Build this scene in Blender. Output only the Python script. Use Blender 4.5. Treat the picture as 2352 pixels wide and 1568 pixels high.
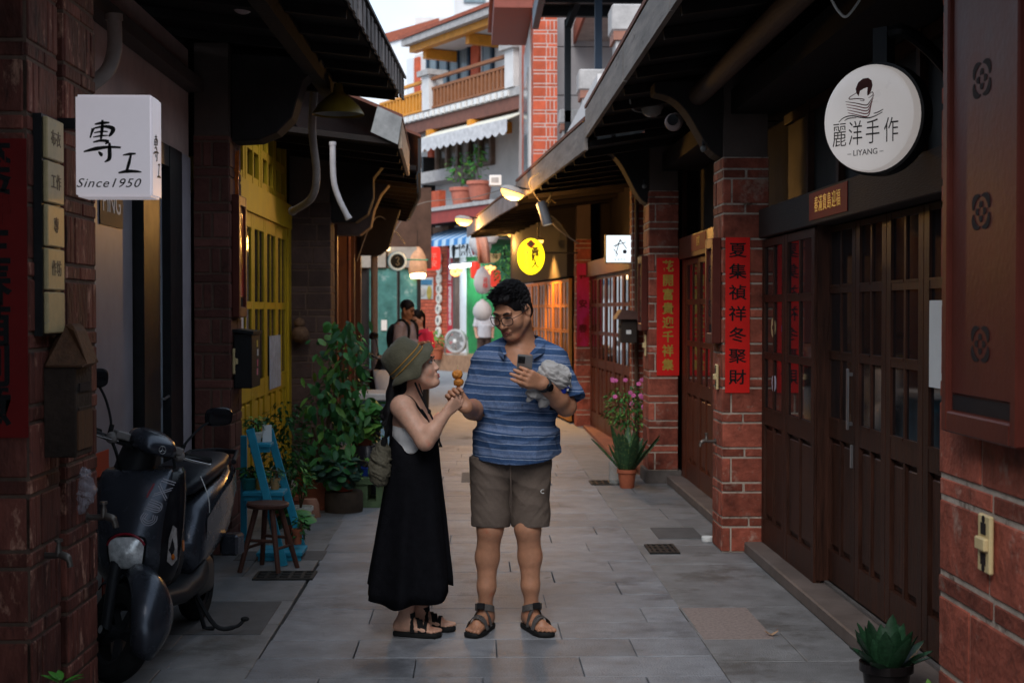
import bpy, bmesh, math, random
import numpy as np
from mathutils import Vector, Matrix, noise, Euler
for _o in list(bpy.data.objects): bpy.data.objects.remove(_o)
SC = bpy.context.scene; COL = SC.collection; R = math.radians; PI = math.pi
rnd = random.Random(7)
# ---------------------------------------------------------------- camera
cam_d = bpy.data.cameras.new('camera'); cam = bpy.data.objects.new('camera', cam_d); COL.objects.link(cam)
cam_d.lens = 50; cam_d.sensor_width = 36; cam_d.clip_end = 600; cam_d.clip_start = 0.05
cam.location = (0, 0, 1.6); cam.rotation_euler = (R(90 - 1.21), 0, R(-1.53))
cam_d.dof.use_dof = True; cam_d.dof.focus_distance = 7.1; cam_d.dof.aperture_fstop = 4.2
SC.camera = cam
# ---------------------------------------------------------------- world: pale dusk overcast
W = bpy.data.worlds.new('World'); SC.world = W; W.use_nodes = True
nt = W.node_tree; nt.nodes.clear()
def wn(t, **k):
    n = nt.nodes.new(t)
    for a, b in k.items(): setattr(n, a, b)
    return n
SUN_EL, SUN_AZ = 42, 194      # degrees; azimuth measured from +Y towards +X, where the light comes from
sky = wn('ShaderNodeTexSky', sky_type='NISHITA', sun_disc=False)
sky.sun_elevation = R(SUN_EL); sky.sun_rotation = R(SUN_AZ); sky.dust_density = 2.0
tc = wn('ShaderNodeTexCoord'); nz = wn('ShaderNodeTexNoise'); nz.inputs['Scale'].default_value = 3.2; nz.inputs['Detail'].default_value = 7
mp = wn('ShaderNodeMapping'); mp.inputs['Scale'].default_value = (1, 1, 2.4)
nt.links.new(tc.outputs['Generated'], mp.inputs['Vector']); nt.links.new(mp.outputs['Vector'], nz.inputs['Vector'])
rp = wn('ShaderNodeValToRGB'); rp.color_ramp.elements[0].position = .34; rp.color_ramp.elements[1].position = .66
rp.color_ramp.elements[0].color = (.45, .45, .45, 1); rp.color_ramp.elements[1].color = (.95, .95, .95, 1)
nt.links.new(nz.outputs['Fac'], rp.inputs['Fac'])
b1 = wn('ShaderNodeBackground'); b1.inputs['Strength'].default_value = .05
b2 = wn('ShaderNodeBackground'); b2.inputs['Color'].default_value = (.68, .83, 1.0, 1); b2.inputs['Strength'].default_value = .78
mx = wn('ShaderNodeMixShader'); wo = wn('ShaderNodeOutputWorld')
nt.links.new(sky.outputs[0], b1.inputs[0]); nt.links.new(rp.outputs[0], mx.inputs[0])
nt.links.new(b1.outputs[0], mx.inputs[1]); nt.links.new(b2.outputs[0], mx.inputs[2]); nt.links.new(mx.outputs[0], wo.inputs[0])
sun_d = bpy.data.lights.new('sun', 'SUN'); sun_d.energy = 1.5; sun_d.angle = R(40); sun_d.color = (1, .985, .97)
sun = bpy.data.objects.new('sun', sun_d); COL.objects.link(sun); sun.location = (0, 10, 20)
_d = Vector((math.sin(R(SUN_AZ)) * math.cos(R(SUN_EL)), math.cos(R(SUN_AZ)) * math.cos(R(SUN_EL)), math.sin(R(SUN_EL))))
sun.rotation_euler = (-_d).to_track_quat('-Z', 'Y').to_euler()
vs = SC.view_settings; vs.view_transform = 'Standard'; vs.look = 'None'; vs.exposure = .97; vs.gamma = 1
SC.cycles.max_bounces = 6; SC.cycles.diffuse_bounces = 3; SC.cycles.glossy_bounces = 3; SC.cycles.transmission_bounces = 4
SC.cycles.transparent_max_bounces = 8; SC.cycles.sample_clamp_indirect = 4; SC.cycles.caustics_reflective = False; SC.cycles.caustics_refractive = False
SC.cycles.use_denoising = True
# ---------------------------------------------------------------- pixel (2352-wide view of the photo) + distance -> world point
_cm = cam.rotation_euler.to_matrix(); _F = 4166.7 / 1.2755
def ray(px, py): return _cm @ Vector(((px - 1176) / _F, -(py - 784) / _F, -1))
def P(px, py, Y):
    r = ray(px, py); return Vector((0, 0, 1.6)) + r * (Y / r.y)
def PX(px, py, x):
    r = ray(px, py); return Vector((0, 0, 1.6)) + r * (x / r.x)
def PP(px, py, o, n):       # on a plane through o with normal n
    r = ray(px, py); c = Vector((0, 0, 1.6)); return c + r * ((Vector(o) - c).dot(n) / r.dot(n))
# ---------------------------------------------------------------- objects
ORG = {}
def _link(o, parent, tag):
    COL.objects.link(o)
    if parent is not None: o.parent = parent
    for k, v in tag.items():
        if v: o[k] = v
    return o
def thing(name, label, cat, group=None, loc=(0, 0, 0)):
    o = bpy.data.objects.new(name, None); o.location = loc; o.empty_display_size = .1
    _link(o, None, dict(label=label, category=cat, group=group)); ORG[o.name] = Vector(loc); return o
def org(o): return ORG.get(o.name, Vector((0, 0, 0))) if o is not None else Vector((0, 0, 0))
class MB:
    def __init__(s): s.v = []; s.f = []
    def add(s, vs, fs):
        b = len(s.v); s.v += [tuple(p) for p in vs]; s.f += [tuple(i + b for i in f) for f in fs]; return s
    def box(s, x0, x1, y0, y1, z0, z1):
        return s.add([(x0,y0,z0),(x1,y0,z0),(x1,y1,z0),(x0,y1,z0),(x0,y0,z1),(x1,y0,z1),(x1,y1,z1),(x0,y1,z1)],
                     [(3,2,1,0),(4,5,6,7),(0,1,5,4),(1,2,6,5),(2,3,7,6),(3,0,4,7)])
    def obox(s, c, h, m=None):
        m = m or Matrix.Identity(3); c = Vector(c)
        q = [c + m @ Vector((a*h[0], b*h[1], d*h[2])) for d in (-1, 1) for a, b in ((-1,-1),(1,-1),(1,1),(-1,1))]
        return s.add(q, [(3,2,1,0),(4,5,6,7),(0,1,5,4),(1,2,6,5),(2,3,7,6),(3,0,4,7)])
    def beam(s, a, b, w, h, up=(0, 0, 1)):
        a, b, up = Vector(a), Vector(b), Vector(up); d = (b - a); L = d.length; d.normalize()
        if abs(d.dot(up)) > .99: up = Vector((0, 1, 0))
        x = d.cross(up).normalized(); z = x.cross(d)
        return s.obox((a + b) / 2, (L / 2, w / 2, h / 2), Matrix((d, x, z)).transposed())
    def loft(s, rings, cap0=True, cap1=True, closed=True):
        n = len(rings[0]); b = len(s.v)
        for r in rings: s.v += [tuple(p) for p in r]
        for i in range(len(rings) - 1):
            for j in range(n if closed else n - 1):
                k = (j + 1) % n
                s.f.append((b+i*n+j, b+i*n+k, b+(i+1)*n+k, b+(i+1)*n+j))
        if cap0: s.f.append(tuple(b + j for j in range(n))[::-1])
        if cap1: s.f.append(tuple(b + (len(rings)-1)*n + j for j in range(n)))
        return s
    def tube(s, pts, r, n=8, caps=True, squash=None):
        pts = [Vector(p) for p in pts]; rs = r if isinstance(r, (list, tuple)) else [r] * len(pts)
        rings = []; x = None
        for i, p in enumerate(pts):
            d = (pts[min(i+1, len(pts)-1)] - pts[max(i-1, 0)]).normalized()
            if x is None:
                x = d.orthogonal().normalized()
                if squash: x = Vector(squash[0]).cross(d).normalized() if Vector(squash[0]).cross(d).length > 1e-3 else x
            x = (x - d * x.dot(d)).normalized(); y = d.cross(x)
            q = squash[1] if squash else 1
            rings.append([p + (x * math.cos(2*PI*k/n) + y * math.sin(2*PI*k/n) * q) * rs[i] for k in range(n)])
        return s.loft(rings, caps, caps)
    def lathe(s, c, prof, n=20, m=None, sx=1, sy=1, cap0=True, cap1=True):
        m = m or Matrix.Identity(3); c = Vector(c)
        return s.loft([[c + m @ Vector((r*math.cos(2*PI*k/n)*sx, r*math.sin(2*PI*k/n)*sy, z)) for k in range(n)] for r, z in prof], cap0, cap1)
    def ell(s, c, r, n=14, m=None, h=8):
        m = m or Matrix.Identity(3); c = Vector(c); rr = r if isinstance(r, (tuple, list)) else (r, r, r)
        pr = [(max(math.sin(PI*i/h), .02), -math.cos(PI*i/h)) for i in range(h + 1)]
        return s.loft([[c + m @ Vector((q*math.cos(2*PI*k/n)*rr[0], q*math.sin(2*PI*k/n)*rr[1], z*rr[2])) for k in range(n)] for q, z in pr])
    def prism(s, pts, d):
        pts = [Vector(p) for p in pts]; d = Vector(d)
        return s.loft([pts, [p + d for p in pts]])
    def quad(s, *p): return s.add(p, [tuple(range(len(p)))])
    def obj(s, name, mat, parent=None, label=None, smooth=False, bevel=0, kind=None, cat=None, group=None, sub=0, recalc=True, seg=1):
        o0 = org(parent)
        if parent is None and s.v:
            a = np.array(s.v); o0 = Vector(((a[:,0].min()+a[:,0].max())/2, (a[:,1].min()+a[:,1].max())/2, a[:,2].min()))
        me = bpy.data.meshes.new(name); me.from_pydata([(p[0]-o0.x, p[1]-o0.y, p[2]-o0.z) for p in s.v], [], s.f)
        if recalc or bevel:
            bm = bmesh.new(); bm.from_mesh(me)
            if recalc: bmesh.ops.recalc_face_normals(bm, faces=bm.faces)
            if bevel:
                es = [e for e in bm.edges if len(e.link_faces) == 2 and e.calc_face_angle(0) > .5]
                bmesh.ops.bevel(bm, geom=es, offset=bevel, segments=seg, affect='EDGES', clamp_overlap=True)
            bm.to_mesh(me); bm.free()
        if smooth:
            me.shade_smooth()
            if smooth != 2: me.set_sharp_from_angle(angle=R(42))
        me.materials.append(mat)
        o = bpy.data.objects.new(name, me)
        if parent is None: o.location = o0
        _link(o, parent, dict(label=label, category=cat, group=group, kind=kind)); ORG[o.name] = o0.copy()
        if sub:
            md = o.modifiers.new('s', 'SUBSURF'); md.levels = sub; md.render_levels = sub
        return o
def place(name, me, pos, parent, scale=(1,1,1), rot=None):     # shared-mesh piece under a parent
    o = bpy.data.objects.new(name, me); o.location = Vector(pos) - org(parent); o.scale = scale
    if rot is not None: o.rotation_euler = rot
    COL.objects.link(o); o.parent = parent; return o
def frame(n, up=(0, 0, 1)):     # columns: right, up, outward normal
    n = Vector(n).normalized(); up = Vector(up); r = up.cross(n).normalized(); u = n.cross(r); return Matrix((r, u, n)).transposed()
def text(body, size, mat, parent, pos, n=(0, -1, 0), name='lettering', up=(0, 0, 1), off=0, shear=0, ext=.0012, line=1.0, sx=1, spacing=1, align='CENTER', rot=0, fn=None):
    c = bpy.data.curves.new('t', 'FONT'); c.body = body; c.size = size; c.align_x = align; c.align_y = 'CENTER'; c.offset = off; c.shear = shear
    c.extrude = ext; c.space_line = line; c.space_character = spacing; c.resolution_u = 3
    o = bpy.data.objects.new('t', c); COL.objects.link(o); dg = bpy.context.evaluated_depsgraph_get()
    me = bpy.data.meshes.new_from_object(o.evaluated_get(dg)); bpy.data.objects.remove(o); bpy.data.curves.remove(c)
    F = frame(n, up); o0 = org(parent); pos = Vector(pos); cr, sr = math.cos(rot), math.sin(rot)
    for v in me.vertices:
        x, y, z = v.co; x *= sx
        q = pos + F @ Vector((x*cr - y*sr, x*sr + y*cr, z))
        if fn: q = fn(q)
        v.co = q - o0
    me.materials.clear(); me.materials.append(mat); me.name = name
    ob = bpy.data.objects.new(name, me); COL.objects.link(ob); ob.parent = parent; ORG[ob.name] = o0.copy(); return ob
def stroke(mb, pts, w, F, pos, t=.0012):      # brush stroke in the plane (right, up) with widths w
    pos = Vector(pos); n = len(pts); L = []; Rr = []
    for i, (x, y) in enumerate(pts):
        a = pts[max(i-1, 0)]; b = pts[min(i+1, n-1)]; dx, dy = b[0]-a[0], b[1]-a[1]; l = math.hypot(dx, dy) or 1
        ww = (w[i] if isinstance(w, (list, tuple)) else w) / 2
        L.append((x - dy/l*ww, y + dx/l*ww)); Rr.append((x + dy/l*ww, y - dx/l*ww))
    rings = [[pos + F @ Vector((a[0], a[1], 0)), pos + F @ Vector((b[0], b[1], 0)), pos + F @ Vector((b[0], b[1], t)), pos + F @ Vector((a[0], a[1], t))] for a, b in zip(L, Rr)]
    mb.loft(rings)
def cur(pts, n=6):      # smooth curve through points
    pts = [Vector(p) for p in pts]; out = []
    for i in range(len(pts) - 1):
        a, b = pts[i], pts[i+1]; p0 = pts[i-1] if i else a; p3 = pts[i+2] if i + 2 < len(pts) else b
        for k in range(n):
            t = k / n; out.append(.5*((2*a) + (b-p0)*t + (2*p0-5*a+4*b-p3)*t*t + (-p0+3*a-3*b+p3)*t*t*t))
    out.append(pts[-1]); return out
# ---------------------------------------------------------------- materials
MATS = {}
def M(name, col, rough=.6, var=.22, scale=6, bump=0, bscale=50, metal=0, rand=0, stain=None, stretch=(1,1,1), emit=0, ecol=None, spec=.2, alpha=1, trans=0, coat=0, sheen=0, sss=0, rvar=.1):
    if name in MATS: return MATS[name]
    m = bpy.data.materials.new(name); m.use_nodes = True; t = m.node_tree; N = t.nodes; b = N['Principled BSDF']; K = t.links.new
    def nn(ty, **k):
        q = N.new(ty)
        for a, v in k.items(): setattr(q, a, v)
        return q
    c = nn('ShaderNodeTexCoord'); oi = nn('ShaderNodeObjectInfo'); ad = nn('ShaderNodeVectorMath', operation='ADD')
    K(c.outputs['Object'], ad.inputs[0]); K(oi.outputs['Location'], ad.inputs[1])
    mp = nn('ShaderNodeMapping'); mp.inputs['Scale'].default_value = stretch; K(ad.outputs[0], mp.inputs['Vector'])
    nz = nn('ShaderNodeTexNoise'); nz.inputs['Scale'].default_value = scale; nz.inputs['Detail'].default_value = 6; nz.inputs['Roughness'].default_value = .65
    K(mp.outputs[0], nz.inputs['Vector'])
    rp = nn('ShaderNodeValToRGB'); e = rp.color_ramp.elements; e[0].position = .28; e[1].position = .72
    e[0].color = tuple(x*(1-var) for x in col) + (1,); e[1].color = tuple(min(1, x*(1+var)) for x in col) + (1,)
    K(nz.outputs['Fac'], rp.inputs['Fac']); out = rp.outputs['Color']
    if stain:
        st = stain if isinstance(stain, list) else [stain]
        for (sc, pos, scl) in st:
            n2 = nn('ShaderNodeTexNoise'); n2.inputs['Scale'].default_value = scl; n2.inputs['Detail'].default_value = 7; n2.inputs['Roughness'].default_value = .7
            off = nn('ShaderNodeVectorMath', operation='ADD'); off.inputs[1].default_value = (13.1*pos, 7.7+scl, 3.3); K(mp.outputs[0], off.inputs[0]); K(off.outputs[0], n2.inputs['Vector'])
            r2 = nn('ShaderNodeValToRGB'); r2.color_ramp.elements[0].position = pos; r2.color_ramp.elements[1].position = min(1, pos + .1); K(n2.outputs['Fac'], r2.inputs['Fac'])
            mx = nn('ShaderNodeMix', data_type='RGBA'); K(r2.outputs[0], mx.inputs['Factor']); K(out, mx.inputs['A']); mx.inputs['B'].default_value = tuple(sc) + (1,); out = mx.outputs['Result']
    if rand:
        hs = nn('ShaderNodeHueSaturation'); mr = nn('ShaderNodeMapRange'); K(oi.outputs['Random'], mr.inputs['Value'])
        mr.inputs['To Min'].default_value = 1 - rand; mr.inputs['To Max'].default_value = 1 + rand; K(mr.outputs[0], hs.inputs['Value']); K(out, hs.inputs['Color']); out = hs.outputs[0]
    K(out, b.inputs['Base Color'])
    rr = nn('ShaderNodeMapRange'); rr.inputs['To Min'].default_value = max(.02, rough - rvar); rr.inputs['To Max'].default_value = min(1, rough + rvar); K(nz.outputs['Fac'], rr.inputs['Value']); K(rr.outputs[0], b.inputs['Roughness'])
    b.inputs['Metallic'].default_value = metal; b.inputs['Specular IOR Level'].default_value = spec
    if coat: b.inputs['Coat Weight'].default_value = coat; b.inputs['Coat Roughness'].default_value = .08
    if sheen: b.inputs['Sheen Weight'].default_value = sheen
    if sss: b.inputs['Subsurface Weight'].default_value = sss; b.inputs['Subsurface Radius'].default_value = (.012, .005, .003); b.inputs['Subsurface Scale'].default_value = 1
    if trans: b.inputs['Transmission Weight'].default_value = trans
    if alpha < 1: b.inputs['Alpha'].default_value = alpha
    if emit:
        b.inputs['Emission Strength'].default_value = emit; b.inputs['Emission Color'].default_value = tuple(ecol or col) + (1,)
    if bump:
        n3 = nn('ShaderNodeTexNoise'); n3.inputs['Scale'].default_value = bscale; n3.inputs['Detail'].default_value = 5; K(mp.outputs[0], n3.inputs['Vector'])
        bp = nn('ShaderNodeBump'); bp.inputs['Strength'].default_value = bump; bp.inputs['Distance'].default_value = .01; K(n3.outputs['Fac'], bp.inputs['Height']); K(bp.outputs[0], b.inputs['Normal'])
    MATS[name] = m; return m
# real-world base colours
BRICK = M('brick', (.27, .068, .042), .75, .55, 8, .8, 40, rand=.36, stain=[((.36, .21, .16), .575, 5), ((.34, .2, .15), .62, 16), ((.055, .022, .016), .62, 7)])
BRICKD = M('brick_shaded_worn', (.13, .040, .028), .7, .65, 9, .8, 40, rand=.35, stain=[((.44, .22, .15), .57, 13), ((.04, .02, .016), .55, 7)], stretch=(1, 1, .45))  # base darkened for shade on the left pillar; pale streaks are wear
BRICKF = M('brick_flaked', (.12, .045, .035), .75, .3, 9, .4, 45, rand=.3, stain=[((.42, .38, .34), .665, 22), ((.05, .025, .02), .6, 6)])
BRICKO = M('brick_orange', (.48, .095, .045), .7, .25, 6, .3, 40, rand=.2, stain=[((.45, .2, .13), .62, 9)])
MORT = M('mortar', (.43, .35, .285), .9, .3, 14, .4, 60, stain=[((.12, .08, .06), .55, 6)])
MORTD = M('mortar_dark', (.12, .075, .055), .9, .3, 14, .4, 60)
WOOD = M('dark_wood', (.044, .0155, .009), .5, .65, 5, .25, 30, stretch=(6, 6, .6), rand=.12)
WOODR = M('red_wood', (.105, .027, .012), .4, .45, 5, .2, 30, stretch=(6, 6, .6), rand=.12)
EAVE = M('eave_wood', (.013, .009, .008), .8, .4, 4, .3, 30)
FASC = M('fascia_board', (.17, .145, .13), .7, .45, 3, .35, 25, stretch=(4, .5, 4), stain=[((.05, .035, .028), .58, 4)])
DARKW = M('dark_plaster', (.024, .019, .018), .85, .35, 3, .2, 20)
PLAST = M('taupe_plaster', (.10, .072, .062), .85, .22, 2.5, .15, 30)
STONE = M('paving_slab', (.205, .21, .228), .52, .34, 5, .5, 90, spec=.45, rand=.16, stain=[((.115, .118, .132), .55, 1.5), ((.29, .29, .31), .66, 45), ((.085, .085, .09), .64, 7), ((.07, .07, .075), .68, 22)])
STONEB = M('border_slab', (.188, .184, .186), .54, .3, 6, .4, 120, spec=.4, rand=.12, stain=[((.10, .094, .088), .55, 1.6), ((.28, .27, .26), .66, 45), ((.075, .07, .066), .63, 7), ((.06, .058, .055), .68, 22)])
STEP = M('step_stone', (.15, .115, .10), .6, .3, 4, .3, 60)
BLACK = M('black_metal', (.012, .012, .013), .4, .3, 8)
DGLASS = M('dark_glass', (.012, .013, .015), .06, .1, 2, spec=.7, rvar=.03)
YEL = M('yellow_paint', (.50, .31, .014), .5, .18, 5, .15, 40, stain=[((.42, .24, .02), .64, 5)])
REDP = M('red_paper', (.66, .014, .010), .6, .12, 5)
REDPD = M('red_paper_dark', (.15, .007, .006), .65, .2, 4)
PINKP = M('pink_paper', (.56, .02, .10), .6, .2, 3, stain=[((.42, .01, .02), .48, 3)], stretch=(3, 3, .6))
INK = M('ink', (.008, .007, .007), .5, .1)
GOLD = M('gold_ink', (.50, .33, .06), .35, .2, 20, metal=.3)
WHITE = M('white_paint', (.75, .74, .72), .5, .06)
CREAM = M('cream_plastic', (.62, .47, .24), .45, .12, 20)
CABI = M('couplet_frame', (.095, .020, .013), .45, .2, 6, .1, 40)
TERRA = M('terracotta', (.36, .10, .05), .7, .25, 8, .2, 40)
PIPE = M('grey_pipe', (.33, .27, .24), .55, .2, 10, .1, 40)
# ================================================================ ground
_bm = {}
def cubemesh(l, w, h, mat, bev=.004):
    k = (round(l, 2), round(w, 3), round(h, 3), mat.name)
    if k not in _bm:
        mb = MB().box(-k[0]/2, k[0]/2, -k[1]/2, k[1]/2, -k[2]/2, k[2]/2); o = mb.obj('piece', mat, None, bevel=bev)
        o.data.transform(Matrix.Translation(o.location)); me = o.data; bpy.data.objects.remove(o); _bm[k] = me
    return _bm[k]
JOINT = M('joint_dirt', (.07, .068, .066), .95, .3, 20)
g = MB().quad((-60, -8, -.03), (60, -8, -.03), (60, 120, -.03), (-60, 120, -.03)).obj('ground', JOINT, kind='structure')
pv = bpy.data.objects.new('pavement', None); COL.objects.link(pv); pv['kind'] = 'structure'; ORG[pv.name] = Vector((0, 0, 0))
def slab(x0, x1, y0, y1, mat, name='slab', dz=0, h=.03):
    g_ = .0016
    me = cubemesh(x1-x0-2*g_, y1-y0-2*g_, h, mat, .003)
    return place(name, me, ((x0+x1)/2, (y0+y1)/2, -h/2 + dz + rnd.uniform(-.0015, .0015)), pv)
y = 4.4; i = 0
while y < 16.8:
    d = .36; jl, jr = -1.0 + .02*math.sin(y), 1.11
    cuts = [jl] + [jl + (jr-jl)*c for c in ((.36, .70) if i % 2 else (.19, .53, .85))] + [jr]
    cuts = [cuts[0]] + [c + rnd.uniform(-.1, .1) for c in cuts[1:-1]] + [cuts[-1]]
    for a, b in zip(cuts, cuts[1:]): slab(a, b, y, y+d, STONE)
    y += d; i += 1
for side in (-1, 1):
    y = 4.4
    while y < 16.8:
        d = rnd.choice((.36, .54, .6, .72)); lo, hi = (-1.86, -1.0) if side < 0 else (1.11, 1.86)
        c = rnd.uniform(.4, .6)*(hi-lo)+lo
        if rnd.random() < .35: slab(lo, hi, y, y+d, STONEB)
        else: slab(lo, c, y, y+d, STONEB); slab(c, hi, y, y+d, STONEB)
        y += d
# pieces set into the border: lighter granite patch, manhole covers
GRAN = M('pink_granite', (.27, .21, .19), .7, .3, 60, .3, 150)
def cover(x0, x1, y0, y1, mat, name, dz=.004): return slab(x0, x1, y0, y1, mat, name, dz, .02)
a = P(1565, 1392, 7.72); b = P(1768, 1480, 6.9)
cover(1.12, 1.47, 6.88, 7.62, GRAN, 'granite_patch')
COVER = M('cover_stone', (.10, .095, .095), .7, .25, 8, .3, 90)
for (x0, x1, y0, y1) in ((-1.62, -1.06, 7.05, 7.85), (-.12, .22, 13.3, 14.1), (1.3, 1.62, 9.95, 10.45), (-1.55, -.98, 9.15, 9.5)): cover(x0, x1, y0, y1, COVER, 'cover_plate')
PAVEF = M('paving_far', (.25, .255, .27), .75, .2, 5, .3, 90, stain=[((.12, .12, .125), .6, 1.2)])
far = MB().quad((-12, 16.8, -.002), (12, 16.8, -.002), (12, 70, -.002), (-12, 70, -.002)).obj('paving', PAVEF, pv)
for sx_ in (-1, 1): MB().quad(*[(sx_*1.86, 4.4, -.004), (sx_*12, 4.4, -.004), (sx_*12, 16.8, -.004), (sx_*1.86, 16.8, -.004)]).obj('paving', PAVEF, pv)
MB().quad((-12, -8, -.004), (12, -8, -.004), (12, 4.4, -.004), (-12, 4.4, -.004)).obj('paving', PAVEF, pv)
# drain grates
GRM = M('cast_iron', (.05, .048, .045), .5, .3, 30, metal=.6)
def grate(label, c, w=.34, d=.22):
    t = thing('drain_grate', label, 'drain grate', 'drain grates in the paving', (c[0], c[1], 0))
    m = MB(); x0, x1, y0, y1 = c[0]-w/2, c[0]+w/2, c[1]-d/2, c[1]+d/2
    m.box(x0, x1, y0, y1, -.02, .004).obj('recess', BLACK, t)
    m = MB(); q = .018
    for xa, xb, ya, yb in ((x0, x1, y0, y0+q), (x0, x1, y1-q, y1), (x0, x0+q, y0+q, y1-q), (x1-q, x1, y0+q, y1-q)): m.box(xa, xb, ya, yb, .002, .012)
    m.obj('frame', GRM, t)
    for k in range(1, 5):
        xx = x0 + (x1-x0)*k/5; MB().box(xx-.009, xx+.009, y0+q, y1-q, .003, .0105).obj('bar', GRM, t)
    for k in range(1, 3):
        yy = y0 + (y1-y0)*k/3; MB().box(x0+q, x1-q, yy-.008, yy+.008, .003, .010).obj('bar', GRM, t)
grate('dark iron drain grate beside the red-brown wooden stool', P(655, 1322, 8.6), .36, .26)
grate('square iron drain grate in front of the near brick pillar', P(1520, 1264, 9.5), .2, .34)
grate('small iron drain grate beside the potted snake plant', P(1392, 1113, 13.2), .3, .3)
LEAFD = M('dry_leaf', (.42, .26, .16), .8, .2)
lf = MB(); c = P(1772, 1462, 6.95); c.z = 0
lf.loft([[c + Vector((x, -.012*(1-abs(x/.035)**2)-.004, .006+.02*abs(x/.035))), c + Vector((x, 0, .012 if abs(x) < .03 else .024)), c + Vector((x, .012*(1-abs(x/.035)**2)+.004, .008+.02*abs(x/.035)))] for x in (-.034, -.02, 0, .02, .034)], False, False, closed=False)
lf.obj('fallen_leaf', LEAFD, label='single dry curled brown leaf lying beside the pale granite patch', cat='leaf')
# ================================================================ bricks, pillars
def bricks(parent, o, u, n, w, z0, z1, mat, big=.155, thin=.05, gap=.013, mode=0, seed=0, proud=.006, narrow=.05):
    o, u, n = Vector(o), Vector(u).normalized(), Vector(n).normalized(); rz = math.atan2(u.y, u.x); r = random.Random(seed)
    z = z0 + gap/2; row = 0
    while z < z1 - .02:
        h = (thin if row % 2 else big); h = min(h, z1 - z - gap/2)
        if row % 2: cells = [w] if w < .3 else [w*r.uniform(.42, .58)]
        elif mode == 0: cells = [w] if (row//2) % 2 else [narrow]
        elif mode == 1: cells = ([narrow, narrow] if (row//2) % 2 else [w - 2*narrow - gap*2, narrow])
        elif mode == 2: cells = [w*r.uniform(.3, .7)]
        elif mode == 3: cells = [w*.52, narrow, narrow]
        else: cells = []
        if cells != [w]:
            used = sum(cells) + gap*len(cells)
            if w - used > .02: cells = cells + [w - used]
        s = 0
        for c in cells:
            cc = min(c, w - s)
            if cc > .012:
                me = cubemesh(cc, .04, h, mat)
                p = o + u*(s + cc/2) + n*(proud - .02 + r.uniform(-.002, .002)); p.z = z + h/2
                place('brick', me, p, parent, (1, 1, 1), (0, 0, rz))
            s += c + gap
        z += h + gap; row += 1
def pillar(T, x0, x1, y0, y1, z1, mat=BRICK, mort=MORT, alley='left', zb=0, mode=0, mode2=1, top=None, seed=1, z2=3.35):
    # front face looks at -Y; alley face is x0 ('left') or x1 ('right')
    p = MB().box(x0, x1, y0, y1, 0, z1).obj('pillar', mort, T)
    bricks(p, (x0, y0, 0), (1, 0, 0), (0, -1, 0), x1-x0, zb, z1, mat, mode=mode, seed=seed)
    if alley == 'left': bricks(p, (x0, y0, 0), (0, 1, 0), (-1, 0, 0), y1-y0, zb, z1, mat, mode=mode2, seed=seed+1)
    else: bricks(p, (x1, y0, 0), (0, 1, 0), (1, 0, 0), y1-y0, zb, z1, mat, mode=mode2, seed=seed+1)
    if z2 > z1: MB().box(x0+.005, x1-.005, y0+.005, y1-.005, z1, z2).obj('pillar_top', top or PLAST, T)
    return p
PANE = M('door_pane', (.010, .011, .013), .05, .1, 2, spec=.6, rvar=.03)
def leaf_door(T, o, u, n, w, z0=.07, z1=2.07, mat=WOOD, cols=2, rows=((.96, 1.29), (1.325, 1.66), (1.695, 2.02)), panel=(.24, .86), th=.045, handle=None, pane=PANE, st=.07):
    o, u, n = Vector(o), Vector(u).normalized(), Vector(n).normalized(); F = Matrix((u, n, Vector((0, 0, 1)))).transposed()
    def bx(m, s0, s1, a, b, d0=0, d1=th): m.obox(o + u*((s0+s1)/2) + n*((d0+d1)/2) + Vector((0, 0, (a+b)/2)), (abs(s1-s0)/2, abs(d1-d0)/2, (b-a)/2), F)
    m = MB(); bx(m, 0, st, z0, z1); bx(m, w-st, w, z0, z1); mu = .028; iw = (w - 2*st - mu*(cols-1))/cols
    zs = [z0] + [v for q in ((panel,) + tuple(rows)) for v in q] + [z1]
    for a, b in zip(zs[0::2], zs[1::2]): bx(m, st, w-st, a, b, .002, th-.002)
    for k in range(1, cols):
        s = st + iw*k + mu*(k-1); bx(m, s, s+mu, panel[0], rows[-1][1], .004, th-.004)
    D = m.obj('door', mat, T)
    for k in range(cols):
        s = st + (iw+mu)*k
        m = MB(); bx(m, s, s+iw, panel[0], panel[1], .004, th-.026); q = min(.025, iw*.2); bx(m, s+q, s+iw-q, panel[0]+.03, panel[1]-.03, th-.026, th-.012); m.obj('panel', mat, D, bevel=.006)
        for a, b in rows:
            m = MB(); bx(m, s, s+iw, a, b, .026, .032); m.obj('pane', pane, D)
            m = MB(); bx(m, s, s+iw, a, a+.012, .0325, th+.001); m.obj('glazing_bead', mat, D)
    if handle is not None:
        m = MB(); bx(m, w*handle-.014, w*handle+.014, .98, 1.30, th+.02, th+.032); bx(m, w*handle-.01, w*handle+.01, 1.0, 1.02, th, th+.02); bx(m, w*handle-.01, w*handle+.01, 1.26, 1.28, th, th+.02)
        m.obj('door_handle', M('steel', (.45, .44, .45), .3, .1, metal=.9), D, bevel=.003)
        m = MB(); bx(m, w*handle-.012, w*handle+.012, .78, .90, th, th+.01); m.obj('lock_plate', M('steel', (.4,.4,.4)), D)
    return D
def corbel(T, y0, y1, pts, mat=DARKW): # profile in XZ
    MB().prism([(x, y0, z) for x, z in pts], (0, y1-y0, 0)).obj('corbel', mat, T, bevel=.008)
def scurve(x0, z0, x1, z1, n=12):   # bracket profile from the pillar (x0, low z0) out to the eave (x1, high z1)
    pts = []
    for i in range(n+1):
        t = i/n; pts.append((x0 + (x1-x0)*(t*.75 + .25*t*t*t), z0 + (z1-z0)*(t + .12*math.sin(2*PI*t) * -1)))
    return pts + [(x1, z1+.08), (x0, z1+.08)]
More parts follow.
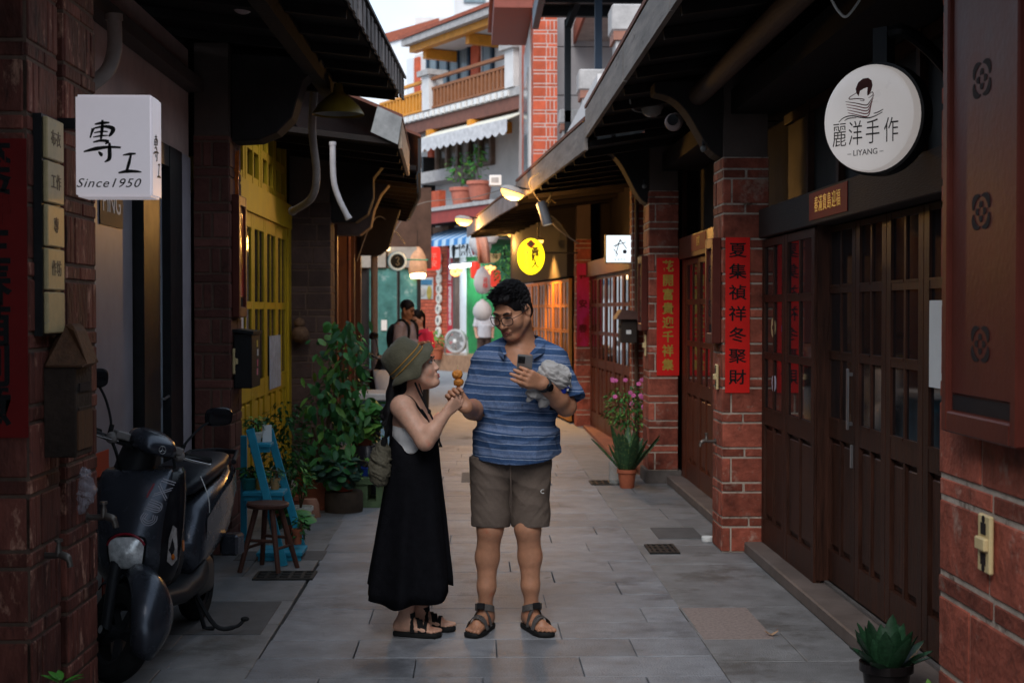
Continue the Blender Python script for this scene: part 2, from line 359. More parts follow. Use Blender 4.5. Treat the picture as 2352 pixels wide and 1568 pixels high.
# ================================================================ right row
RN = thing('shophouse', 'dark shophouse with brown glazed folding doors behind the round white shop sign', 'building', loc=(2.2, 7, 0))
# foreground pillar at the right edge of the picture
fp = MB().box(1.65, 2.15, 4.0, 4.97, 0, 3.3).obj('pillar', MORT, RN)
bricks(fp, (1.65, 4.97, 0), (0, -1, 0), (-1, 0, 0), .97, 0, 3.2, BRICK, big=.245, thin=.057, gap=.02, mode=2, seed=5, narrow=.07)
r2 = pillar(RN, 1.65, 1.95, 9.39, 9.75, 2.62, seed=11)
MB().box(1.79, 2.13, 5.0, 9.36, 0, .075).obj('doorstep', STEP, RN, bevel=.008)
for xx, w_ in ((1.965, .02), (2.0, .012), (2.05, .02)): MB().box(xx, xx+w_, 5.0, 9.37, .076, .092).obj('door_track', M('track_metal', (.2, .18, .17), .45, .2, metal=.5), RN)
MB().box(1.88, 2.16, 5.0, 9.36, 2.08, 2.27).obj('lintel', M('lintel_wood', (.03, .019, .015), .7, .4, 5, .3, 30, stretch=(5, .6, 5)), RN, bevel=.006)
u = (0, -1, 0); nL = (-1, 0, 0)
for (ya, yb, xx, hd) in ((9.36, 8.69, 1.95, None), (8.68, 7.92, 1.95, None)): leaf_door(RN, (xx, ya, 0), u, nL, ya-yb, handle=hd)
for k, (ya, yb, hd) in enumerate(((7.97, 7.36, .93), (7.35, 6.81, None), (6.8, 6.24, None), (6.23, 5.66, None), (5.65, 5.05, None))):
    leaf_door(RN, (2.03, ya, 0), u, nL, ya-yb, z0=.1, handle=hd, rows=((1.0, 1.335), (1.37, 1.70), (1.735, 2.04)), panel=(.27, .9))
MB().box(1.92, 2.06, 7.905, 7.965, .09, 2.08).obj('door_post', WOOD, RN)
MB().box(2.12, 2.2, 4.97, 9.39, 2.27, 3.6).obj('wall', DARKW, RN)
for k in range(6):
    ya = 5.05 + k*.73; m = MB(); m.box(2.05, 2.118, ya, ya+.06, 2.272, 2.9); m.box(2.06, 2.118, ya+.06, ya+.73, 2.275, 2.33); m.box(2.06, 2.118, ya+.06, ya+.73, 2.83, 2.895); T_ = m.obj('transom_frame', WOOD, RN)
    MB().box(2.09, 2.117, ya+.06, ya+.73, 2.33, 2.83).obj('transom_pane', M('dull_pane', (.012, .011, .011), .6, .2), RN)
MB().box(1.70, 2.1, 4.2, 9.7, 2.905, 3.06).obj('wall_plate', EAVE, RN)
MB().box(2.2, 2.3, -6, 5.0, 0, 3.6).obj('side_wall', DARKW, RN)  # unseen stretch behind the camera, added to limit light on near pillars
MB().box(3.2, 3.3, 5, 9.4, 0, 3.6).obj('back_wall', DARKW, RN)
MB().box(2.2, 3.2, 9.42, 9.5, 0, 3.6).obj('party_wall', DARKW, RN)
LOG = M('purlin_log', (.085, .052, .038), .7, .45, 3, .4, 25, stretch=(4, .5, 4))
MB().tube([(1.5, 2.0, 3.03), (1.5, 5, 3.06), (1.49, 9.7, 3.03)], .065, 12).obj('purlin', LOG, RN, smooth=True)
def eave(T, pts, xw, z0, z1, side, boards=2.4, mat=FASC, lift=.2, roofmat=None, top=.03):
    # pts: (x, y) of the fascia line; the soffit rises inward to xw
    for (xa, ya), (xb, yb) in zip(pts, pts[1:]):
        L = math.hypot(xb-xa, yb-ya); k = max(1, round(L/boards))
        for i in range(k):
            p = [Vector((xa+(xb-xa)*t, ya+(yb-ya)*t, (z0+z1)/2)) for t in ((i+.004)/k, (i+1-.004)/k)]
            MB().beam(p[0], p[1], .03, z1-z0).obj('fascia_board', mat, T)
        ix = .035*side
        m = MB(); m.prism([(xa+ix, ya, z0+.03), (xw, ya, z0+lift), (xw, ya, z0+lift+.05), (xa+ix, ya, z0+.08)], (0, 0, .0)) if False else None
        a0, b0 = Vector((xa+ix, ya, z0+.03)), Vector((xb+ix, yb, z0+.03)); a1, b1 = Vector((xw, ya, z0+lift)), Vector((xw, yb, z0+lift))
        m = MB(); up = Vector((0, 0, .05)); m.add([a0, b0, b1, a1, a0+up, b0+up, b1+up, a1+up], [(0,1,2,3),(4,7,6,5),(0,4,5,1),(1,5,6,2),(2,6,7,3),(3,7,4,0)]); m.obj('soffit', EAVE, T)
        n_ = int(L/.62)
        for i in range(n_):
            t = (i+.5)/n_; q0 = a0.lerp(b0, t); q1 = a1.lerp(b1, t); MB().beam(q0 - Vector((0,0,.035)), q1 - Vector((0,0,.035)), .05, .06).obj('rafter', EAVE, T)
        c0, c1 = Vector((xa-ix*.6, ya, z1+.012)), Vector((xb-ix*.6, yb, z1+.012)); d0, d1 = Vector((xw+side*1.2, ya, z1+1.1)), Vector((xw+side*1.2, yb, z1+1.1))
        m = MB(); up = Vector((0, 0, top)); m.add([c0, c1, d1, d0, c0+up, c1+up, d1+up, d0+up], [(0,1,2,3),(4,7,6,5),(0,4,5,1),(1,5,6,2),(2,6,7,3),(3,7,4,0)]); m.obj('roof', roofmat or M('roof_tile', (.13, .05, .035), .8, .3, 5, .3, 30), T)
eave(RN, [(1.04, -6), (1.0, 9.4)], 2.2, 3.12, 3.36, 1, 2.2)  # carried on unseen behind the camera so light enters only between the eaves
corbel(RN, 9.45, 9.69, scurve(1.66, 2.62, 1.2, 3.05))
# second house of the right row
R2 = thing('shophouse', 'shophouse with narrow red-brown doors between the two couplet pillars', 'building', loc=(2.2, 11.5, 0))
pillar(R2, 1.63, 1.90, 13.2, 13.62, 2.72, seed=21, zb=.12)
MB().box(1.6, 1.93, 13.17, 13.65, 0, .12).obj('pillar_base', M('base_stone', (.13, .11, .10), .85, .4, 6, .4, 40), R2)
MB().box(1.79, 2.13, 9.8, 13.15, 0, .075).obj('doorstep', STEP, R2, bevel=.008)
MB().box(1.90, 2.16, 9.78, 13.18, 2.08, 2.27).obj('lintel', WOODR, R2)
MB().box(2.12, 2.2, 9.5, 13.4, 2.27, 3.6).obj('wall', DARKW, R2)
ya = 13.14
for w_ in (.2, .72, .72, .72, .72):
    if w_ < .3: MB().box(1.93, 2.05, ya-w_, ya, .076, 2.08).obj('door_post', WOODR, R2)
    else: leaf_door(R2, (1.98, ya, 0), u, nL, w_-.01, mat=WOODR)
    ya -= w_
MB().box(2.2, 3.2, 13.4, 13.5, 0, 3.6).obj('party_wall', DARKW, R2); MB().box(3.2, 3.3, 9.5, 13.4, 0, 3.6).obj('back_wall', DARKW, R2)
MB().box(1.75, 2.1, 9.8, 13.2, 2.905, 3.06).obj('wall_plate', EAVE, R2)
eave(R2, [(1.0, 9.42), (.99, 12.5)], 2.2, 3.12, 3.36, 1, 1.6)
corbel(R2, 13.28, 13.55, scurve(1.64, 2.60, 1.15, 3.12))
# third house: the lane bends to the left from here
R3 = thing('shophouse', 'shophouse with red glazed doors beside the small lit square sign', 'building', loc=(2.0, 16.5, 0))
sm = MB().box(1.66, 1.80, 14.9, 15.12, 0, 3.0).obj('pier', MORT, R3)
for k in range(38):
    zz = .04 + k*.077
    place('brick', cubemesh(.13, .04, .062, BRICK), (1.73, 14.894 + .02, zz + .03), sm); place('brick', cubemesh(.2, .04, .062, BRICK), (1.674, 15.01, zz + .03), sm, rot=(0, 0, PI/2))
MB().tube([(1.70, 14.85, 0), (1.70, 14.85, 3.0)], .022, 8).obj('rail_post', M('rust_pipe', (.10, .05, .03), .6, .3), R3, smooth=True)
ud = Vector((1.6-1.82, 19.6-15.2, 0)).normalized(); nd = Vector((-ud.y, ud.x, 0))
o_ = Vector((1.86, 15.15, 0)); s = 0
for k in range(6): leaf_door(R3, o_ + ud*(s + .72), -ud, nd, .71, z0=.03, mat=WOODR); s += .73
m = MB(); m.beam(o_ + nd*.0 + Vector((0,0,2.17)), o_ + ud*4.4 + Vector((0,0,2.17)), .2, .2).obj('lintel', WOODR, R3)
MB().beam(Vector((2.1, 13.6, 2.9)), Vector((1.95, 19.8, 2.9)), .12, 1.4).obj('wall', DARKW, R3)
MB().box(1.62, 2.3, 13.65, 14.9, 0, .05).obj('doorstep', M('red_step', (.25, .10, .07), .7, .3), R3); MB().box(1.50, 1.95, 14.9, 19.5, 0, .04).obj('doorstep', M('red_step', (.25, .10, .07)), R3)
pillar(R3, 1.42, 1.62, 19.7, 20.1, 2.6, seed=31, mode=4, mode2=4)
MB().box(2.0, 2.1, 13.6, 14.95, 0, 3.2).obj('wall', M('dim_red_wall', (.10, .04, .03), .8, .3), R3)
eave(R3, [(.99, 12.54), (.56, 18.6)], 2.1, 3.02, 3.27, 1, 2.1)
FASCG = M('fascia_grey', (.25, .22, .22), .7, .35, 3, .3, 25)
# fourth house: warm lit timber front beyond the pink couplet
R4 = thing('shophouse', 'far shophouse with orange lit timber doors under the yellow oval sign', 'building', loc=(1.4, 23, 0))
PINE = M('orange_wood', (.42, .17, .035), .5, .3, 5, stretch=(6, 6, .6))
ud = Vector((.72-1.36, 27-20.4, 0)).normalized(); nd = Vector((-ud.y, ud.x, 0)); o_ = Vector((1.40, 20.3, 0))
for k in range(7): leaf_door(R4, o_ + ud*(k*.78 + .76), -ud, nd, .75, z0=.03, mat=PINE, pane=M('warm_pane', (.12, .05, .015), .3, .2))
MB().beam(o_ + Vector((0, 0, 2.75)), o_ + ud*6.6 + Vector((0, 0, 2.75)), .15, 1.3).obj('wall', DARKW, R4)
eave(R4, [(.56, 18.64), (.36, 20.6), (-.12, 26.5)], 1.9, 2.98, 3.2, 1, 2.2, FASCG)
corbel(R4, 20.0, 20.25, scurve(1.5, 2.55, .9, 3.0))
# ================================================================ left row
L1 = thing('shophouse', 'dark brick shopfront with glass door behind the parked scooter', 'building', loc=(-2.2, 7, 0))
lp = MB().box(-2.1, -1.55, 4.99, 5.34, 0, 3.3).obj('pillar', MORTD, L1)
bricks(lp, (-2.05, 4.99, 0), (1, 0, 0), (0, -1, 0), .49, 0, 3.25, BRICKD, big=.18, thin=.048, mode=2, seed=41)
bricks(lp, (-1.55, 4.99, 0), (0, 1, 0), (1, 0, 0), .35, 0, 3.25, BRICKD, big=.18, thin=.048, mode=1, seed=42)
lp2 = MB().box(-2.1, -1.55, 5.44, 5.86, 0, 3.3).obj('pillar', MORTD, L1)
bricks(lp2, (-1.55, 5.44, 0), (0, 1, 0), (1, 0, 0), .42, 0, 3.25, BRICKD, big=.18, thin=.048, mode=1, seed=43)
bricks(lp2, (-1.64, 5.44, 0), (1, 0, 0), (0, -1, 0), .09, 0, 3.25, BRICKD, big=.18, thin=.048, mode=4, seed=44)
MB().box(-2.1, -1.60, 5.34, 5.44, 0, 3.3).obj('pillar_channel', MORTD, L1)
XS = -1.86
MB().box(XS-.1, XS, 5.86, 9.35, 2.6, 3.3).obj('wall', M('brown_plaster', (.58, .41, .36), .85, .25, 2, .15, 25), L1)
MB().box(XS-.02, XS+.10, 5.86, 9.33, 3.02, 3.1).obj('cornice', PLAST, L1)
GLS = M('shop_glass', (.27, .24, .26), .4, .3, 1.2, spec=.3, rvar=.05)  # grey base stands in for reflections and the shop interior
MB().box(XS-.05, XS-.03, 5.87, 7.93, .08, 2.58).obj('window_pane', GLS, L1)
for (a_, b_) in ((5.87, 5.95), (7.95, 8.36), (8.64, 9.0)): MB().box(XS-.07, XS+.03, a_, b_, .02, 2.598).obj('door_frame', BLACK, L1, bevel=.004)
MB().box(XS-.05, XS+.025, 7.95, 9.0, 2.47, 2.597).obj('door_header', BLACK, L1)
MB().box(XS-.04, XS-.02, 8.36, 8.64, .05, 2.47).obj('door_glass', M('frosted_glass', (.34, .38, .43), .2, .12, 2), L1)
MB().box(XS-.09, XS+.01, 9.0, 9.36, .02, 2.6).obj('jamb', M('mauve_plaster', (.40, .35, .38), .8, .15, 3), L1)
MB().box(-2.6, XS-.02, 5.86, 9.36, 0, .05).obj('doorstep', STEP, L1)
MB().box(-3.2, -3.1, 5, 9.4, 0, 3.4).obj('back_wall', M('shop_inside', (.16, .14, .13), .9, .2), L1)
MB().box(-3.1, -1.9, 9.40, 9.5, 0, 3.4).obj('party_wall', DARKW, L1)
MB().box(XS-.045, XS-.005, 5.96, 7.94, .06, .62).obj('base_panel', M('white_panel', (.55, .55, .53), .6, .1), L1)
MB().box(XS-.005, XS+.001, 7.15, 7.28, .1, .9).obj('red_stripe', M('orange_red', (.42, .05, .02), .5, .1), L1)
MB().box(XS-.005, XS+.001, 6.75, 7.15, .78, .9).obj('red_stripe', M('orange_red', (.42, .05, .02), .5, .1), L1)
MB().tube([(XS-.02, 8.5, 1.08), (XS+.02, 8.5, 1.08), (XS+.02, 8.62, 1.09)], .008, 6).obj('door_handle', M('steel', (.4, .4, .4)), L1, smooth=True)
l2 = pillar(L1, -1.83, -1.6, 9.36, 9.8, 2.75, BRICKF, MORTD, 'right', mode=1, mode2=2, seed=51)
MB().box(-2.3, -2.2, -6, 5.0, 0, 3.4).obj('side_wall', DARKW, L1); eave(L1, [(-.92, -6), (-.88, 2.15)], -2.2, 3.22, 3.42, -1, 2)  # unseen wall and eave behind the camera, added to shade the near pillar
SLAT = M('tin_slat', (.17, .145, .135), .6, .4, 4, .2, 25, rand=.5, stain=[((.03, .022, .02), .55, 5)])
def slat_eave(T, p0, p1, xw, z0, z1, pitch=.115, side=-1, lift=.18):
    p0, p1 = Vector(p0), Vector(p1); L = (p1-p0).length; n_ = int(L/pitch); d = (p1-p0)/n_
    for k in range(n_):
        q = p0 + d*k; MB().beam(Vector((q.x+(.008 if k % 2 else 0), q.y, (z0+z1)/2)), Vector((q.x+d.x*.93+(.008 if k % 2 else 0), q.y+d.y*.93, (z0+z1)/2)), .014, z1-z0).obj('fascia_board', SLAT, T)
    ix = .03*side; a0, b0 = Vector((p0.x+ix, p0.y, z0+.02)), Vector((p1.x+ix, p1.y, z0+.02)); a1, b1 = Vector((xw, p0.y, z0+lift)), Vector((xw, p1.y, z0+lift)); up = Vector((0, 0, .05))
    MB().add([a0, b0, b1, a1, a0+up, b0+up, b1+up, a1+up], [(0,1,2,3),(4,7,6,5),(0,4,5,1),(1,5,6,2),(2,6,7,3),(3,7,4,0)]).obj('soffit', EAVE, T)
    for k in range(int(L/.6)):
        t = (k+.5)/int(L/.6); q0 = a0.lerp(b0, t); q1 = a1.lerp(b1, t); MB().beam(q0-Vector((0,0,.03)), q1-Vector((0,0,.03)), .05, .06).obj('rafter', EAVE, T)
    c0, c1, d0, d1 = Vector((p0.x-ix, p0.y-.02, z1+.01)), Vector((p1.x-ix, p1.y+.03, z1+.01)), Vector((xw+side*1.2, p0.y, z1+1)), Vector((xw+side*1.2, p1.y, z1+1)); up = Vector((0, 0, .02))
    MB().add([c0, c1, d1, d0, c0+up, c1+up, d1+up, d0+up], [(0,1,2,3),(4,7,6,5),(0,4,5,1),(1,5,6,2),(2,6,7,3),(3,7,4,0)]).obj('roof', BLACK, T)
slat_eave(L1, (-.86, 2.2, 0), (-.56, 11.2, 0), -2.2, 3.25, 3.41)
MB().beam((-1.15, 2.0, 3.22), (-1.05, 11.1, 3.22), .09, .12).obj('purlin', EAVE, L1)
corbel(L1, 9.45, 9.72, [(-1.6, 2.72), (-1.42, 2.73), (-1.3, 2.78), (-1.2, 2.88), (-1.16, 3.02), (-1.13, 3.12), (-1.05, 3.2), (-1.0, 3.27), (-1.6, 3.3)])
L2 = thing('shophouse', 'shophouse with bright yellow doors behind the potted plants', 'building', loc=(-2.2, 12, 0))
XY = -1.86
for k in range(6): leaf_door(L2, (XY-.04, 9.86 + k*.72, 0), (0, 1, 0), (1, 0, 0), .71, z0=.06, z1=2.42, mat=YEL, rows=((1.0, 1.62), (1.67, 2.3)), panel=(.2, .86), st=.085)
MB().box(XY-.08, XY+.02, 14.18, 14.4, 0, 2.42).obj('door_post', YEL, L2)
MB().box(XY-.10, XY+.03, 9.81, 14.38, 2.42, 2.66).obj('lintel', YEL, L2)
MB().box(XY-.12, XY-.05, 9.81, 14.38, 2.66, 3.45).obj('wall', EAVE, L2)
for k in range(5):
    y0 = 9.95 + k*.86; m = MB()
    for a_, b_ in ((y0, y0+.09), (y0+.38, y0+.44), (y0+.73, y0+.82)): m.box(XY-.05, XY+.0, a_, b_, 2.665, 3.32)
    for z_ in (2.665, 2.95, 3.25): m.box(XY-.048, XY-.004, y0+.09, y0+.38, z_, z_+.07); m.box(XY-.048, XY-.004, y0+.44, y0+.73, z_, z_+.07)
    W_ = m.obj('window', YEL, L2); MB().box(XY-.045, XY-.035, y0+.09, y0+.38, 2.735, 3.25).obj('pane', PANE, W_); MB().box(XY-.045, XY-.035, y0+.44, y0+.73, 2.735, 3.25).obj('pane', PANE, W_)
MB().box(-3, -1.9, 14.45, 14.55, 0, 3.4).obj('party_wall', DARKW, L2)
pillar(L2, -1.86, -1.45, 14.4, 14.8, 2.7, M('brick_dark_brown', (.075, .045, .038), .8, .3, 8, .4, 40, rand=.25), MORTD, 'right', mode=2, mode2=2, seed=61)  # plain dark brown brick
corbel(L2, 14.45, 14.7, [(-1.45, 2.5), (-1.2, 2.5), (-1.08, 2.58), (-1.02, 2.75), (-1.02, 2.95), (-.9, 3.1), (-.85, 3.3), (-1.45, 3.3)])
eave(L2, [(-.66, 12.8), (-.71, 15.4)], -2.1, 3.06, 3.32, -1, 1.3, M('fascia_pale', (.36, .27, .2), .6, .35, 5, .3, 25, stretch=(5, .6, 5)))
MB().prism([(-.64, 12.76, 3.33), (-.86, 12.76, 3.43), (-.92, 12.76, 3.2), (-.68, 12.76, 3.09)], (0, .03, 0)).obj('gable_board', M('gable_grey', (.22, .22, .22), .7, .5, 4, .2, 20), L2)
# third and fourth left houses
L3 = thing('shophouse', 'dim brown timber shophouse behind the tall climbing plant', 'building', loc=(-2.2, 17, 0))
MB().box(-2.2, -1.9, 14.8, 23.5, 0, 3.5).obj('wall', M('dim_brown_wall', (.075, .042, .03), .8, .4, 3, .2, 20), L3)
for k, yy in enumerate((15.6, 16.9, 18.2, 19.3, 20.4)): MB().box(-1.9, -1.62, yy, yy+.16, 0, 3.1).obj('post', M('post_wood', (.13, .06, .035), .5, .3, 5, stretch=(6, 6, .6), rand=.25), L3)
MB().box(-1.7, -1.64, 16.0, 16.75, .2, 2.5).obj('shutter', M('old_shutter', (.16, .075, .03), .6, .4, 6), L3)
MB().tube([(-1.44, 20.6, 0), (-1.44, 20.6, 3.2)], .05, 10).obj('downpipe', PIPE, L3, smooth=True)
MB().tube([(-1.56, 17.8, 0), (-1.56, 17.8, 3.2)], .025, 8).obj('downpipe', M('copper_pipe', (.22, .10, .07), .35, .2, metal=.4), L3, smooth=True)
eave(L3, [(-.60, 15.7), (-.72, 19.0), (-1.1, 24)], -2.1, 3.12, 3.5, -1, 1.4, M('dark_fascia', (.03, .028, .028), .6, .3))
corbel(L3, 16.9, 17.15, [(-1.62, 2.5), (-1.35, 2.5), (-1.22, 2.6), (-1.18, 2.8), (-1.1, 2.98), (-1.0, 3.1), (-1.62, 3.15)], M('corbel_mid', (.11, .09, .08), .8, .3))
corbel(L3, 20.3, 20.55, [(-1.62, 2.4), (-1.35, 2.4), (-1.22, 2.5), (-1.15, 2.75), (-1.05, 3.05), (-1.62, 3.1)])
L4 = thing('shophouse', 'teal glazed shopfront at the far left bend of the lane', 'building', loc=(-2.4, 27.5, 0))
TEAL = M('teal_glass', (.07, .20, .19), .25, .45, 2.5, stain=[((.22, .34, .33), .58, 5)])
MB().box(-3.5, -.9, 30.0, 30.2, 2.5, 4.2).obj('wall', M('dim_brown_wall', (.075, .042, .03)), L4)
for k, (a_, b_) in enumerate(((-2.2, -1.62), (-1.56, -1.2))):
    D = MB().box(a_, b_, 29.98, 30.05, .15, 2.5).obj('glass_door', TEAL, L4); MB().box(a_-.05, a_, 29.95, 30.08, 0, 2.5).obj('door_frame', BLACK, L4)
MB().box(-1.2, -1.12, 29.95, 30.08, 0, 2.5).obj('door_frame', BLACK, L4)
MB().box(-3.5, -2.25, 30, 30.2, 0, 2.5).obj('wall', DARKW, L4)
MB().box(-1.95, -1.83, 29.95, 29.97, 1.2, 1.42).obj('notice', WHITE, L4)
for a_ in (-2.1, -1.45): MB().box(a_-.35, a_+.25, 29.9, 29.98, 2.52, 2.95).obj('fanlight', M('fanlight_glass', (.3, .28, .25), .4, .2), L4)

for T_, xb, y0, y1 in ((L2, -3.1, 9.4, 14.5), (L3, -3.2, 14.5, 24), (L4, -3.6, 24, 30.1), (R3, 3.2, 13.4, 20.2), (R4, 2.8, 20, 28)): MB().box(xb, xb+.1, y0, y1, 0, 3.9).obj('back_wall', DARKW, T_)  # unseen back walls, added to stop sky light leaking through the houses
for T_, x0, x1, y0, y1 in ((L1, -3.2, -2.0, 5.0, 9.4), (L2, -3.1, -2.0, 9.4, 14.5), (L3, -3.2, -2.0, 14.5, 24), (RN, 2.15, 3.3, 4.9, 9.5), (R2, 2.15, 3.3, 9.5, 13.5), (R3, 2.1, 3.3, 13.5, 20.2)): MB().box(x0, x1, y0, y1, 3.62, 3.7).obj('ceiling', DARKW, T_)

MB().box(1.82, 2.3, 15.14, 15.2, 0, 3.4).obj('infill_wall', DARKW, R3); MB().box(1.95, 2.3, 13.64, 13.7, 0, 3.4).obj('infill_wall', DARKW, R3)

MB().box(1.46, 2.7, 20.12, 20.2, 0, 3.7).obj('infill_wall', DARKW, R4)
# ================================================================ far houses at the bend
AF = Vector((.83, 38, 0)); UF = Vector((.478, -.878, 0)).normalized(); NF = Vector((-UF.y * -1, 0, 0))
NF = Vector((0, 0, 1)).cross(UF); NF = NF if NF.y < 0 else -NF
FM = Matrix((UF, -NF, Vector((0, 0, 1)))).transposed()
def fs(px, py, d=0):
    q = PP(px, py, AF + NF*d, NF) - AF; return q.dot(UF), q.z
def fp_(s, d, z): return AF + UF*s + NF*d + Vector((0, 0, z))
def fb(m, s0, s1, d0, d1, z0, z1): m.obox(fp_((s0+s1)/2, (d0+d1)/2, (z0+z1)/2), (abs(s1-s0)/2, abs(d1-d0)/2, (z1-z0)/2), FM); return m
def fpx(m, x0, y0, x1, y1, d0, d1):   # a facade box given by its picture corners (slanted lines averaged)
    a, za = fs(x0, y0, d1); b, zb = fs(x1, y1, d1); lo, hi = sorted((za, zb)); return fb(m, a, b, d0, d1, lo, hi)
FAR = thing('balcony_house', 'three-storey house with orange balcony railing and white scalloped awning at the lane end', 'building', loc=tuple(AF))
WALLW = M('pale_render', (.66, .64, .63), .8, .1, 3, .1, 20); OWOOD = M('orange_timber', (.62, .25, .03), .5, .2, 5); OWOOD2 = M('brown_timber', (.26, .10, .04), .5, .2, 5)
TILE = M('red_roof_tile', (.30, .085, .05), .7, .3, 10); STG = M('grey_stone', (.40, .38, .37), .8, .25, 8, .2, 30); BROWN = M('brown_paint', (.17, .07, .05), .6, .25)
sL = fs(952, 200, -.6)[0]; sR = 3.2
zB = fs(1080, 215, .5)[1]          # balcony floor
zE = fs(1060, 56, .9)[1]           # eave
m = MB(); fb(m, sL, sR, -1.0, -.6, zB, zE+.2); m.obj('wall', WALLW, FAR)
m = MB(); fb(m, sL-.1, sR, -1.0, -.2, 0, zB-.1); m.obj('lower_wall', WALLW, FAR)
m = MB(); fb(m, sL-.45, sL, -5.0, -.55, 3, zE+.15); m.obj('side_wall', M('white_render', (.75, .76, .78), .8, .05), FAR)
BW = M('blue_frame', (.025, .05, .08), .4, .2); CURT = M('pale_pane', (.20, .25, .28), .12, .5, 3, stretch=(6, 6, .2))
# big window and its panes
a, z1 = fs(985, 116, -.58); b, _ = fs(1080, 90, -.58); z0 = fs(985, 205, -.58)[1]; z1 = fs(1080, 92, -.58)[1]*.5 + z1*.5
m = MB(); n_ = 4; wd = (b-a)/n_
for k in range(n_+1): fb(m, a+wd*k-.05, a+wd*k+.05, -.6, -.5, z0, z1)
fb(m, a-.05, b+.05, -.6, -.49, z1-.1, z1+.02); Wn = m.obj('window', BW, FAR)
for k in range(n_): m = MB(); fb(m, a+wd*k+.05, a+wd*(k+1)-.05, -.6, -.56, z0, z1-.1); m.obj('pane', CURT, Wn)
a, _ = fs(1113, 100, -.58); b, _ = fs(1135, 100, -.58); z1 = fs(1120, 72, -.58)[1]; z0 = fs(1120, 190, -.58)[1]
m = MB(); fb(m, a, b, -.6, -.5, z0, z1); Wn = m.obj('window', BW, FAR); m = MB(); fb(m, a+.1, b-.08, -.5, -.49, z0, z1-.1); m.obj('pane', CURT, Wn)
for px, w_ in ((958, .3), (1092, .45)):
    a = fs(px, 150, -.55)[0]; m = MB(); fb(m, a-w_/2, a+w_/2, -.6, -.52, zB, zE+.1); m.obj('brick_pilaster', BRICKO, FAR)
# roof with eaves
s0 = fs(925, 92, .9)[0]
m = MB(); fb(m, s0, sR, .75, .95, zE-.02, zE+.16); m.obj('gutter', STG, FAR); m = MB(); fb(m, s0+.1, sR, .5, .74, zE-.2, zE-.0); m.obj('eave_beam', OWOOD, FAR)
m = MB(); fb(m, s0+.1, sR, -.6, .5, zE-.12, zE-.02); m.obj('eave_soffit', WALLW, FAR)
for k in range(3):
    sx_ = s0 + .5 + k*2.6; m = MB(); fb(m, sx_, sx_+.2, -.58, .5, zE-.42, zE-.14); m.obj('bracket', OWOOD, FAR)
m = MB(); q = [fp_(s0-.1, 1.0, zE+.17), fp_(sR, 1.0, zE+.17), fp_(sR, -4, zE+1.6), fp_(s0-.1, -4, zE+1.6)]; m.prism(q, (0, 0, .1)); m.obj('roof', TILE, FAR)
# balcony: slab, dentil edge, posts, rails and balusters
sb0 = fs(868, 275, 1.0)[0]; sp = [fs(980, 200, 1.0)[0], fs(1172, 150, 1.0)[0]]
zS = fs(1000, 248, 1.0)[1]
m = MB(); fb(m, sb0, sR, -.2, 1.0, zS-.22, zS-.02); m.obj('balcony_slab', STG, FAR); m = MB(); fb(m, sb0, sR, .7, .95, zS-.55, zS-.23); m.obj('balcony_beam', BROWN, FAR)
for k in range(3): m = MB(); sx_ = sb0 + .9 + k*2.4; fb(m, sx_, sx_+.22, -.2, 1.05, zS-.85, zS-.56); m.obj('bracket', OWOOD, FAR)
k = sb0
while k < sp[1] - .1:
    m = MB(); fb(m, k, k+.16, .99, 1.06, zS-.2, zS-.06); m.obj('dentil', WHITE, FAR); k += .32
for q in sp:
    m = MB(); fb(m, q-.22, q+.22, .6, 1.04, zS, zS+.95); m.obj('balcony_post', WALLW, FAR); m = MB(); fb(m, q-.34, q+.34, .5, 1.14, zS+.95, zS+1.1); m.obj('post_cap', STG, FAR)
for (a, b, mt) in ((sb0, sp[0]-.22, OWOOD), (sp[0]+.22, sp[1]-.22, OWOOD2)):
    m = MB(); fb(m, a, b, .86, .98, zS+.80, zS+.88); fb(m, a, b, .88, .96, zS+.54, zS+.61); fb(m, a, b, .88, .96, zS+.02, zS+.08); m.obj('handrail', mt, FAR)
    n_ = int((b-a)/.21)
    for k in range(n_): m = MB(); sx_ = a + (b-a)*(k+.5)/n_; fb(m, sx_-.05, sx_+.05, .89, .95, zS+.08, zS+.54); m.obj('baluster', mt, FAR)
# white awning with scalloped valance
AWN = M('awning_white', (.72, .69, .58), .7, .1, 4); VAL = M('valance_grey', (.55, .54, .55), .8, .25, 6)
za, zb_ = fs(1080, 262, .2)[1], fs(1060, 297, 1.4)[1]; a, b = fs(962, 300, 1.4)[0], fs(1165, 255, 1.4)[0]
m = MB(); m.prism([fp_(a, -.2, za), fp_(b, -.2, za), fp_(b, 1.4, zb_), fp_(a, 1.4, zb_)], (0, 0, -.03)); m.obj('awning', AWN, FAR)
n_ = 13; pts = [fp_(a, 1.41, zb_), fp_(b, 1.41, zb_)]
low = []
for k in range(n_*6+1):
    t = k/(n_*6); low.append(fp_(b+(a-b)*t, 1.41, zb_ - .30 - .09*abs(math.sin(PI*t*n_))))
m = MB(); top = [fp_(b+(a-b)*k/(n_*6), 1.41, zb_) for k in range(n_*6+1)]
m.loft([low, top], False, False, closed=False); m.obj('valance', VAL, FAR)
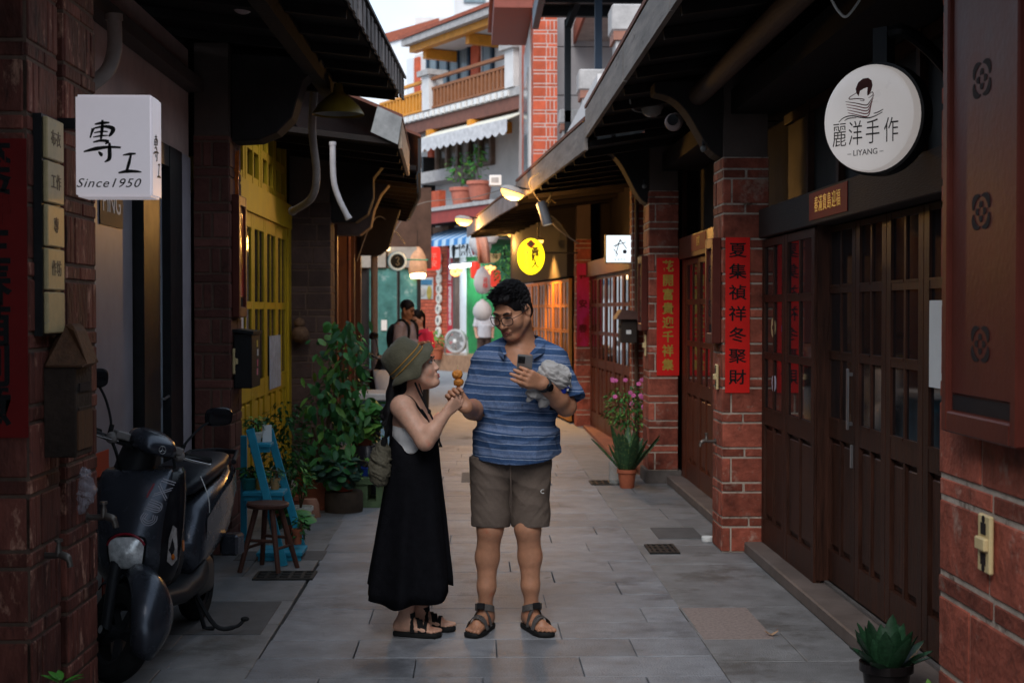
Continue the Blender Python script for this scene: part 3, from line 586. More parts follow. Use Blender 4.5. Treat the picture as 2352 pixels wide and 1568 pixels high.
# second storey windows, ledge, red roof edge
a, b = fs(1003, 350, -.1)[0], fs(1128, 330, -.1)[0]; z1 = fs(1060, 312, -.1)[1]; z0 = fs(1060, 382, -.1)[1]
m = MB(); n_ = 5; wd = (b-a)/n_
for k in range(n_+1): fb(m, a+wd*k-.06, a+wd*k+.06, -.2, -.06, z0, z1)
fb(m, a-.05, b+.05, -.2, -.05, z0-.1, z0); Wn = m.obj('window', M('grey_brown_wood', (.16, .11, .085), .6, .3), FAR)
for k in range(n_): m = MB(); fb(m, a+wd*k+.06, a+wd*(k+1)-.06, -.2, -.15, z0, z1); m.obj('pane', M('brown_pane', (.055, .042, .03), .2, .6, 2), Wn)
m = MB(); fb(m, a-.6, a-.3, -.2, -.1, z0-1.0, z1); m.obj('brick_pilaster', BRICKO, FAR)
m = MB(); fb(m, a-.2, a+2.2, -.2, .5, z0-.42, z0-.1); m.obj('window_ledge', STG, FAR)
m = MB(); fb(m, a-.2, a-.08, -.1, .3, z0-2, z0+.4); m.obj('post', BLACK, FAR)
zr = fs(1000, 500, 1.2)[1]; s0 = fs(928, 500, 1.2)[0]
m = MB(); fb(m, s0, sR, 1.1, 1.25, zr-.16, zr+.16); m.obj('red_fascia', M('red_fascia', (.30, .05, .04), .55, .2), FAR); m = MB(); fb(m, s0, sR, -.2, 1.3, zr+.17, zr+.27); m.obj('porch_slab', STG, FAR)
m = MB(); fb(m, s0, sR, -.2, 1.1, zr-.1, zr-.02); m.obj('porch_soffit', EAVE, FAR); m = MB(); fb(m, s0+.2, s0+2, .9, 1.1, zr+.27, zr+.75); m.obj('brick_parapet', BRICKO, FAR)
# ---- ground floor shop fronts of that house
a = fs(945, 700)[0]; b = fs(1030, 700)[0]
m = MB(); fb(m, a-1.2, b, -.2, 0, 0, zr-.1); bw = m.obj('brick_wall', MORTD, FAR)
u2 = UF; r_ = random.Random(3); zz = .05; row = 0
while zz < 3.6:
    s = a + (.12 if row % 2 else 0)
    while s < b - .05:
        l = min(.27, b - s); me = cubemesh(l-.015, .04, .085, BRICKO); pq = fp_(s+l/2, .0, zz+.045); place('brick', me, pq, bw, rot=(0, 0, math.atan2(UF.y, UF.x))); s += .275
    zz += .1; row += 1
m = MB(); fb(m, b, b+.35, -.2, .04, .4, 3.4); rb = m.obj('banner', M('red_banner', (.42, .02, .03), .6, .1), FAR)
text('金門一條根故事館歡迎參觀選購', .19, WHITE, rb, fp_(b+.175, .043, 1.95), NF, line=.82, sx=1.0) if False else None
tt = '\n'.join('名產貢糖一條根麵線伴手禮'); text(tt, .185, WHITE, rb, fp_(b+.175, .045, 2.15), NF, line=.86)
m = MB(); fb(m, b+.35, b+.5, -.2, .05, 0, 3.5); m.obj('door_jamb', M('brown_jamb', (.10, .07, .06), .6), FAR)
g0 = fs(1063, 700)[0]; g1 = 2.6
m = MB(); fb(m, b+.5, g0, -.6, -.1, 0, 3.6); m.obj('white_wall', M('cool_white_wall', (.62, .65, .68), .6, .06), FAR)  # plain cool white wall colour
POST = M('green_poster', (.02, .17, .05), .6, .8, .8, stain=[((.30, .42, .26), .62, .9), ((.012, .06, .03), .58, 2.5)])
m = MB(); fb(m, g0, g1, -.6, -.12, 0, 3.4); m.obj('poster_wall', POST, FAR)
m = MB(); fb(m, b+.4, g1, -.6, .1, 3.4, 3.8); m.obj('lintel', M('green_lintel', (.05, .12, .04), .7), FAR)
m = MB(); fb(m, b+.2, g1, -.2, 1.2, 0, .42); lg = m.obj('ledge', M('ledge_stone', (.30, .17, .10), .8, .3, 6, .3, 30), FAR)
SB = thing('shop_signboard', 'white shop signboard with brush lettering under the blue striped awning', 'sign', loc=tuple(fp_(b+1, .15, 3.5)))
a1, b1 = fs(1033, 575, .3)[0], fs(1098, 575, .3)[0]; z1, z0 = fs(1060, 556, .3)[1], fs(1060, 590, .3)[1]
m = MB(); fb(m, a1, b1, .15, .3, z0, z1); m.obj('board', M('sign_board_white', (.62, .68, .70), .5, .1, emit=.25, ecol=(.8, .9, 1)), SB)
text('一條根', .52, INK, SB, fp_((a1+b1)/2-.1, .302, (z0+z1)/2), NF, off=.012, sx=.8); m = MB(); m.ell(fp_(b1-.25, .31, (z0+z1)/2+.1), (.09, .02, .3), m=FM); m.obj('red_mark', REDP, SB)
m = MB(); m.ell(fp_(a1+.25, .31, (z0+z1)/2), (.1, .02, .25), m=FM); m.obj('black_mark', INK, SB)
FT = thing('tube_lamp', 'bright white fluorescent tube over the far shop doorway', 'lamp', loc=tuple(fp_(b+1, .2, 3.3)))
q0, q1 = PP(1035, 613, AF+NF*.2, NF), PP(1096, 607, AF+NF*.2, NF); m = MB().tube([q0, q1], .045, 8); m.obj('tube', M('tube_light', (1, 1, 1), .4, 0, emit=5, ecol=(.9, .97, 1)), FT); MB().beam(q0+Vector((0,0,.07)), q1+Vector((0,0,.07)), .1, .05).obj('housing', WHITE, FT)
ld = bpy.data.lights.new('tube_glow', 'AREA'); ld.shape = 'RECTANGLE'; ld.size = 1.2; ld.size_y = .1; ld.energy = 16; ld.color = (.9, .97, 1)
lo = bpy.data.objects.new('tube_glow', ld); COL.objects.link(lo); lo.parent = FT; lo.location = (q0+q1)/2 - org(FT) - Vector((0, 0, .1))
# blue striped awning
BA = thing('striped_awning', 'blue and white checked awning over the far shop', 'awning', loc=tuple(PP(1020, 540, AF+NF*1, NF)))
BLU = [M('awning_blue', (.06, .22, .50), .7, .1), M('awning_pale', (.45, .58, .70), .7, .1)]
a1, b1 = fs(955, 545, 1.3)[0], fs(1100, 530, 1.3)[0]; zt, zl = fs(1030, 522, .2)[1], fs(1020, 552, 1.3)[1]; n_ = 16
for k in range(n_):
    s0_, s1_ = a1+(b1-a1)*k/n_, a1+(b1-a1)*(k+1)/n_
    m = MB(); m.loft([[fp_(s0_, .0, zt), fp_(s1_, .0, zt)], [fp_(s0_, .7, zt-(zt-zl)*.42), fp_(s1_, .7, zt-(zt-zl)*.42)], [fp_(s0_, 1.3, zl+.02), fp_(s1_, 1.3, zl+.02)], [fp_(s0_, 1.32, zl-.15), fp_(s1_, 1.32, zl-.15)]], False, False, closed=False); m.obj('stripe', BLU[k % 2], BA)
for k in (0, 1): MB().tube([fp_(a1+(b1-a1)*k, .0, zt-.5), fp_(a1+(b1-a1)*k, 1.25, zl)], .03, 6).obj('arm', PIPE, BA)
# discs with characters on the brick wall
DISC = M('wood_disc', (.66, .62, .54), .7, .12, 8)
dz_ = [597-5, 617, 640.5, 664, 686, 710, 736, 762]
for k, ch in enumerate('好時一條根故事館'):
    q = PP(1010 - (k > 4)*1.5, dz_[k], AF+NF*.05, NF)
    t = thing('character_disc', ('topmost', 'second from top', 'third from top with a single stroke', 'fourth from top', 'fifth from top', 'sixth from top', 'seventh from top', 'lowest')[k] + ' round lettered disc on the far brick wall', 'sign', 'lettered discs down the far brick wall', tuple(q))
    pts = []
    for j in range(18):
        aa = 2*PI*j/18; rr = .150*(1 + .07*noise.noise(Vector((math.cos(aa)*1.4, math.sin(aa)*1.4, k*3.1)))); pts.append(q + UF*math.cos(aa)*rr + Vector((0, 0, math.sin(aa)*rr)))
    MB().prism(pts, NF*.05).obj('disc', DISC, t); text(ch, .14, M('disc_ink', (.12, .11, .10), .6), t, q + NF*.052, NF, off=.004)
# floor fan on the ledge
FN = thing('floor_fan', 'round grey industrial floor fan on the brick ledge of the far shop', 'fan', loc=tuple(PP(1048, 815, AF+NF*.8, NF)))
cq = PP(1048, 783, AF+NF*.8, NF); FF = frame((-.45, -.85, 0)); FG = M('fan_grey', (.42, .42, .42), .45, .1)
def fw(x, y, z): return cq + FF @ Vector((x, y, z))
rr = .29; m = MB(); m.lathe(cq, [(rr, -.09), (rr+.03, -.08), (rr+.035, .08), (rr, .09), (rr-.02, .08), (rr-.02, -.08), (rr, -.09)], 28, FF, cap0=False, cap1=False); m.obj('shroud', FG, FN, smooth=True)
for k in range(6):
    r1 = .06 + k*.04; MB().tube([fw(math.cos(2*PI*j/24)*r1, math.sin(2*PI*j/24)*r1, .085) for j in range(25)], .006, 5, caps=False).obj('grille_ring', FG, FN)
m = MB()
for k in range(24): aa = 2*PI*k/24; m.tube([fw(.05*math.cos(aa), .05*math.sin(aa), .09), fw(rr*math.cos(aa), rr*math.sin(aa), .08)], .004, 4)
m.obj('grille_spokes', FG, FN); m = MB().lathe(cq, [(.055, .07), (.055, .1), (.03, .11)], 14, FF); m.obj('hub', WHITE, FN)
for k in range(5):
    aa = 2*PI*k/5; b_ = .5; MB().loft([[fw(.05*math.cos(aa), .05*math.sin(aa), .0), fw(.05*math.cos(aa+b_), .05*math.sin(aa+b_), .04)], [fw(.25*math.cos(aa-.2), .25*math.sin(aa-.2), -.03), fw(.25*math.cos(aa+b_+.2), .25*math.sin(aa+b_+.2), .05)]], False, False, closed=False).obj('blade', M('fan_blade', (.2, .2, .2), .5), FN)
MB().tube([fw(-.33, .02, 0), fw(-.36, -.3, 0), fw(-.33, -.37, 0), fw(.33, -.37, 0), fw(.36, -.3, 0), fw(.33, .02, 0)], .025, 8).obj('stand', FG, FN, smooth=True)
# ---- brick tower house right of the bend
TW = thing('brick_tower_house', 'red brick corner house with pale joints rising above the right eaves', 'building', loc=(1.4, 27.5, 0))
MJ = M('pale_joint', (.50, .40, .36), .8, .15)
tp = MB().box(1.127, 1.58, 27.0, 36, 0, 9.5).obj('corner_pier', MJ, TW)
bricks(tp, (1.127, 27.0, 0), (1, 0, 0), (0, -1, 0), .453, 3.9, 8.4, BRICKO, big=.17, thin=.045, gap=.018, mode=3, seed=71, narrow=.055, proud=.004)
for (y0, y1) in ((27.1, 28.0), (31.5, 33.5)): bricks(tp, (1.127, y0, 0), (0, 1, 0), (-1, 0, 0), y1-y0, 3.9, 8.4, BRICKO, big=.17, thin=.045, gap=.018, mode=2, seed=72, proud=.004)
MB().box(1.10, 1.126, 28.1, 31.4, 3.9, 7.2).obj('plaster_panel', WALLW, TW); Wn = MB().box(1.085, 1.10, 28.6, 30.9, 4.4, 6.5).obj('window', STG, TW); MB().box(1.075, 1.085, 28.7, 30.8, 4.5, 6.4).obj('pane', CURT, Wn)
CAN = M('red_canopy', (.24, .07, .05), .6, .15); MB().box(.38, 1.12, 27.0, 30.8, 7.33, 7.62).obj('canopy', CAN, TW, bevel=.01); MB().box(.3, 1.14, 26.9, 30.9, 7.62, 7.72).obj('canopy_cap', TILE, TW)
GW = thing('grey_panel_house', 'light grey panelled house behind the dark steel pergola', 'building', loc=(3, 28, 0))
PANL = M('grey_panel', (.40, .37, .37), .7, .1, 2, rand=.06)
MB().box(1.6, 7, 28.05, 28.3, 0, 12).obj('wall', M('panel_joint', (.2, .18, .18), .8), GW)
for i in range(4):
    for j in range(9): MB().box(1.6+i*1.3, 1.6+i*1.3+1.28, 28.0, 28.06, 3.0+j*.95, 3.0+j*.95+.93).obj('panel', PANL, GW)
MB().box(2.0, 4.5, 24, 28, 6.9, 7.1).obj('overhang', M('overhang', (.42, .35, .32), .7), GW); MB().box(1.95, 2.0, 23.9, 28, 6.85, 7.2).obj('overhang_edge', TILE, GW)
PG = thing('steel_pergola', 'dark blue steel pergola with flat roof on the terrace above the right eaves', 'pergola', loc=(1.8, 21, 3.6))
STL = M('navy_steel', (.018, .032, .055), .45, .2); STB = M('black_steel', (.012, .015, .018), .5, .2)
MB().box(1.70, 1.80, 20.0, 20.1, 3.9, 6.6).obj('post', STL, PG); MB().box(1.40, 1.50, 22.0, 22.1, 4.0, 6.1).obj('post', STB, PG); MB().beam((1.45, 22.05, 6.0), (1.75, 21.2, 6.75), .1, .1).obj('brace', STB, PG)
for k in range(5): MB().box(1.0, 4.5, 18.5+k*1.0, 18.62+k*1.0, 6.25, 6.4).obj('roof_beam', STB, PG)
MB().box(.95, 4.6, 18.3, 23.2, 6.4, 6.5).obj('roof_sheet', STB, PG); MB().box(.95, 1.05, 18.3, 23.2, 6.18, 6.398).obj('edge_beam', STL, PG)
TP = thing('terrace_parapet', 'pale stone capped terrace piers standing above the right eaves', 'parapet', loc=(1.6, 20, 3.5))
for (x0, x1, y0, z0, z1) in ((1.40, 1.80, 19.0, 4.55, 4.83), (1.32, 1.64, 22.0, 4.5, 4.72), (1.55, 1.95, 16.0, 4.75, 5.05)):
    MB().box(x0, x1, y0, y0+.5, z0, z1).obj('cap', STG, TP, bevel=.02); MB().box(x0+.05, x1-.05, y0+.05, y0+.45, 3.5, z0-.1).obj('pier', STG, TP); MB().box(x0+.02, x1-.02, y0+.02, y0+.48, z0-.1, z0).obj('neck', M('red_neck', (.3, .14, .1), .7), TP)
MB().box(1.3, 1.45, 15, 26, 3.4, 4.1).obj('parapet_wall', WALLW, TP)
# rear white building in the haze of the sky
WB = thing('white_house', 'plain white house with red tiled verge behind the balcony house', 'building', loc=(-4, 58, 0))
q0 = P(840, 300, 58); q1 = P(952, 300, 58); zt = P(900, 82, 58).z; zl = P(880, 95, 58).z
m = MB(); m.prism([(q0.x-3, 58, 0), (q1.x+1, 58, 0), (q1.x+1, 58, zt+.3), (q0.x-3, 58, zl-1.2)], (0, 4, 0)); m.obj('wall', M('white_render', (.62, .63, .64)), WB)
m = MB(); m.prism([(q0.x-3, 57.9, zl-1.2), (q1.x+1, 57.9, zt+.3), (q1.x+1, 57.9, zt+.7), (q0.x-3, 57.9, zl-.8)], (0, 4.2, 0)); m.obj('roof_verge', TILE, WB)
WC = thing('pale_house', 'pale grey upper storey behind the red tiled roof at the top', 'building', loc=(-1, 62, 0))
q0 = P(953, 30, 60); q1 = P(1150, 20, 60); MB().box(q0.x, q1.x+6, 60, 64, 0, P(980, 40, 60).z).obj('wall', WALLW, WC)
q0 = P(1043, 5, 60); MB().box(q0.x, q0.x+6, 59.5, 63, P(1000, 40, 60).z, P(1000, -60, 60).z).obj('penthouse', WALLW, WC); q = P(1065, 0, 59.4); MB().box(q.x, q.x+.9, 59.4, 59.5, q.z-.1, q.z+1.2).obj('window', CURT, WC)
# ================================================================ people: smooth implicit bodies -> one continuous mesh each
import openvdb as vdb
class SDF:
    def __init__(s): s.p = []
    def cone(s, a, b, r1, r2=None, k=.012, op='+'): s.p.append(('c', Vector(a), Vector(b), r1, r1 if r2 is None else r2, k, op)); return s
    def chain(s, pts, rs, k=.012):
        for i in range(len(pts)-1): s.cone(pts[i], pts[i+1], rs[i], rs[i+1], k)
        return s
    def ell(s, c, r, m=None, k=.012, op='+'): s.p.append(('e', Vector(c), r, m or Matrix.Identity(3), k, op)); return s
    def frus(s, a, b, r1, r2, k=.01, op='+', sq=1, ax=None): s.p.append(('f', Vector(a), Vector(b), r1, r2, k, op)); return s
    def plane(s, o, n, op='cut'): s.p.append(('p', Vector(o), Vector(n).normalized())); return s    # removes the side n points to
    def mesh(s, res=.005):
        pts = []
        for q in s.p:
            if q[0] == 'c' or q[0] == 'f':
                if q[-1] == '+':
                    r = max(q[3], q[4]) + .03
                    for v in (q[1], q[2]): pts += [v - Vector((r,)*3), v + Vector((r,)*3)]
            elif q[0] == 'e' and q[-1] == '+': r = max(q[2]) + .03; pts += [q[1] - Vector((r,)*3), q[1] + Vector((r,)*3)]
        lo = np.array([min(p[i] for p in pts) for i in range(3)]); hi = np.array([max(p[i] for p in pts) for i in range(3)])
        n = np.ceil((hi-lo)/res).astype(int) + 1; D = np.full(n, .05, np.float32)
        ax = [lo[i] + res*np.arange(n[i]) for i in range(3)]
        for q in s.p:
            if q[0] == 'p':
                o, nn = q[1], q[2]
                d = (ax[0][:,None,None]-o.x)*nn.x + (ax[1][None,:,None]-o.y)*nn.y + (ax[2][None,None,:]-o.z)*nn.z
                D = np.maximum(D, d).astype(np.float32); continue
            if q[0] == 'e': c = np.array(q[1]); e = max(q[2]) + .05; b0, b1 = c-e, c+e
            else:
                A, B = np.array(q[1]), np.array(q[2]); e = max(q[3], q[4]) + .05; b0, b1 = np.minimum(A, B)-e, np.maximum(A, B)+e
            i0 = np.maximum(0, ((b0-lo)/res).astype(int)); i1 = np.minimum(n, ((b1-lo)/res).astype(int)+2)
            if (i1 <= i0).any(): continue
            sl = tuple(slice(a, b) for a, b in zip(i0, i1))
            X = ax[0][sl[0]][:,None,None]; Y = ax[1][sl[1]][None,:,None]; Z = ax[2][sl[2]][None,None,:]
            if q[0] == 'e':
                m = q[3]; dx, dy, dz = X-q[1].x, Y-q[1].y, Z-q[1].z; r = q[2]
                l = [dx*m[0][i] + dy*m[1][i] + dz*m[2][i] for i in range(3)]
                k0 = np.sqrt((l[0]/r[0])**2 + (l[1]/r[1])**2 + (l[2]/r[2])**2) + 1e-9
                k1 = np.sqrt((l[0]/r[0]**2)**2 + (l[1]/r[1]**2)**2 + (l[2]/r[2]**2)**2) + 1e-9
                d = k0*(k0-1)/k1; k, op = q[4], q[5]
            else:
                a, b = q[1], q[2]; ab = b-a; L2 = max(ab.length_squared, 1e-9)
                t = ((X-a.x)*ab.x + (Y-a.y)*ab.y + (Z-a.z)*ab.z)/L2; tc = np.clip(t, 0, 1)
                px, py, pz = X-a.x-ab.x*tc, Y-a.y-ab.y*tc, Z-a.z-ab.z*tc; rr = q[3] + (q[4]-q[3])*tc
                if q[0] == 'c': d = np.sqrt(px*px+py*py+pz*pz) - rr
                else:
                    qx, qy, qz = X-a.x-ab.x*t, Y-a.y-ab.y*t, Z-a.z-ab.z*t; L = math.sqrt(L2)
                    d = np.maximum(np.sqrt(qx*qx+qy*qy+qz*qz) - rr, (np.abs(t-.5)-.5)*L)
                k, op = q[5], q[6]
            cur_ = D[sl]
            if op == '+': h = np.maximum(k - np.abs(cur_-d), 0)/k; D[sl] = np.minimum(cur_, d) - h*h*k*.25
            else: d = -d; h = np.maximum(k - np.abs(cur_-d), 0)/k; D[sl] = np.maximum(cur_, d) + h*h*k*.25
        g = vdb.FloatGrid(.05); g.copyFromArray(np.clip(D, -.05, .05).astype(np.float32)); p_, q_ = g.convertToQuads(isovalue=0)
        return np.asarray(p_)*res + lo, np.asarray(q_)
    def obj(s, name, mat, parent, res=.005, fn=None, label=None):
        v, f = s.mesh(res)
        if fn: v = fn(v)
        mb = MB(); mb.v = [tuple(x) for x in v]; mb.f = [tuple(int(i) for i in x) for x in f]
        o = mb.obj(name, mat, parent, smooth=2, label=label); return o
def skinmat(name, c): return M(name, c, .46, .16, 25, .12, 260, sss=.1, spec=.35, stain=[((c[0]*1.08, c[1]*.72, c[2]*.66), .58, 7), ((c[0]*.72, c[1]*.66, c[2]*.62), .66, 14)])
SK1 = skinmat('skin_tan', (.42, .20, .118)); SK2 = skinmat('skin_light', (.60, .335, .235)); SK3 = skinmat('skin_brown', (.30, .15, .09))
HAIR = M('black_hair', (.007, .006, .007), .55, .4, 60, .3, 200, stretch=(1, 1, 3))
def wrinkle(amp, sc=(9, 9, 9), seed=0, mask=None):
    def f(v):
        out = v.copy(); c = v.mean(0)
        for i in range(len(v)):
            p = v[i]; a = amp if mask is None else amp*mask(p)
            q = Vector((p[0]*sc[0]+seed, p[1]*sc[1], p[2]*sc[2]))
            n1 = noise.noise(q) + .5*noise.noise(q*2.1); d = Vector((p[0]-c[0], p[1]-c[1], 0)); d = d/(d.length+1e-6)
            r_ = (1-abs(n1)*2)*a; out[i] = (p[0]+d.x*r_, p[1]+d.y*r_, p[2]+ n1*a*.3)
        return out
    return f
def head_prims(S, c, m, neck, sc=1.0, full=1.0, nr=.056, k=.014, ns=1.0):
    H = lambda x, y, z: Vector(c) + m @ (Vector((x, y, z))*sc)
    e = lambda cc, r, kk=.012, op='+': S.ell(H(*cc), tuple(q*sc for q in r), m, kk*sc, op)
    e((0, .015, .035), (.077, .097, .088)); e((0, -.032, -.035), (.065*full, .063, .086)); 
    for s in (-1, 1):
        e((s*.036*full, -.056, -.034), (.031*full, .03, .036)); S.cone(H(s*.055*full, .0, -.05), H(s*.022*full, -.06, -.102), .026*sc, .022*sc, .015)
    e((0, -.074, -.100), (.027, .022, .021)); e((0, -.045, -.108), (.035*full, .04, .018), .02)
    S.cone(H(-.04, -.082, .026), H(.04, -.082, .026), .011*sc, .011*sc, .012)
    for s in (-1, 1): e((s*.031, -.099, .007), (.019, .011, .011), .012, '-')
    S.cone(H(0, -.088, .004), H(0, -.091-.022*ns, -.034), .008*sc, .0115*sc, .014)
    for s in (-1, 1): e((s*.012, -.101, -.037), (.009, .011, .008), .006)
    S.cone(H(-.02, -.091, -.066), H(.02, -.091, -.066), .0075*sc, .0075*sc, .006); S.cone(H(-.015, -.089, -.078), H(.015, -.089, -.078), .0085*sc, .0085*sc, .006)
    for s in (-1, 1): e((s*.080, .012, -.008), (.011, .021, .033), .006); e((s*.088, .006, -.004), (.006, .012, .02), .006, '-')
    S.cone(H(0, .028, -.07), neck, nr*sc, nr*1.08, .03); return H
def hand_prims(S, w, Yd, Zd, curl, thumb, sc=1.0, left=False, spread=.3):
    # wrist w, Yd towards fingers, Zd back of the hand; thumb side +X (right hand: X = Y x Z)
    Yv = Vector(Yd).normalized(); Zv = Vector(Zd); Zv = (Zv - Yv*Zv.dot(Yv)).normalized(); Xv = Yv.cross(Zv)*(-1 if left else 1)
    G = lambda p: Vector(w) + (Xv*p[0] + Yv*p[1] + Zv*p[2])*sc
    xs = (.030, .010, -.010, -.029); ln = (.072, .080, .074, .058)
    for i, x in enumerate(xs):
        S.cone(G((x*.55, .005, -.002)), G((x, .082 - abs(x-.005)*.25, 0)), .0155*sc, .0125*sc, .012*sc)
        p = Vector((x, .084 - abs(x-.005)*.25, 0)); ang = 0; c = curl[i] if isinstance(curl, (list, tuple)) else curl
        for j, (fr, r0, r1) in enumerate(((.44, .0098, .0090), (.32, .0090, .0083), (.26, .0083, .0072))):
            ang += c*(.8, 1.1, .75)[j]; q = p + Vector((x*spread*.15*(j == 0), math.cos(ang)*ln[i]*fr, -math.sin(ang)*ln[i]*fr))
            S.cone(G(p), G(q), r0*sc, r1*sc, .004*sc); p = q
    t = [Vector(q) for q in thumb]
    for j in range(len(t)-1): S.cone(G(t[j]), G(t[j+1]), (.017, .0125, .0105, .009)[j]*sc, (.0125, .0105, .009, .008)[j]*sc, .008*sc)
    return G
def foot_prims(S, ank, toe_dir, sc=1.0):
    d = Vector((toe_dir[0], toe_dir[1], 0)).normalized(); x = Vector((-d.y, d.x, 0)); a = Vector((ank[0], ank[1], 0)); G = lambda u, v, z: a + d*u*sc + x*v*sc + Vector((0, 0, z*sc + .024))
    S.cone(G(-.045, 0, .026), G(-.01, 0, .07), .032*sc, .036*sc, .02); S.cone(G(-.02, 0, .04), G(.11, 0, .025), .034*sc, .026*sc, .025)
    for i, (v, r, l) in enumerate(((.030, .0125, .178), (.012, .0095, .182), (-.004, .009, .175), (-.019, .0085, .165), (-.033, .0085, .152))):
        S.cone(G(.06, v*.7, .02), G(l-.045, v, .013), .019*sc, .0125*sc, .012); S.cone(G(l-.045, v, .013), G(l, v*1.08, .008), r*sc, r*.92*sc, .003)
    return G
def sandal(T, G, Sm, strapm, kind=0, sc=1.0):
    pts = [G(u, v, -.012) for u, v in ((-.075, .0), (-.07, .028), (-.04, .036), (.04, .038), (.10, .048), (.15, .047), (.185, .034), (.195, .01), (.19, -.018), (.17, -.042), (.12, -.05), (.04, -.04), (-.04, -.036), (-.07, -.028))]
    so = MB().prism([Vector((p.x, p.y, .001)) for p in pts], (0, 0, .026)).obj('sandal', Sm, T, smooth=True, bevel=.006)
    def band(us, z_, w, nm='strap', wd=.045):
        (u0, v0), (u1, v1) = us; m = MB(); rings = []
        for i in range(9):
            t = i/8; b = math.sin(PI*t); c = G(u0+(u1-u0)*t, v0+(v1-v0)*t, .002 + z_*b**.55); dd = (G(1, 0, 0)-G(0, 0, 0)).normalized()
            nrm = Vector((0, 0, 1))*.004
            rings.append([c - dd*w/2, c + dd*w/2, c + dd*w/2 + nrm, c - dd*w/2 + nrm])
        m.loft(rings).obj(nm, strapm, so)
    return so, band
# ---------------------------------------------------------------- man
MAN = thing('person', 'man in blue striped shirt and brown shorts looking down at his phone', 'person', loc=(.2, 7.1, 0))
mc = P(1176, 712, 7.03)
mm = Euler((R(24), R(3), R(-30)), 'XYZ').to_matrix() if False else (Matrix.Rotation(R(-34), 3, 'Z') @ Matrix.Rotation(R(28), 3, 'X'))
S = SDF(); nb = P(1196, 800, 7.13)
HM = head_prims(S, mc, mm, nb, 1.04, 1.10, .062)
shR, shL = P(1120, 828, 7.13), P(1266, 826, 7.13); elR, elL = P(1092, 942, 7.10), P(1300, 932, 7.05); wrR, wrL = P(1072, 936, 6.87), P(1246, 880, 6.86)
ch = P(1192, 870, 7.14); pe = P(1174, 1030, 7.14)
S.ell(ch, (.19, .115, .17), k=.05); S.ell((ch+pe)/2, (.18, .125, .2), k=.06); S.ell(pe, (.18, .12, .14), k=.05); S.cone(nb, ch+Vector((0, -.02, .12)), .075, .10, .05); S.cone(shR, shL, .06, .06, .05); S.cone(nb+Vector((0, -.02, -.02)), ch+Vector((0, -.065, .03)), .05, .06, .05)
S.chain([shR, elR], [.062, .047], .03); S.chain([elR, elR.lerp(wrR, .35), wrR], [.048, .049, .031], .02)
S.chain([shL, elL], [.062, .050], .03); S.chain([elL, elL.lerp(wrL, .35), wrL], [.050, .050, .032], .02)
hands_c = P(1047, 916, 6.84)
hand_prims(S, wrR, (hands_c + Vector((.0, .02, .012)) - wrR), (.25, .75, -.45), [.75, .9, .95, 1.0], [(.014, .012, -.006), (.034, .045, -.014), (.026, .075, -.030), (.012, .092, -.040)], 1.08, False)
phc = P(1204, 846, 6.835)
hand_prims(S, wrL, P(1196, 862, 6.79) - wrL, (0, -1, -.05), [.20, .22, .28, .36], [(.014, .012, -.006), (.036, .045, -.026), (.040, .078, -.036), (.034, .1, -.038)], 1.08, True)
hiR, hiL = P(1130, 1085, 7.13), P(1216, 1085, 7.13); knR, knL = P(1126, 1225, 7.09), P(1212, 1225, 7.09); anR, anL = P(1114, 1398, 7.12), P(1221, 1394, 7.12)
for h_, k_, a_, sd in ((hiR, knR, anR, -1), (hiL, knL, anL, 1)):
    S.chain([h_, k_ + Vector((0, 0, .03))], [.088, .063], .03); cf = k_.lerp(a_, .32) + Vector((sd*.006, .018, 0)); S.chain([k_+Vector((0,0,.03)), cf, k_.lerp(a_, .7), a_], [.062, .057, .043, .033], .03); S.cone(a_, Vector((a_.x, a_.y, .05)), .036, .036, .02)
fdR, fdL = (-.38, -1), (.42, -1)
GR = foot_prims(S, anR, fdR, 1.06); GL = foot_prims(S, anL, fdL, 1.06)
man_body = S.obj('body', SK1, MAN, .0045)
# hair: cap and tufts
Hs = SDF(); hp = lambda x, y, z: mc + mm @ (Vector((x, y, z))*1.04)
Hs.ell(hp(0, .018, .040), (.085, .105, .091), mm, .01); Hs.ell(hp(0, -.06, .095), (.06, .04, .026), mm, .02); Hs.ell(hp(0, .05, -.02), (.078, .065, .08), mm, .02)
Hs.ell(hp(0, -.118, -.006), (.088, .085, .092), mm, .006, '-')
for s in (-1, 1): Hs.ell(hp(s*.1, -.05, -.03), (.05, .05, .065), mm, .006, '-'); Hs.ell(hp(s*.095, .008, -.035), (.03, .03, .045), mm, .006, '-')
Hs.plane(hp(0, 0, -.075), mm @ Vector((0, .15, -1)))
hr = Hs.obj('hair', HAIR, MAN, .004)
m = MB(); r_ = random.Random(5)
for k in range(1100):
    th = r_.uniform(0, 2*PI); ph = r_.uniform(0, 1)**.7*1.25
    d = Vector((math.sin(ph)*math.cos(th)*.086, math.sin(ph)*math.sin(th)*.106, math.cos(ph)*.098)); b0 = Vector((0, .018, .040)) + d*.96
    if b0.y < -.04 and b0.z < .088: continue
    dr = (d.normalized()*.45 + Vector((r_.uniform(-.16, .16), -.62 + r_.uniform(-.18, .15), .42 + r_.uniform(-.1, .15)))).normalized(); l = r_.uniform(.022, .044)*(1.2 if b0.y < -.02 else .55)
    p0 = b0; p1 = b0 + dr*l*.6; p2 = b0 + dr*l + Vector((0, -.008, -.004))
    m.tube([hp(*p0), hp(*p1), hp(*p2)], [.0034, .0028, .0005], 4)
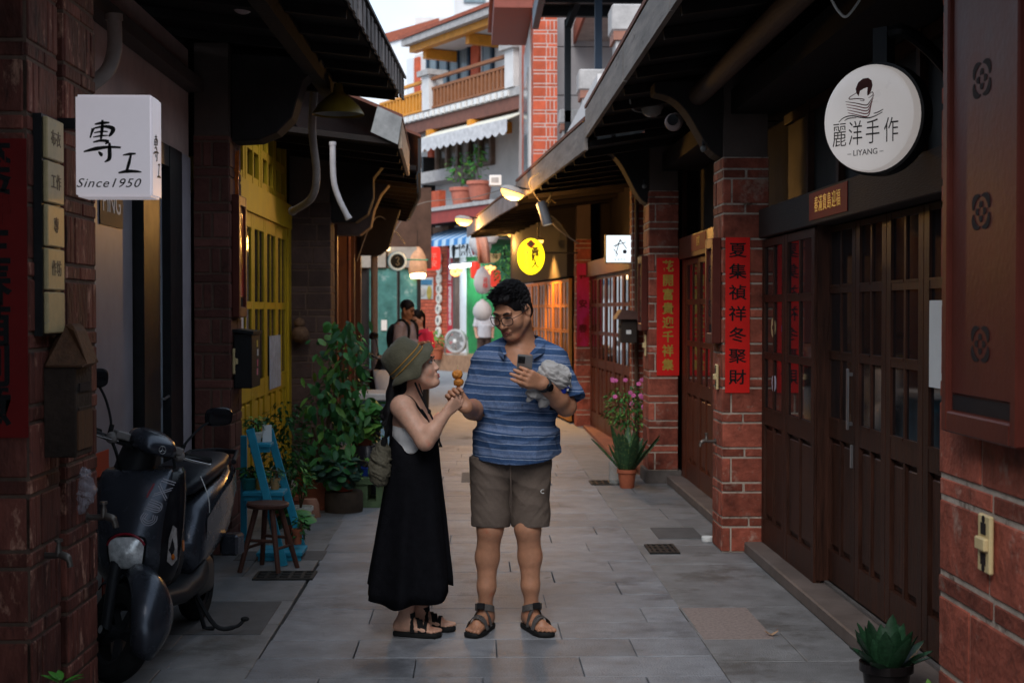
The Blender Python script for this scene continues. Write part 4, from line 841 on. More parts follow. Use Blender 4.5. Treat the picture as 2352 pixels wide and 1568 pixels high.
for k in range(900):
    th = r_.uniform(0, 2*PI); ph = r_.uniform(1.0, 1.95); d = Vector((math.sin(ph)*math.cos(th)*.0845, math.sin(ph)*math.sin(th)*.1045, math.cos(ph)*.0935)); b0 = Vector((0, .018, .040)) + d
    if b0.y < -.03 or (abs(b0.x) > .06 and b0.y < .035 and b0.z < .0): continue
    q = b0 + d.normalized()*r_.uniform(.003, .008) + Vector((0, -.004, -.006)); m.tube([hp(*b0), hp(*q)], [.0022, .0004], 4)
m.obj('hair_tufts', HAIR, hr)
# face details
FC = M('brow_black', (.012, .01, .01), .6, .1); LIP = M('lip', (.30, .10, .08), .45, .1); EYE = M('eye_dark', (.02, .015, .012), .15, .1)
for s in (-1, 1):
    MB().tube([hp(s*.014, -.096, .026), hp(s*.032, -.098, .033), hp(s*.052, -.082, .027)], [.004, .0052, .002], 6).obj('eyebrow', FC, MAN)
    MB().tube([hp(s*.016, -.0925, .004), hp(s*.031, -.0965, .0055), hp(s*.047, -.086, .004)], [.0012, .0032, .001], 6).obj('eye', EYE, MAN)
MB().tube([hp(-.022, -.093, -.0755), hp(-.012, -.0995, -.068), hp(0, -.1, -.0685), hp(.012, -.0995, -.068), hp(.022, -.093, -.0755)], [.002, .005, .0048, .005, .002], 6).obj('upper_lip', LIP, MAN, smooth=True)
MB().tube([hp(-.018, -.092, -.079), hp(0, -.0985, -.0795), hp(.018, -.092, -.079)], [.002, .006, .002], 6).obj('lower_lip', LIP, MAN, smooth=True)
# glasses slide a little down the nose
GLF = M('spectacle_frame', (.01, .01, .012), .3, .1); gl = None
def gp(x, y, z): return hp(x, y, z)
m = MB()
for s in (-1, 1):
    pts = [gp(s*.034 + .027*math.copysign(abs(math.cos(a))**.7, math.cos(a)), -.114 + .012*abs(math.cos(a))*(1 if s*math.cos(a) > 0 else 0), -.002 + .021*math.copysign(abs(math.sin(a))**.7, math.sin(a))) for a in [2*PI*j/22 for j in range(23)]]
    m.tube(pts, .0022, 6, caps=False)
m.tube([gp(-.008, -.116, .003), gp(0, -.118, .006), gp(.008, -.116, .003)], .002, 6)
for s in (-1, 1): m.tube([gp(s*.061, -.102, .008), gp(s*.08, -.06, .006), gp(s*.086, .015, .004), gp(s*.082, .04, -.02)], .0018, 6)
gl = m.obj('glasses', GLF, MAN, smooth=True)
LENS = M('lens', (.5, .52, .55), .05, 0, alpha=.05, spec=.6)
for s in (-1, 1):
    MB().quad(*[gp(s*.034 + .026*math.cos(a), -.113 + .011*max(0, s*math.cos(a)), -.002 + .020*math.sin(a)) for a in [2*PI*j/16 for j in range(16)]]).obj('lens', LENS, gl)
# shirt
SH = SDF(); sc_ = P(1190, 880, 7.14); sp_ = P(1188, 1010, 7.14)
SH.ell(ch + Vector((0, 0, -.01)), (.212, .140, .2), k=.05); SH.ell(P(1186, 950, 7.14), (.197, .152, .22), k=.07); SH.frus(P(1186, 990, 7.14), P(1187, 1085, 7.14), .205, .226, .06)
SH.cone(shR + Vector((.02, 0, -.02)), shL + Vector((-.02, 0, -.02)), .075, .075, .05); SH.cone(nb + Vector((-.07, 0, .005)), shR, .056, .066, .04); SH.cone(nb + Vector((.08, 0, .005)), shL, .056, .066, .04)
seR, seL = shR.lerp(elR, .98), shL.lerp(elL, .90)
SH.frus(shR, seR + Vector((-.008, 0, .0)), .068, .086, .04); SH.frus(shL, seL + Vector((.014, 0, -.005)), .070, .096, .04); SH.ell(shR, (.068, .075, .068), k=.03); SH.ell(shL, (.07, .075, .07), k=.03)
SH.frus(seR + (shR-seR)*.25, seR + (seR-shR)*.1, .066, .072, .004, '-'); SH.frus(seL + (shL-seL)*.25, seL + (seL-shL)*.1, .07, .088, .004, '-')
for t in (0, .35, .7, 1): # V opening down the chest
    c_ = nb.lerp(P(1200, 866, 6.97), t) + Vector((0, -.045-.02*t, 0)); SH.ell(c_, (.068*(1-t)+.008, .085, .03+.012*(1-t)), k=.008, op='-')
SH.ell(nb + Vector((0, 0, .075)), (.088, .085, .055), k=.01, op='-')
SH.plane(P(1187, 1062, 6.98), (0.02, .18, -1))
def shirt_fn(v):
    out = v.copy()
    for i in range(len(v)):
        p = v[i]; dx = p[0] - .2; c = 1.0
        low = max(0, min(1, (1.3 - p[2])/.45)); ysc = 1.0
        n1 = noise.noise(Vector((p[0]*7+3, p[1]*7, p[2]*3.2))); n2 = noise.noise(Vector((p[0]*16 + p[2]*9, p[1]*14, p[2]*7))); n3 = noise.noise(Vector((p[0]*5 - p[2]*22, p[1]*9 + 5, p[2]*6)))
        d = Vector((dx, p[1]-7.14, 0)); d = d/(d.length+1e-6)
        r_ = (.55 - abs(n1)*1.7)*.014*low + (.4 - abs(n2)*1.4)*.008 + (.4-abs(n3)*1.5)*.006; flat = (p[1]-7.14)*(-.16)*low
        out[i] = (p[0] + d.x*r_ - (dx*.0), p[1] + d.y*r_ + flat, p[2] + .004*n2)
    return out
def shirtmat():
    m = bpy.data.materials.new('striped_shirt'); m.use_nodes = True; t = m.node_tree; N = t.nodes; K = t.links.new; b = N['Principled BSDF']
    tcn = N.new('ShaderNodeTexCoord'); sp = N.new('ShaderNodeSeparateXYZ'); K(tcn.outputs['Object'], sp.inputs[0])
    nz_ = N.new('ShaderNodeTexNoise'); nz_.inputs['Scale'].default_value = 5; K(tcn.outputs['Object'], nz_.inputs['Vector'])
    ma = N.new('ShaderNodeMath'); ma.operation = 'MULTIPLY_ADD'; ma.inputs[1].default_value = .03; K(nz_.outputs['Fac'], ma.inputs[0]); 
    # stripes sag a little with the cloth, so tilt by x
    sx_ = N.new('ShaderNodeMath'); sx_.operation = 'MULTIPLY_ADD'; sx_.inputs[1].default_value = .06; K(sp.outputs['X'], sx_.inputs[0]); K(sp.outputs['Z'], sx_.inputs[2]); K(sx_.outputs[0], ma.inputs[2])
    fr = N.new('ShaderNodeMath'); fr.operation = 'MULTIPLY'; fr.inputs[1].default_value = 1/.118; K(ma.outputs[0], fr.inputs[0]); f2 = N.new('ShaderNodeMath'); f2.operation = 'FRACT'; K(fr.outputs[0], f2.inputs[0])
    rp_ = N.new('ShaderNodeValToRGB'); rp_.color_ramp.interpolation = 'CONSTANT'; els = rp_.color_ramp.elements
    A = (.030, .062, .14, 1); Bc = (.082, .124, .23, 1); Cc = (.19, .23, .33, 1); Dd = (.125, .165, .27, 1)
    seq = [(0, A), (.17, Cc), (.21, Bc), (.36, A), (.52, Cc), (.56, A), (.62, Dd), (.74, Bc), (.90, Cc), (.94, A)]
    els[0].position = 0; els[0].color = seq[0][1]; els[1].position = seq[1][0]; els[1].color = seq[1][1]
    for p_, c_ in seq[2:]: e = els.new(p_); e.color = c_
    K(f2.outputs[0], rp_.inputs['Fac'])
    n2 = N.new('ShaderNodeTexNoise'); n2.inputs['Scale'].default_value = 260; n2.inputs['Detail'].default_value = 2; K(tcn.outputs['Object'], n2.inputs['Vector'])
    mr = N.new('ShaderNodeMapRange'); mr.inputs['From Min'].default_value = .3; mr.inputs['From Max'].default_value = .7; mr.inputs['To Min'].default_value = .65; mr.inputs['To Max'].default_value = 1.35; K(n2.outputs['Fac'], mr.inputs['Value'])
    hs = N.new('ShaderNodeHueSaturation'); K(rp_.outputs[0], hs.inputs['Color']); K(mr.outputs[0], hs.inputs['Value']); K(hs.outputs[0], b.inputs['Base Color']); b.inputs['Roughness'].default_value = .9; b.inputs['Specular IOR Level'].default_value = .1
    bp = N.new('ShaderNodeBump'); bp.inputs['Strength'].default_value = .25; bp.inputs['Distance'].default_value = .004; n4 = N.new('ShaderNodeTexNoise'); n4.inputs['Scale'].default_value = 28; n4.inputs['Detail'].default_value = 4; K(tcn.outputs['Object'], n4.inputs['Vector']); K(n4.outputs['Fac'], bp.inputs['Height']); K(bp.outputs[0], b.inputs['Normal'])
    return m
SHM = shirtmat(); shirt = SH.obj('shirt', SHM, MAN, .0055, shirt_fn)
# collar flaps and placket
for s, tip in ((-1, (1135, 800)), (1, (1245, 800))):
    a0 = nb + Vector((s*.075, .06, .062)); a1 = nb + Vector((s*.095, -.03, .045)); a2 = P(tip[0], tip[1], 7.0); o_ = Vector((s*.028, -.012, -.03))
    if s > 0: q = [nb+Vector((.04, .085, .068)), nb+Vector((.092, .035, .062)), nb+Vector((.098, -.035, .04)), P(1216, 812, 6.985)]
    else: q = [nb+Vector((-.04, .085, .066)), nb+Vector((-.088, .035, .055)), nb+Vector((-.088, -.035, .035)), P(1164, 812, 6.995)]
    ou = [Vector((s*.02, .035, -.045)), Vector((s*.038, .01, -.046)), Vector((s*.036, -.016, -.048)), Vector((s*.014, -.014, -.028))]
    c1 = cur(q, 5); c2 = cur([a+b for a, b in zip(q, ou)], 5); md = [a.lerp(b, .4) + Vector((s*.008, -.006, .006)) for a, b in zip(c1, c2)]
    MB().loft([c1, md, c2], False, False, closed=False).obj('collar', SHM, shirt, smooth=True)
BTN = M('button', (.05, .07, .12), .3)
for yy, dx in ((985, -.006), (930, -.012), (1030, .0), (890, -.014)):
    q = P(1200, yy, 6.955); MB().lathe(q, [(.006, 0), (.006, .004), (.003, .005)], 10, frame((0, -1, 0))).obj('button', BTN, shirt)
# shorts
SO = SDF(); SHO = M('brown_cotton', (.115, .086, .070), .8, .16, 9, .25, 60)
SO.ell(P(1174, 1060, 7.14), (.195, .14, .13), k=.04)
for h_, k_, bx, sd in ((hiR, knR, 1127, -1), (hiL, knL, 1219, 1)):
    e_ = P(bx, 1208, 7.11); SO.frus(h_ + Vector((0, 0, .08)), e_, .112, .094, .02)
SO.plane(P(1174, 1050, 7.0), (0, 0, 1))
def shorts_fn(v):
    out = v.copy()
    for i in range(len(v)):
        p = v[i]; n1 = noise.noise(Vector((p[0]*6, p[1]*6, p[2]*11 + p[0]*3))); n2 = noise.noise(Vector((p[0]*6+9, p[1]*8, p[2]*26 - abs(p[0]-.18)*30))); cx = .075 if p[0] < .18 else .285
        d = Vector((p[0]-cx, p[1]-7.12, 0)); d = d/(d.length+1e-6); r_ = (.5-abs(n1)*1.5)*.008 + (.4-abs(n2)*1.6)*.0022; out[i] = (p[0]+d.x*r_, p[1]+d.y*r_, p[2])
    return out
shorts = SO.obj('shorts', SHO, MAN, .0055, shorts_fn)
MB().tube([P(1172, 1068, 6.985), P(1173, 1100, 6.995), P(1174, 1135, 7.01), P(1174, 1160, 7.03)], .004, 6).obj('fly_seam', SHO, shorts)
q = P(1247, 1128, 7.0); m = MB(); FQ = frame((.5, -1, 0)); m.tube([q + FQ @ Vector((.012*math.cos(a), .009*math.sin(a), 0)) for a in [R(60+30*j) for j in range(9)]], .0014, 5); m.obj('logo_mark', WHITE, shorts)
# sandals
SOLE = M('black_rubber', (.012, .012, .012), .7, .2, 20); WEB = M('grey_webbing', (.10, .09, .085), .85, .3, 90, .4, 200)
for G_ in (GR, GL):
    so, band = sandal(MAN, G_, SOLE, WEB)
    band(((.105, .052), (.115, -.05)), .056, .03); band(((.085, .048), (.10, -.048)), .062, .018); band(((.03, .044), (.045, -.044)), .088, .03)
    for zc, uu, rr_, w_ in ((.082, .004, .046, .016),):
        rg = [G_(uu + rr_*1.1*math.cos(a), rr_*math.sin(a), zc + .018*math.cos(a)) for a in [2*PI*j/24 for j in range(25)]]
        MB().loft([[p + Vector((0, 0, z_)) for p in rg[:-1]] for z_ in (-w_, w_)], False, False).obj('ankle_strap', WEB, so)
    dd_ = (G_(1, 0, 0)-G_(0, 0, 0)).normalized(); MB().obox(G_(.057, 0, .102), (.02, .006, .016), frame((dd_.x, dd_.y, .3))@Matrix.Rotation(R(90), 3, 'X')).obj('buckle', BLACK, so, bevel=.003)
# watch on his left wrist
wa = (wrL - elL).normalized(); wc = elL.lerp(wrL, .93); WF = frame(wa, (0, 0, 1)) if abs(wa.z) < .95 else frame(wa, (0, 1, 0))
wt = MB().lathe(wc, [(.035, -.012), (.038, -.010), (.038, .010), (.035, .012)], 20, WF).obj('watch', M('watch_black', (.01, .01, .012), .45), MAN, smooth=True)
wdir = Vector((-.2, -1, .35)); wdir = (wdir - wa*wdir.dot(wa)).normalized(); MB().lathe(wc + wdir*.034, [(.021, 0), (.022, .004), (.020, .011), (.016, .012)], 20, frame(wdir, wa)).obj('watch_case', M('watch_glass', (.008, .008, .01), .12), wt, smooth=True)
# phone, held at the edges
PH = thing('phone', 'grey smartphone held upright by the man in the blue shirt', 'phone', loc=tuple(phc))
PF = frame((-.10, -.9, -.40), (.10, 0, 1)); pb = lambda x, y, z: phc + PF @ Vector((x, y, z))
MB().obox(phc, (.037, .074, .004), PF).obj('body', M('phone_grey', (.22, .21, .21), .35, .05, metal=.3), PH, bevel=.0035, smooth=True, seg=2); MB().obox(pb(-.016, .048, .0055), (.017, .019, .0015), PF).obj('camera_bump', M('camera_black', (.02, .02, .022), .3), PH, bevel=.001)
for dx, dy in ((-.024, .055), (-.024, .04), (-.009, .048)): MB().lathe(pb(dx, dy, .007), [(.0065, 0), (.0065, .002), (.005, .0025)], 14, PF).obj('camera_lens', BLACK, PH)
# grey cloth bundle and blue folding thing under his forearm
BU = thing('folded_jacket', 'crumpled pale grey jacket draped over the man\'s left forearm', 'jacket', loc=tuple(P(1260, 880, 6.97)))
B_ = SDF(); B_.chain([P(1246, 868, 6.95), P(1264, 855, 6.93), P(1284, 866, 6.94), P(1296, 884, 6.97)], [.036, .052, .052, .034], .03); B_.chain([P(1240, 900, 6.93), P(1222, 905, 6.90), P(1214, 918, 6.90)], [.03, .026, .012], .02); B_.chain([P(1252, 910, 6.95), P(1246, 925, 6.95)], [.04, .022], .02); B_.cone(P(1250, 880, 6.97), P(1250, 915, 6.98), .045, .035, .03)
def crum(v):
    out = v.copy(); c = v.mean(0)
    for i in range(len(v)):
        p = v[i]; n1 = noise.noise(Vector((p[0]*20+p[2]*30, p[1]*14, p[2]*26))); n2 = noise.noise(Vector((p[0]*55, p[1]*40, p[2]*60+p[0]*30))); d = Vector(p-c).normalized(); r_ = (.45-abs(n1)*2)*.011 + (.4-abs(n2)*1.5)*.006; out[i] = (p[0]+d.x*r_, p[1]+d.y*r_, p[2]+d.z*r_)
    return out
B_.obj('cloth', M('pale_grey_cloth', (.32, .305, .30), .85, .15, 20, .2, 60, sheen=.2), BU, .004, crum)
UM = thing('folding_umbrella', 'small folded shiny blue umbrella tucked behind the grey jacket', 'umbrella', loc=tuple(P(1299, 880, 6.98)))
SDF().chain([P(1298, 862, 6.97), P(1295, 885, 6.95), P(1290, 900, 6.95)], [.018, .027, .016], .01).obj('canopy', M('blue_nylon', (.015, .04, .36), .3, .4, 30, .5, 60), UM, .004, crum); MB().tube([P(1310, 856, 6.96), P(1308, 880, 6.94), P(1303, 897, 6.94)], .006, 8).obj('strap', WHITE, UM)
# ---------------------------------------------------------------- woman
WO = thing('person', 'woman in olive bucket hat and long black dress looking up at the man', 'person', loc=(-.3, 7.0, 0))
wc_ = P(958, 843, 6.99)
wm = Matrix.Rotation(R(80), 3, 'Z') @ Matrix.Rotation(R(-16), 3, 'X')
S = SDF(); wn_ = P(936, 915, 7.02); HW = lambda x, y, z: wc_ + wm @ (Vector((x, y, z))*.93)
head_prims(S, wc_, wm, wn_, .93, .98, .046, ns=.55)
s1, s2 = P(924, 934, 6.88), P(948, 932, 7.15); e1 = P(976, 1013, 6.80); w1 = P(1026, 947, 6.81)
bust = P(952, 985, 7.02); wai = P(945, 1050, 7.03); hip = P(942, 1120, 7.03)
S.cone(wn_, P(940, 945, 7.02), .055, .085, .04); S.ell(P(942, 968, 7.02), (.095, .135, .12), k=.05); S.ell(bust + Vector((.035, 0, -.005)), (.075, .125, .075), k=.04); S.ell(wai, (.09, .115, .14), k=.05); S.ell(hip, (.12, .15, .13), k=.05); S.cone(s1, s2, .05, .05, .05)
S.chain([s1, e1], [.053, .043], .03); S.chain([e1, e1.lerp(w1, .3), w1], [.042, .040, .0245], .02)
hand_prims(S, w1, hands_c + Vector((.015, -.02, .0)) - w1, (.45, -.85, -.35), [.75, .85, .9, .95], [(.012, .01, -.006), (.032, .038, -.012), (.030, .066, -.026), (.018, .082, -.034)], .92, False)
s2e = P(985, 1020, 7.16); S.chain([s2, s2e], [.05, .042], .03); S.chain([s2e, P(1010, 960, 7.0)], [.04, .03], .02)
an1, an2 = P(934, 1412, 7.0), P(968, 1402, 7.14)
for a_, h_ in ((an1, P(940, 1150, 6.97)), (an2, P(950, 1150, 7.12))):
    S.chain([h_, h_.lerp(a_, .5), h_.lerp(a_, .68), a_], [.075, .055, .05, .034], .03); S.cone(a_, Vector((a_.x, a_.y, .05)), .034, .034, .02)
G1 = foot_prims(S, an1, (1, -.28), .92); G2 = foot_prims(S, an2, (1, -.30), .92)
S.obj('body', SK2, WO, .0045)
LIPW = M('lip_rose', (.42, .12, .11), .4)
MB().tube([HW(-.02, -.093, -.071), HW(0, -.101, -.0675), HW(.02, -.093, -.071)], [.002, .0055, .002], 6).obj('upper_lip', LIPW, WO, smooth=True); MB().tube([HW(-.018, -.092, -.0765), HW(0, -.0985, -.079), HW(.018, -.092, -.0765)], [.002, .0065, .002], 6).obj('lower_lip', LIPW, WO, smooth=True)
for s in (-1, 1):
    MB().tube([HW(s*.014, -.096, .026), HW(s*.032, -.097, .031), HW(s*.05, -.083, .026)], [.003, .0035, .0015], 6).obj('eyebrow', FC, WO)
    MB().ell(HW(s*.031, -.0825, .007), .0095, 10, wm).obj('eye', M('eye_white', (.5, .47, .45), .3), WO, smooth=True); MB().ell(HW(s*.031, -.0875, .0085), .0062, 8, wm).obj('iris', EYE, WO)
    MB().tube([HW(s*.014, -.091, .009), HW(s*.031, -.096, .015), HW(s*.047, -.085, .010)], .0015, 5).obj('eyelash', FC, WO)
# hair under the hat, ponytail down her back
Hs = SDF(); Hs.ell(HW(0, .03, .03), (.078, .09, .085), wm, .01); Hs.ell(HW(0, -.10, -.03), (.09, .08, .10), wm, .006, '-')
pt = [HW(0, .10, .0), P(905, 905, 7.01), P(897, 945, 6.98), P(894, 985, 6.96), P(889, 1002, 6.95)]; Hs.chain(pt, [.045, .034, .028, .018, .006], .03); Hs.cone(HW(.05, .04, -.03), P(918, 915, 6.95), .03, .022, .03)
for k in range(9):
    a_ = pt[2] + Vector((r_.uniform(-.02, .02), r_.uniform(-.03, .03), r_.uniform(-.04, .05))); Hs.chain([a_, a_ + Vector((-.03, 0, -.03)), a_ + Vector((-.035+.02*(k % 3), 0, -.06))], [.010, .008, .003], .008)
Hs.obj('hair', HAIR, WO, .004)
# bucket hat: crown, band and wavy brim
hx = Vector((-.72, -.10, .69)).normalized(); HFm = frame(hx, (0, 1, 0)); hc = P(942, 838.5, 6.985)
OL = M('olive_cotton', (.085, .078, .050), .9, .2, 20, .35, 90, sheen=.1); prof = [(.152, -.026), (.134, -.004), (.119, .008), (.114, .014), (.111, .045), (.104, .085), (.092, .118), (.065, .132), (.02, .136)]
rings = []
for r0, z0 in prof:
    row = []
    for k in range(48):
        a = 2*PI*k/48; wv = (1 if r0 > .105 else .0)*(.018*math.sin(2*a+1.2) + .010*math.sin(5*a+.5) + .006*math.sin(9*a)) * ((r0-.1)/.05); rr = .93*r0*(1 + .05*math.sin(a*2+.6)*(r0 > .118)) + (.004*noise.noise(Vector((math.cos(a)*3, math.sin(a)*3, z0*40))) if z0 > .02 else 0)
        row.append(hc + HFm @ Vector((math.cos(a)*rr, math.sin(a)*rr, z0 + wv + .004*noise.noise(Vector((math.cos(a)*4, math.sin(a)*4, z0*30))))))
    rings.append(row)
hat = MB().loft(rings, False, True).obj('bucket_hat', OL, WO, smooth=2); sm_ = hat.modifiers.new('t', 'SOLIDIFY'); sm_.thickness = .003
ORG_ = M('ochre_trim', (.42, .20, .03), .8, .1)
for zz, r0 in ((.020, .1075), (.042, .1050)): MB().tube([hc + HFm @ Vector((math.cos(a)*(r0+.001), math.sin(a)*(r0+.001), zz + .001*math.sin(3*a))) for a in [2*PI*k/40 for k in range(41)]], .0022, 6, caps=False).obj('hat_trim', ORG_, hat)
CORD = M('black_cord', (.008, .008, .009), .7)
ck = [P(953, 878, 6.90), P(965, 905, 6.90), P(983, 940, 6.90), P(996, 968, 6.89), P(1006, 1005, 6.88), P(1014, 1026, 6.87)]
MB().tube(cur(ck, 4), .0055, 6).obj('chin_cord', CORD, WO, smooth=True); MB().tube(cur([P(962, 880, 6.93), P(978, 925, 6.92), P(986, 945, 6.90)], 4), .003, 6).obj('chin_cord', CORD, WO); MB().ell(P(986, 945, 6.895), (.009, .009, .012)).obj('toggle', CORD, WO); MB().tube(cur([P(1003, 985, 6.89), P(1010, 1010, 6.88), P(1009, 1027, 6.875)], 4), .0028, 6).obj('chin_cord', CORD, WO)
MB().tube(cur([P(938, 905, 6.965), P(950, 915, 6.955), P(968, 930, 6.965), P(975, 952, 6.96)], 5), .0013, 5).obj('necklace', M('gold_chain', (.6, .42, .12), .3, metal=.9), WO)
# white bandeau and black dress
BT = SDF(); BT.ell(P(944, 985, 7.02), (.103, .142, .115), k=.04); BT.ell(bust + Vector((.035, 0, -.005)), (.083, .132, .08), k=.04); BT.ell(wai + Vector((0, 0, .03)), (.098, .123, .09), k=.04); BT.plane(P(940, 985, 6.88), (.10, -.1, 1)); BT.plane(P(940, 1043, 6.88), (0, 0, -1))
BT.obj('white_top', M('white_knit', (.78, .76, .76), .85, .08, 20, .3, 60), WO, .005, lambda v: np.array([(p[0], p[1], p[2]) for p in v]) + np.array([[0, 0, 0]]))
DR = M('black_linen', (.0075, .0075, .0095), .88, .3, 30, .3, 120, spec=.04)
rows = [(960, 912, 990), (985, 900, 1004), (1012, 895, 1006), (1040, 891, 1009), (1075, 888, 1012), (1110, 884, 1016), (1150, 877, 1021), (1190, 870, 1026), (1230, 863, 1030), (1270, 856, 1034), (1300, 851, 1038), (1322, 848, 1040), (1340, 846, 1041)]
rings = []
for i, (yy, xl, xr) in enumerate(rows):
    cx = (xl+xr)/2; c = P(cx, yy, 7.03); rx = (xr-xl)/2/460; ry = .15 + .05*min(1, i/9); row = []; low = max(0, (i-3)/9)
    for k in range(96):
        a = 2*PI*k/96; pl = 1 + .115*low*math.sin(7*a + 1.0 + .6*math.sin(3*a)) + .03*low*math.sin(15*a+2); dip = 0
        if i >= 9: dip = -(.085*max(0, -math.sin(a+.25))**.8 + .010*math.sin(6*a+1))*(i-8)/4 - .05*max(0, math.sin(a))*(i-8)/4
        row.append(Vector((c.x + math.cos(a)*rx*(pl if abs(math.cos(a)) < .97 else 1), c.y + math.sin(a)*ry*pl, c.z + dip)))
    rings.append(row)
# upper rows scooped at the near side so the white top shows
def scoop(p, a, i):
    return p
top_i = []
for i in range(4):
    for k in range(96):
        a = 2*PI*k/96; near = max(0, -math.sin(a + .12))
        zlow = P(940, 1042, 6.9).z; lim = zlow + (1 - near**.8)*.30 if near > .05 else 9
        p = rings[i][k]
        if p.z > lim: rings[i][k] = Vector((p.x, p.y, lim - .0015*i))
dm = MB().loft(rings, False, False).obj('dress', DR, WO, smooth=2); sm_ = dm.modifiers.new('t', 'SOLIDIFY'); sm_.thickness = .003
def strap(pts, w, nm='strap', par=None, mt=None, side=None):
    pts = cur(pts, 6); sd = Vector(side or (.3, .9, 0)); m = MB(); 
    m.loft([[p - sd*w/2, p + sd*w/2, p + sd*w/2 + Vector((0, 0, .002)) + sd.cross(Vector((0,0,1)))*.003, p - sd*w/2 + Vector((0, 0, .002)) + sd.cross(Vector((0,0,1)))*.003] for p in pts]); return m.obj(nm, mt or DR, par or WO)
# dress straps over both shoulders (back edge to front bib)
strap([P(897, 1010, 6.93), P(898, 960, 6.91), P(908, 925, 6.90), P(922, 909, 6.90), P(940, 912, 6.90), P(960, 935, 6.92), P(985, 968, 6.95), P(1000, 990, 6.98)], .03, 'dress_strap', side=(.35, .93, 0))
strap([P(905, 985, 7.12), P(918, 920, 7.12), P(938, 912, 7.12), P(965, 940, 7.08), P(995, 980, 7.05)], .03, 'dress_strap', side=(.2, .97, 0))
bib = MB(); L_ = []
for t in range(7):
    q = t/6; L_.append([P(968 + 34*q, 938 + 60*q, 6.93 + .0*q), P(985 + 22*q, 945 + 40*q, 7.0), P(990 + 18*q, 948 + 45*q, 7.10)])
bib.loft(L_, False, False, closed=False); o_ = bib.obj('dress_bib', DR, WO, smooth=2); o_.modifiers.new('t', 'SOLIDIFY').thickness = .004
for G_ in (G1, G2):
    so, band = sandal(WO, G_, SOLE, M('black_strap', (.01, .01, .011), .8, .2))
    band(((.10, .048), (.115, -.045)), .05, .018); band(((.06, .046), (.10, -.044)), .062, .016); band(((.085, -.046), (.035, .046)), .070, .016); band(((-.03, .036), (.05, -.044)), .085, .016); band(((.03, .042), (.04, -.042)), .085, .016)
    rg = [G_(.002 + .044*math.cos(a), .040*math.sin(a), .078 + .014*math.cos(a)) for a in [2*PI*j/24 for j in range(24)]]; MB().loft([[p + Vector((0, 0, z_)) for p in rg] for z_ in (-.013, .013)], False, False).obj('ankle_strap', M('black_strap', (.01, .01, .011)), so)
# shoulder bag behind her back
BG = thing('shoulder_bag', 'olive brown shoulder bag hanging at the woman\'s back on a black strap', 'bag', loc=tuple(P(872, 1112, 6.93)))
B2 = SDF(); B2.ell(P(872, 1082, 6.93), (.052, .06, .078), k=.03); B2.ell(P(875, 1050, 6.93), (.042, .052, .075), k=.04); B2.cone(P(884, 1010, 6.92), P(878, 1045, 6.93), .012, .04, .03)
B2.obj('pouch', M('olive_canvas', (.105, .092, .065), .8, .4, 8, .35, 60), BG, .004, crum)
strap([P(884, 1020, 6.90), P(888, 985, 6.89), P(898, 945, 6.885), P(912, 921, 6.88), P(928, 912, 6.88), P(943, 920, 6.895)], .034, 'bag_strap', BG, CORD, (.35, .93, 0)); MB().tube([P(884, 1005, 6.895), P(880, 1022, 6.9)], .014, 8).obj('strap_knot', CORD, BG)
# skewer with two fried balls
SKW = thing('food_skewer', 'wooden skewer with two orange fried balls between the couple\'s hands', 'food', loc=tuple(hands_c))
MB().tube([P(1051, 838, 6.84), P(1053, 912, 6.84)], .0022, 6).obj('stick', M('bamboo', (.55, .40, .22), .6), SKW)
def lumpy(v):
    c = v.mean(0); out = v.copy()
    for i in range(len(v)): d = Vector(v[i]-c); out[i] = v[i] + np.array(d.normalized())*(.0035*noise.noise(Vector(v[i])*70) + .002*noise.noise(Vector(v[i])*160))
    return out
FRY = M('fried_orange', (.52, .19, .035), .38, .35, 40, .4, 120, stain=[((.26, .06, .012), .6, 45)])
for yy, r0 in ((860, .0265), (877.5, .0245)): SDF().ell(P(1050.5 + (yy > 870)*3, yy, 6.84), (r0, r0, r0*.86)).obj('fried_ball', FRY, SKW, .003, lumpy)
# ================================================================ signs, couplets, lamps, pipes
def paper(name, label, cat, x0, x1, z0, z1, y, mat, chars, ink, size, group=None, sx=1, off=.004, line=None, n=(0, -1, 0)):
    # paper strip on a face that looks at -Y
    t = thing(name, label, cat, group, loc=((x0+x1)/2, y, z0))
    MB().box(x0, x1, y-.003, y, z0, z1).obj('paper', mat, t)
    if chars:
        nC = len(chars); st = (z1-z0)/(nC+.35)
        for k, c in enumerate(chars): text(c, size, ink, t, ((x0+x1)/2, y-.0035, z1 - st*(k+.65)), name='character', off=off, sx=sx)
    return t
a = P(1667, 545, 9.37); b = P(1722, 902, 9.37)
paper('couplet_strip', 'bright red paper strip with seven bold black characters on the near right pillar', 'couplet', a.x, b.x, b.z, a.z, 9.38, REDP, '夏集禎祥冬聚財', INK, .105, 'new year couplets on the pillars', 1.15, .0014)
a = P(1509, 592, 13.18); b = P(1560, 862, 13.18)
paper('couplet_strip', 'red paper strip with golden characters beside the flowering pot', 'couplet', a.x, b.x, b.z, a.z, 13.19, REDP, '花開富貴迎千祥集', GOLD, .112, 'new year couplets on the pillars', .95, .003)
a = P(1325, 605, 19.68); b = P(1353, 795, 19.68)
paper('couplet_strip', 'faded pink couplet strip on the far right pillar', 'couplet', a.x, b.x, b.z, a.z, 19.69, PINKP, '平安春', REDPD, .12, 'new year couplets on the pillars')
a = P(1268, 625, 22.5); b = P(1293, 765, 22.5)
paper('couplet_strip', 'narrow red couplet with golden characters beside the orange lit doors', 'couplet', a.x, b.x, b.z, a.z, 22.5, REDP, '人迎富貴地生財', GOLD, .12, 'new year couplets on the pillars')
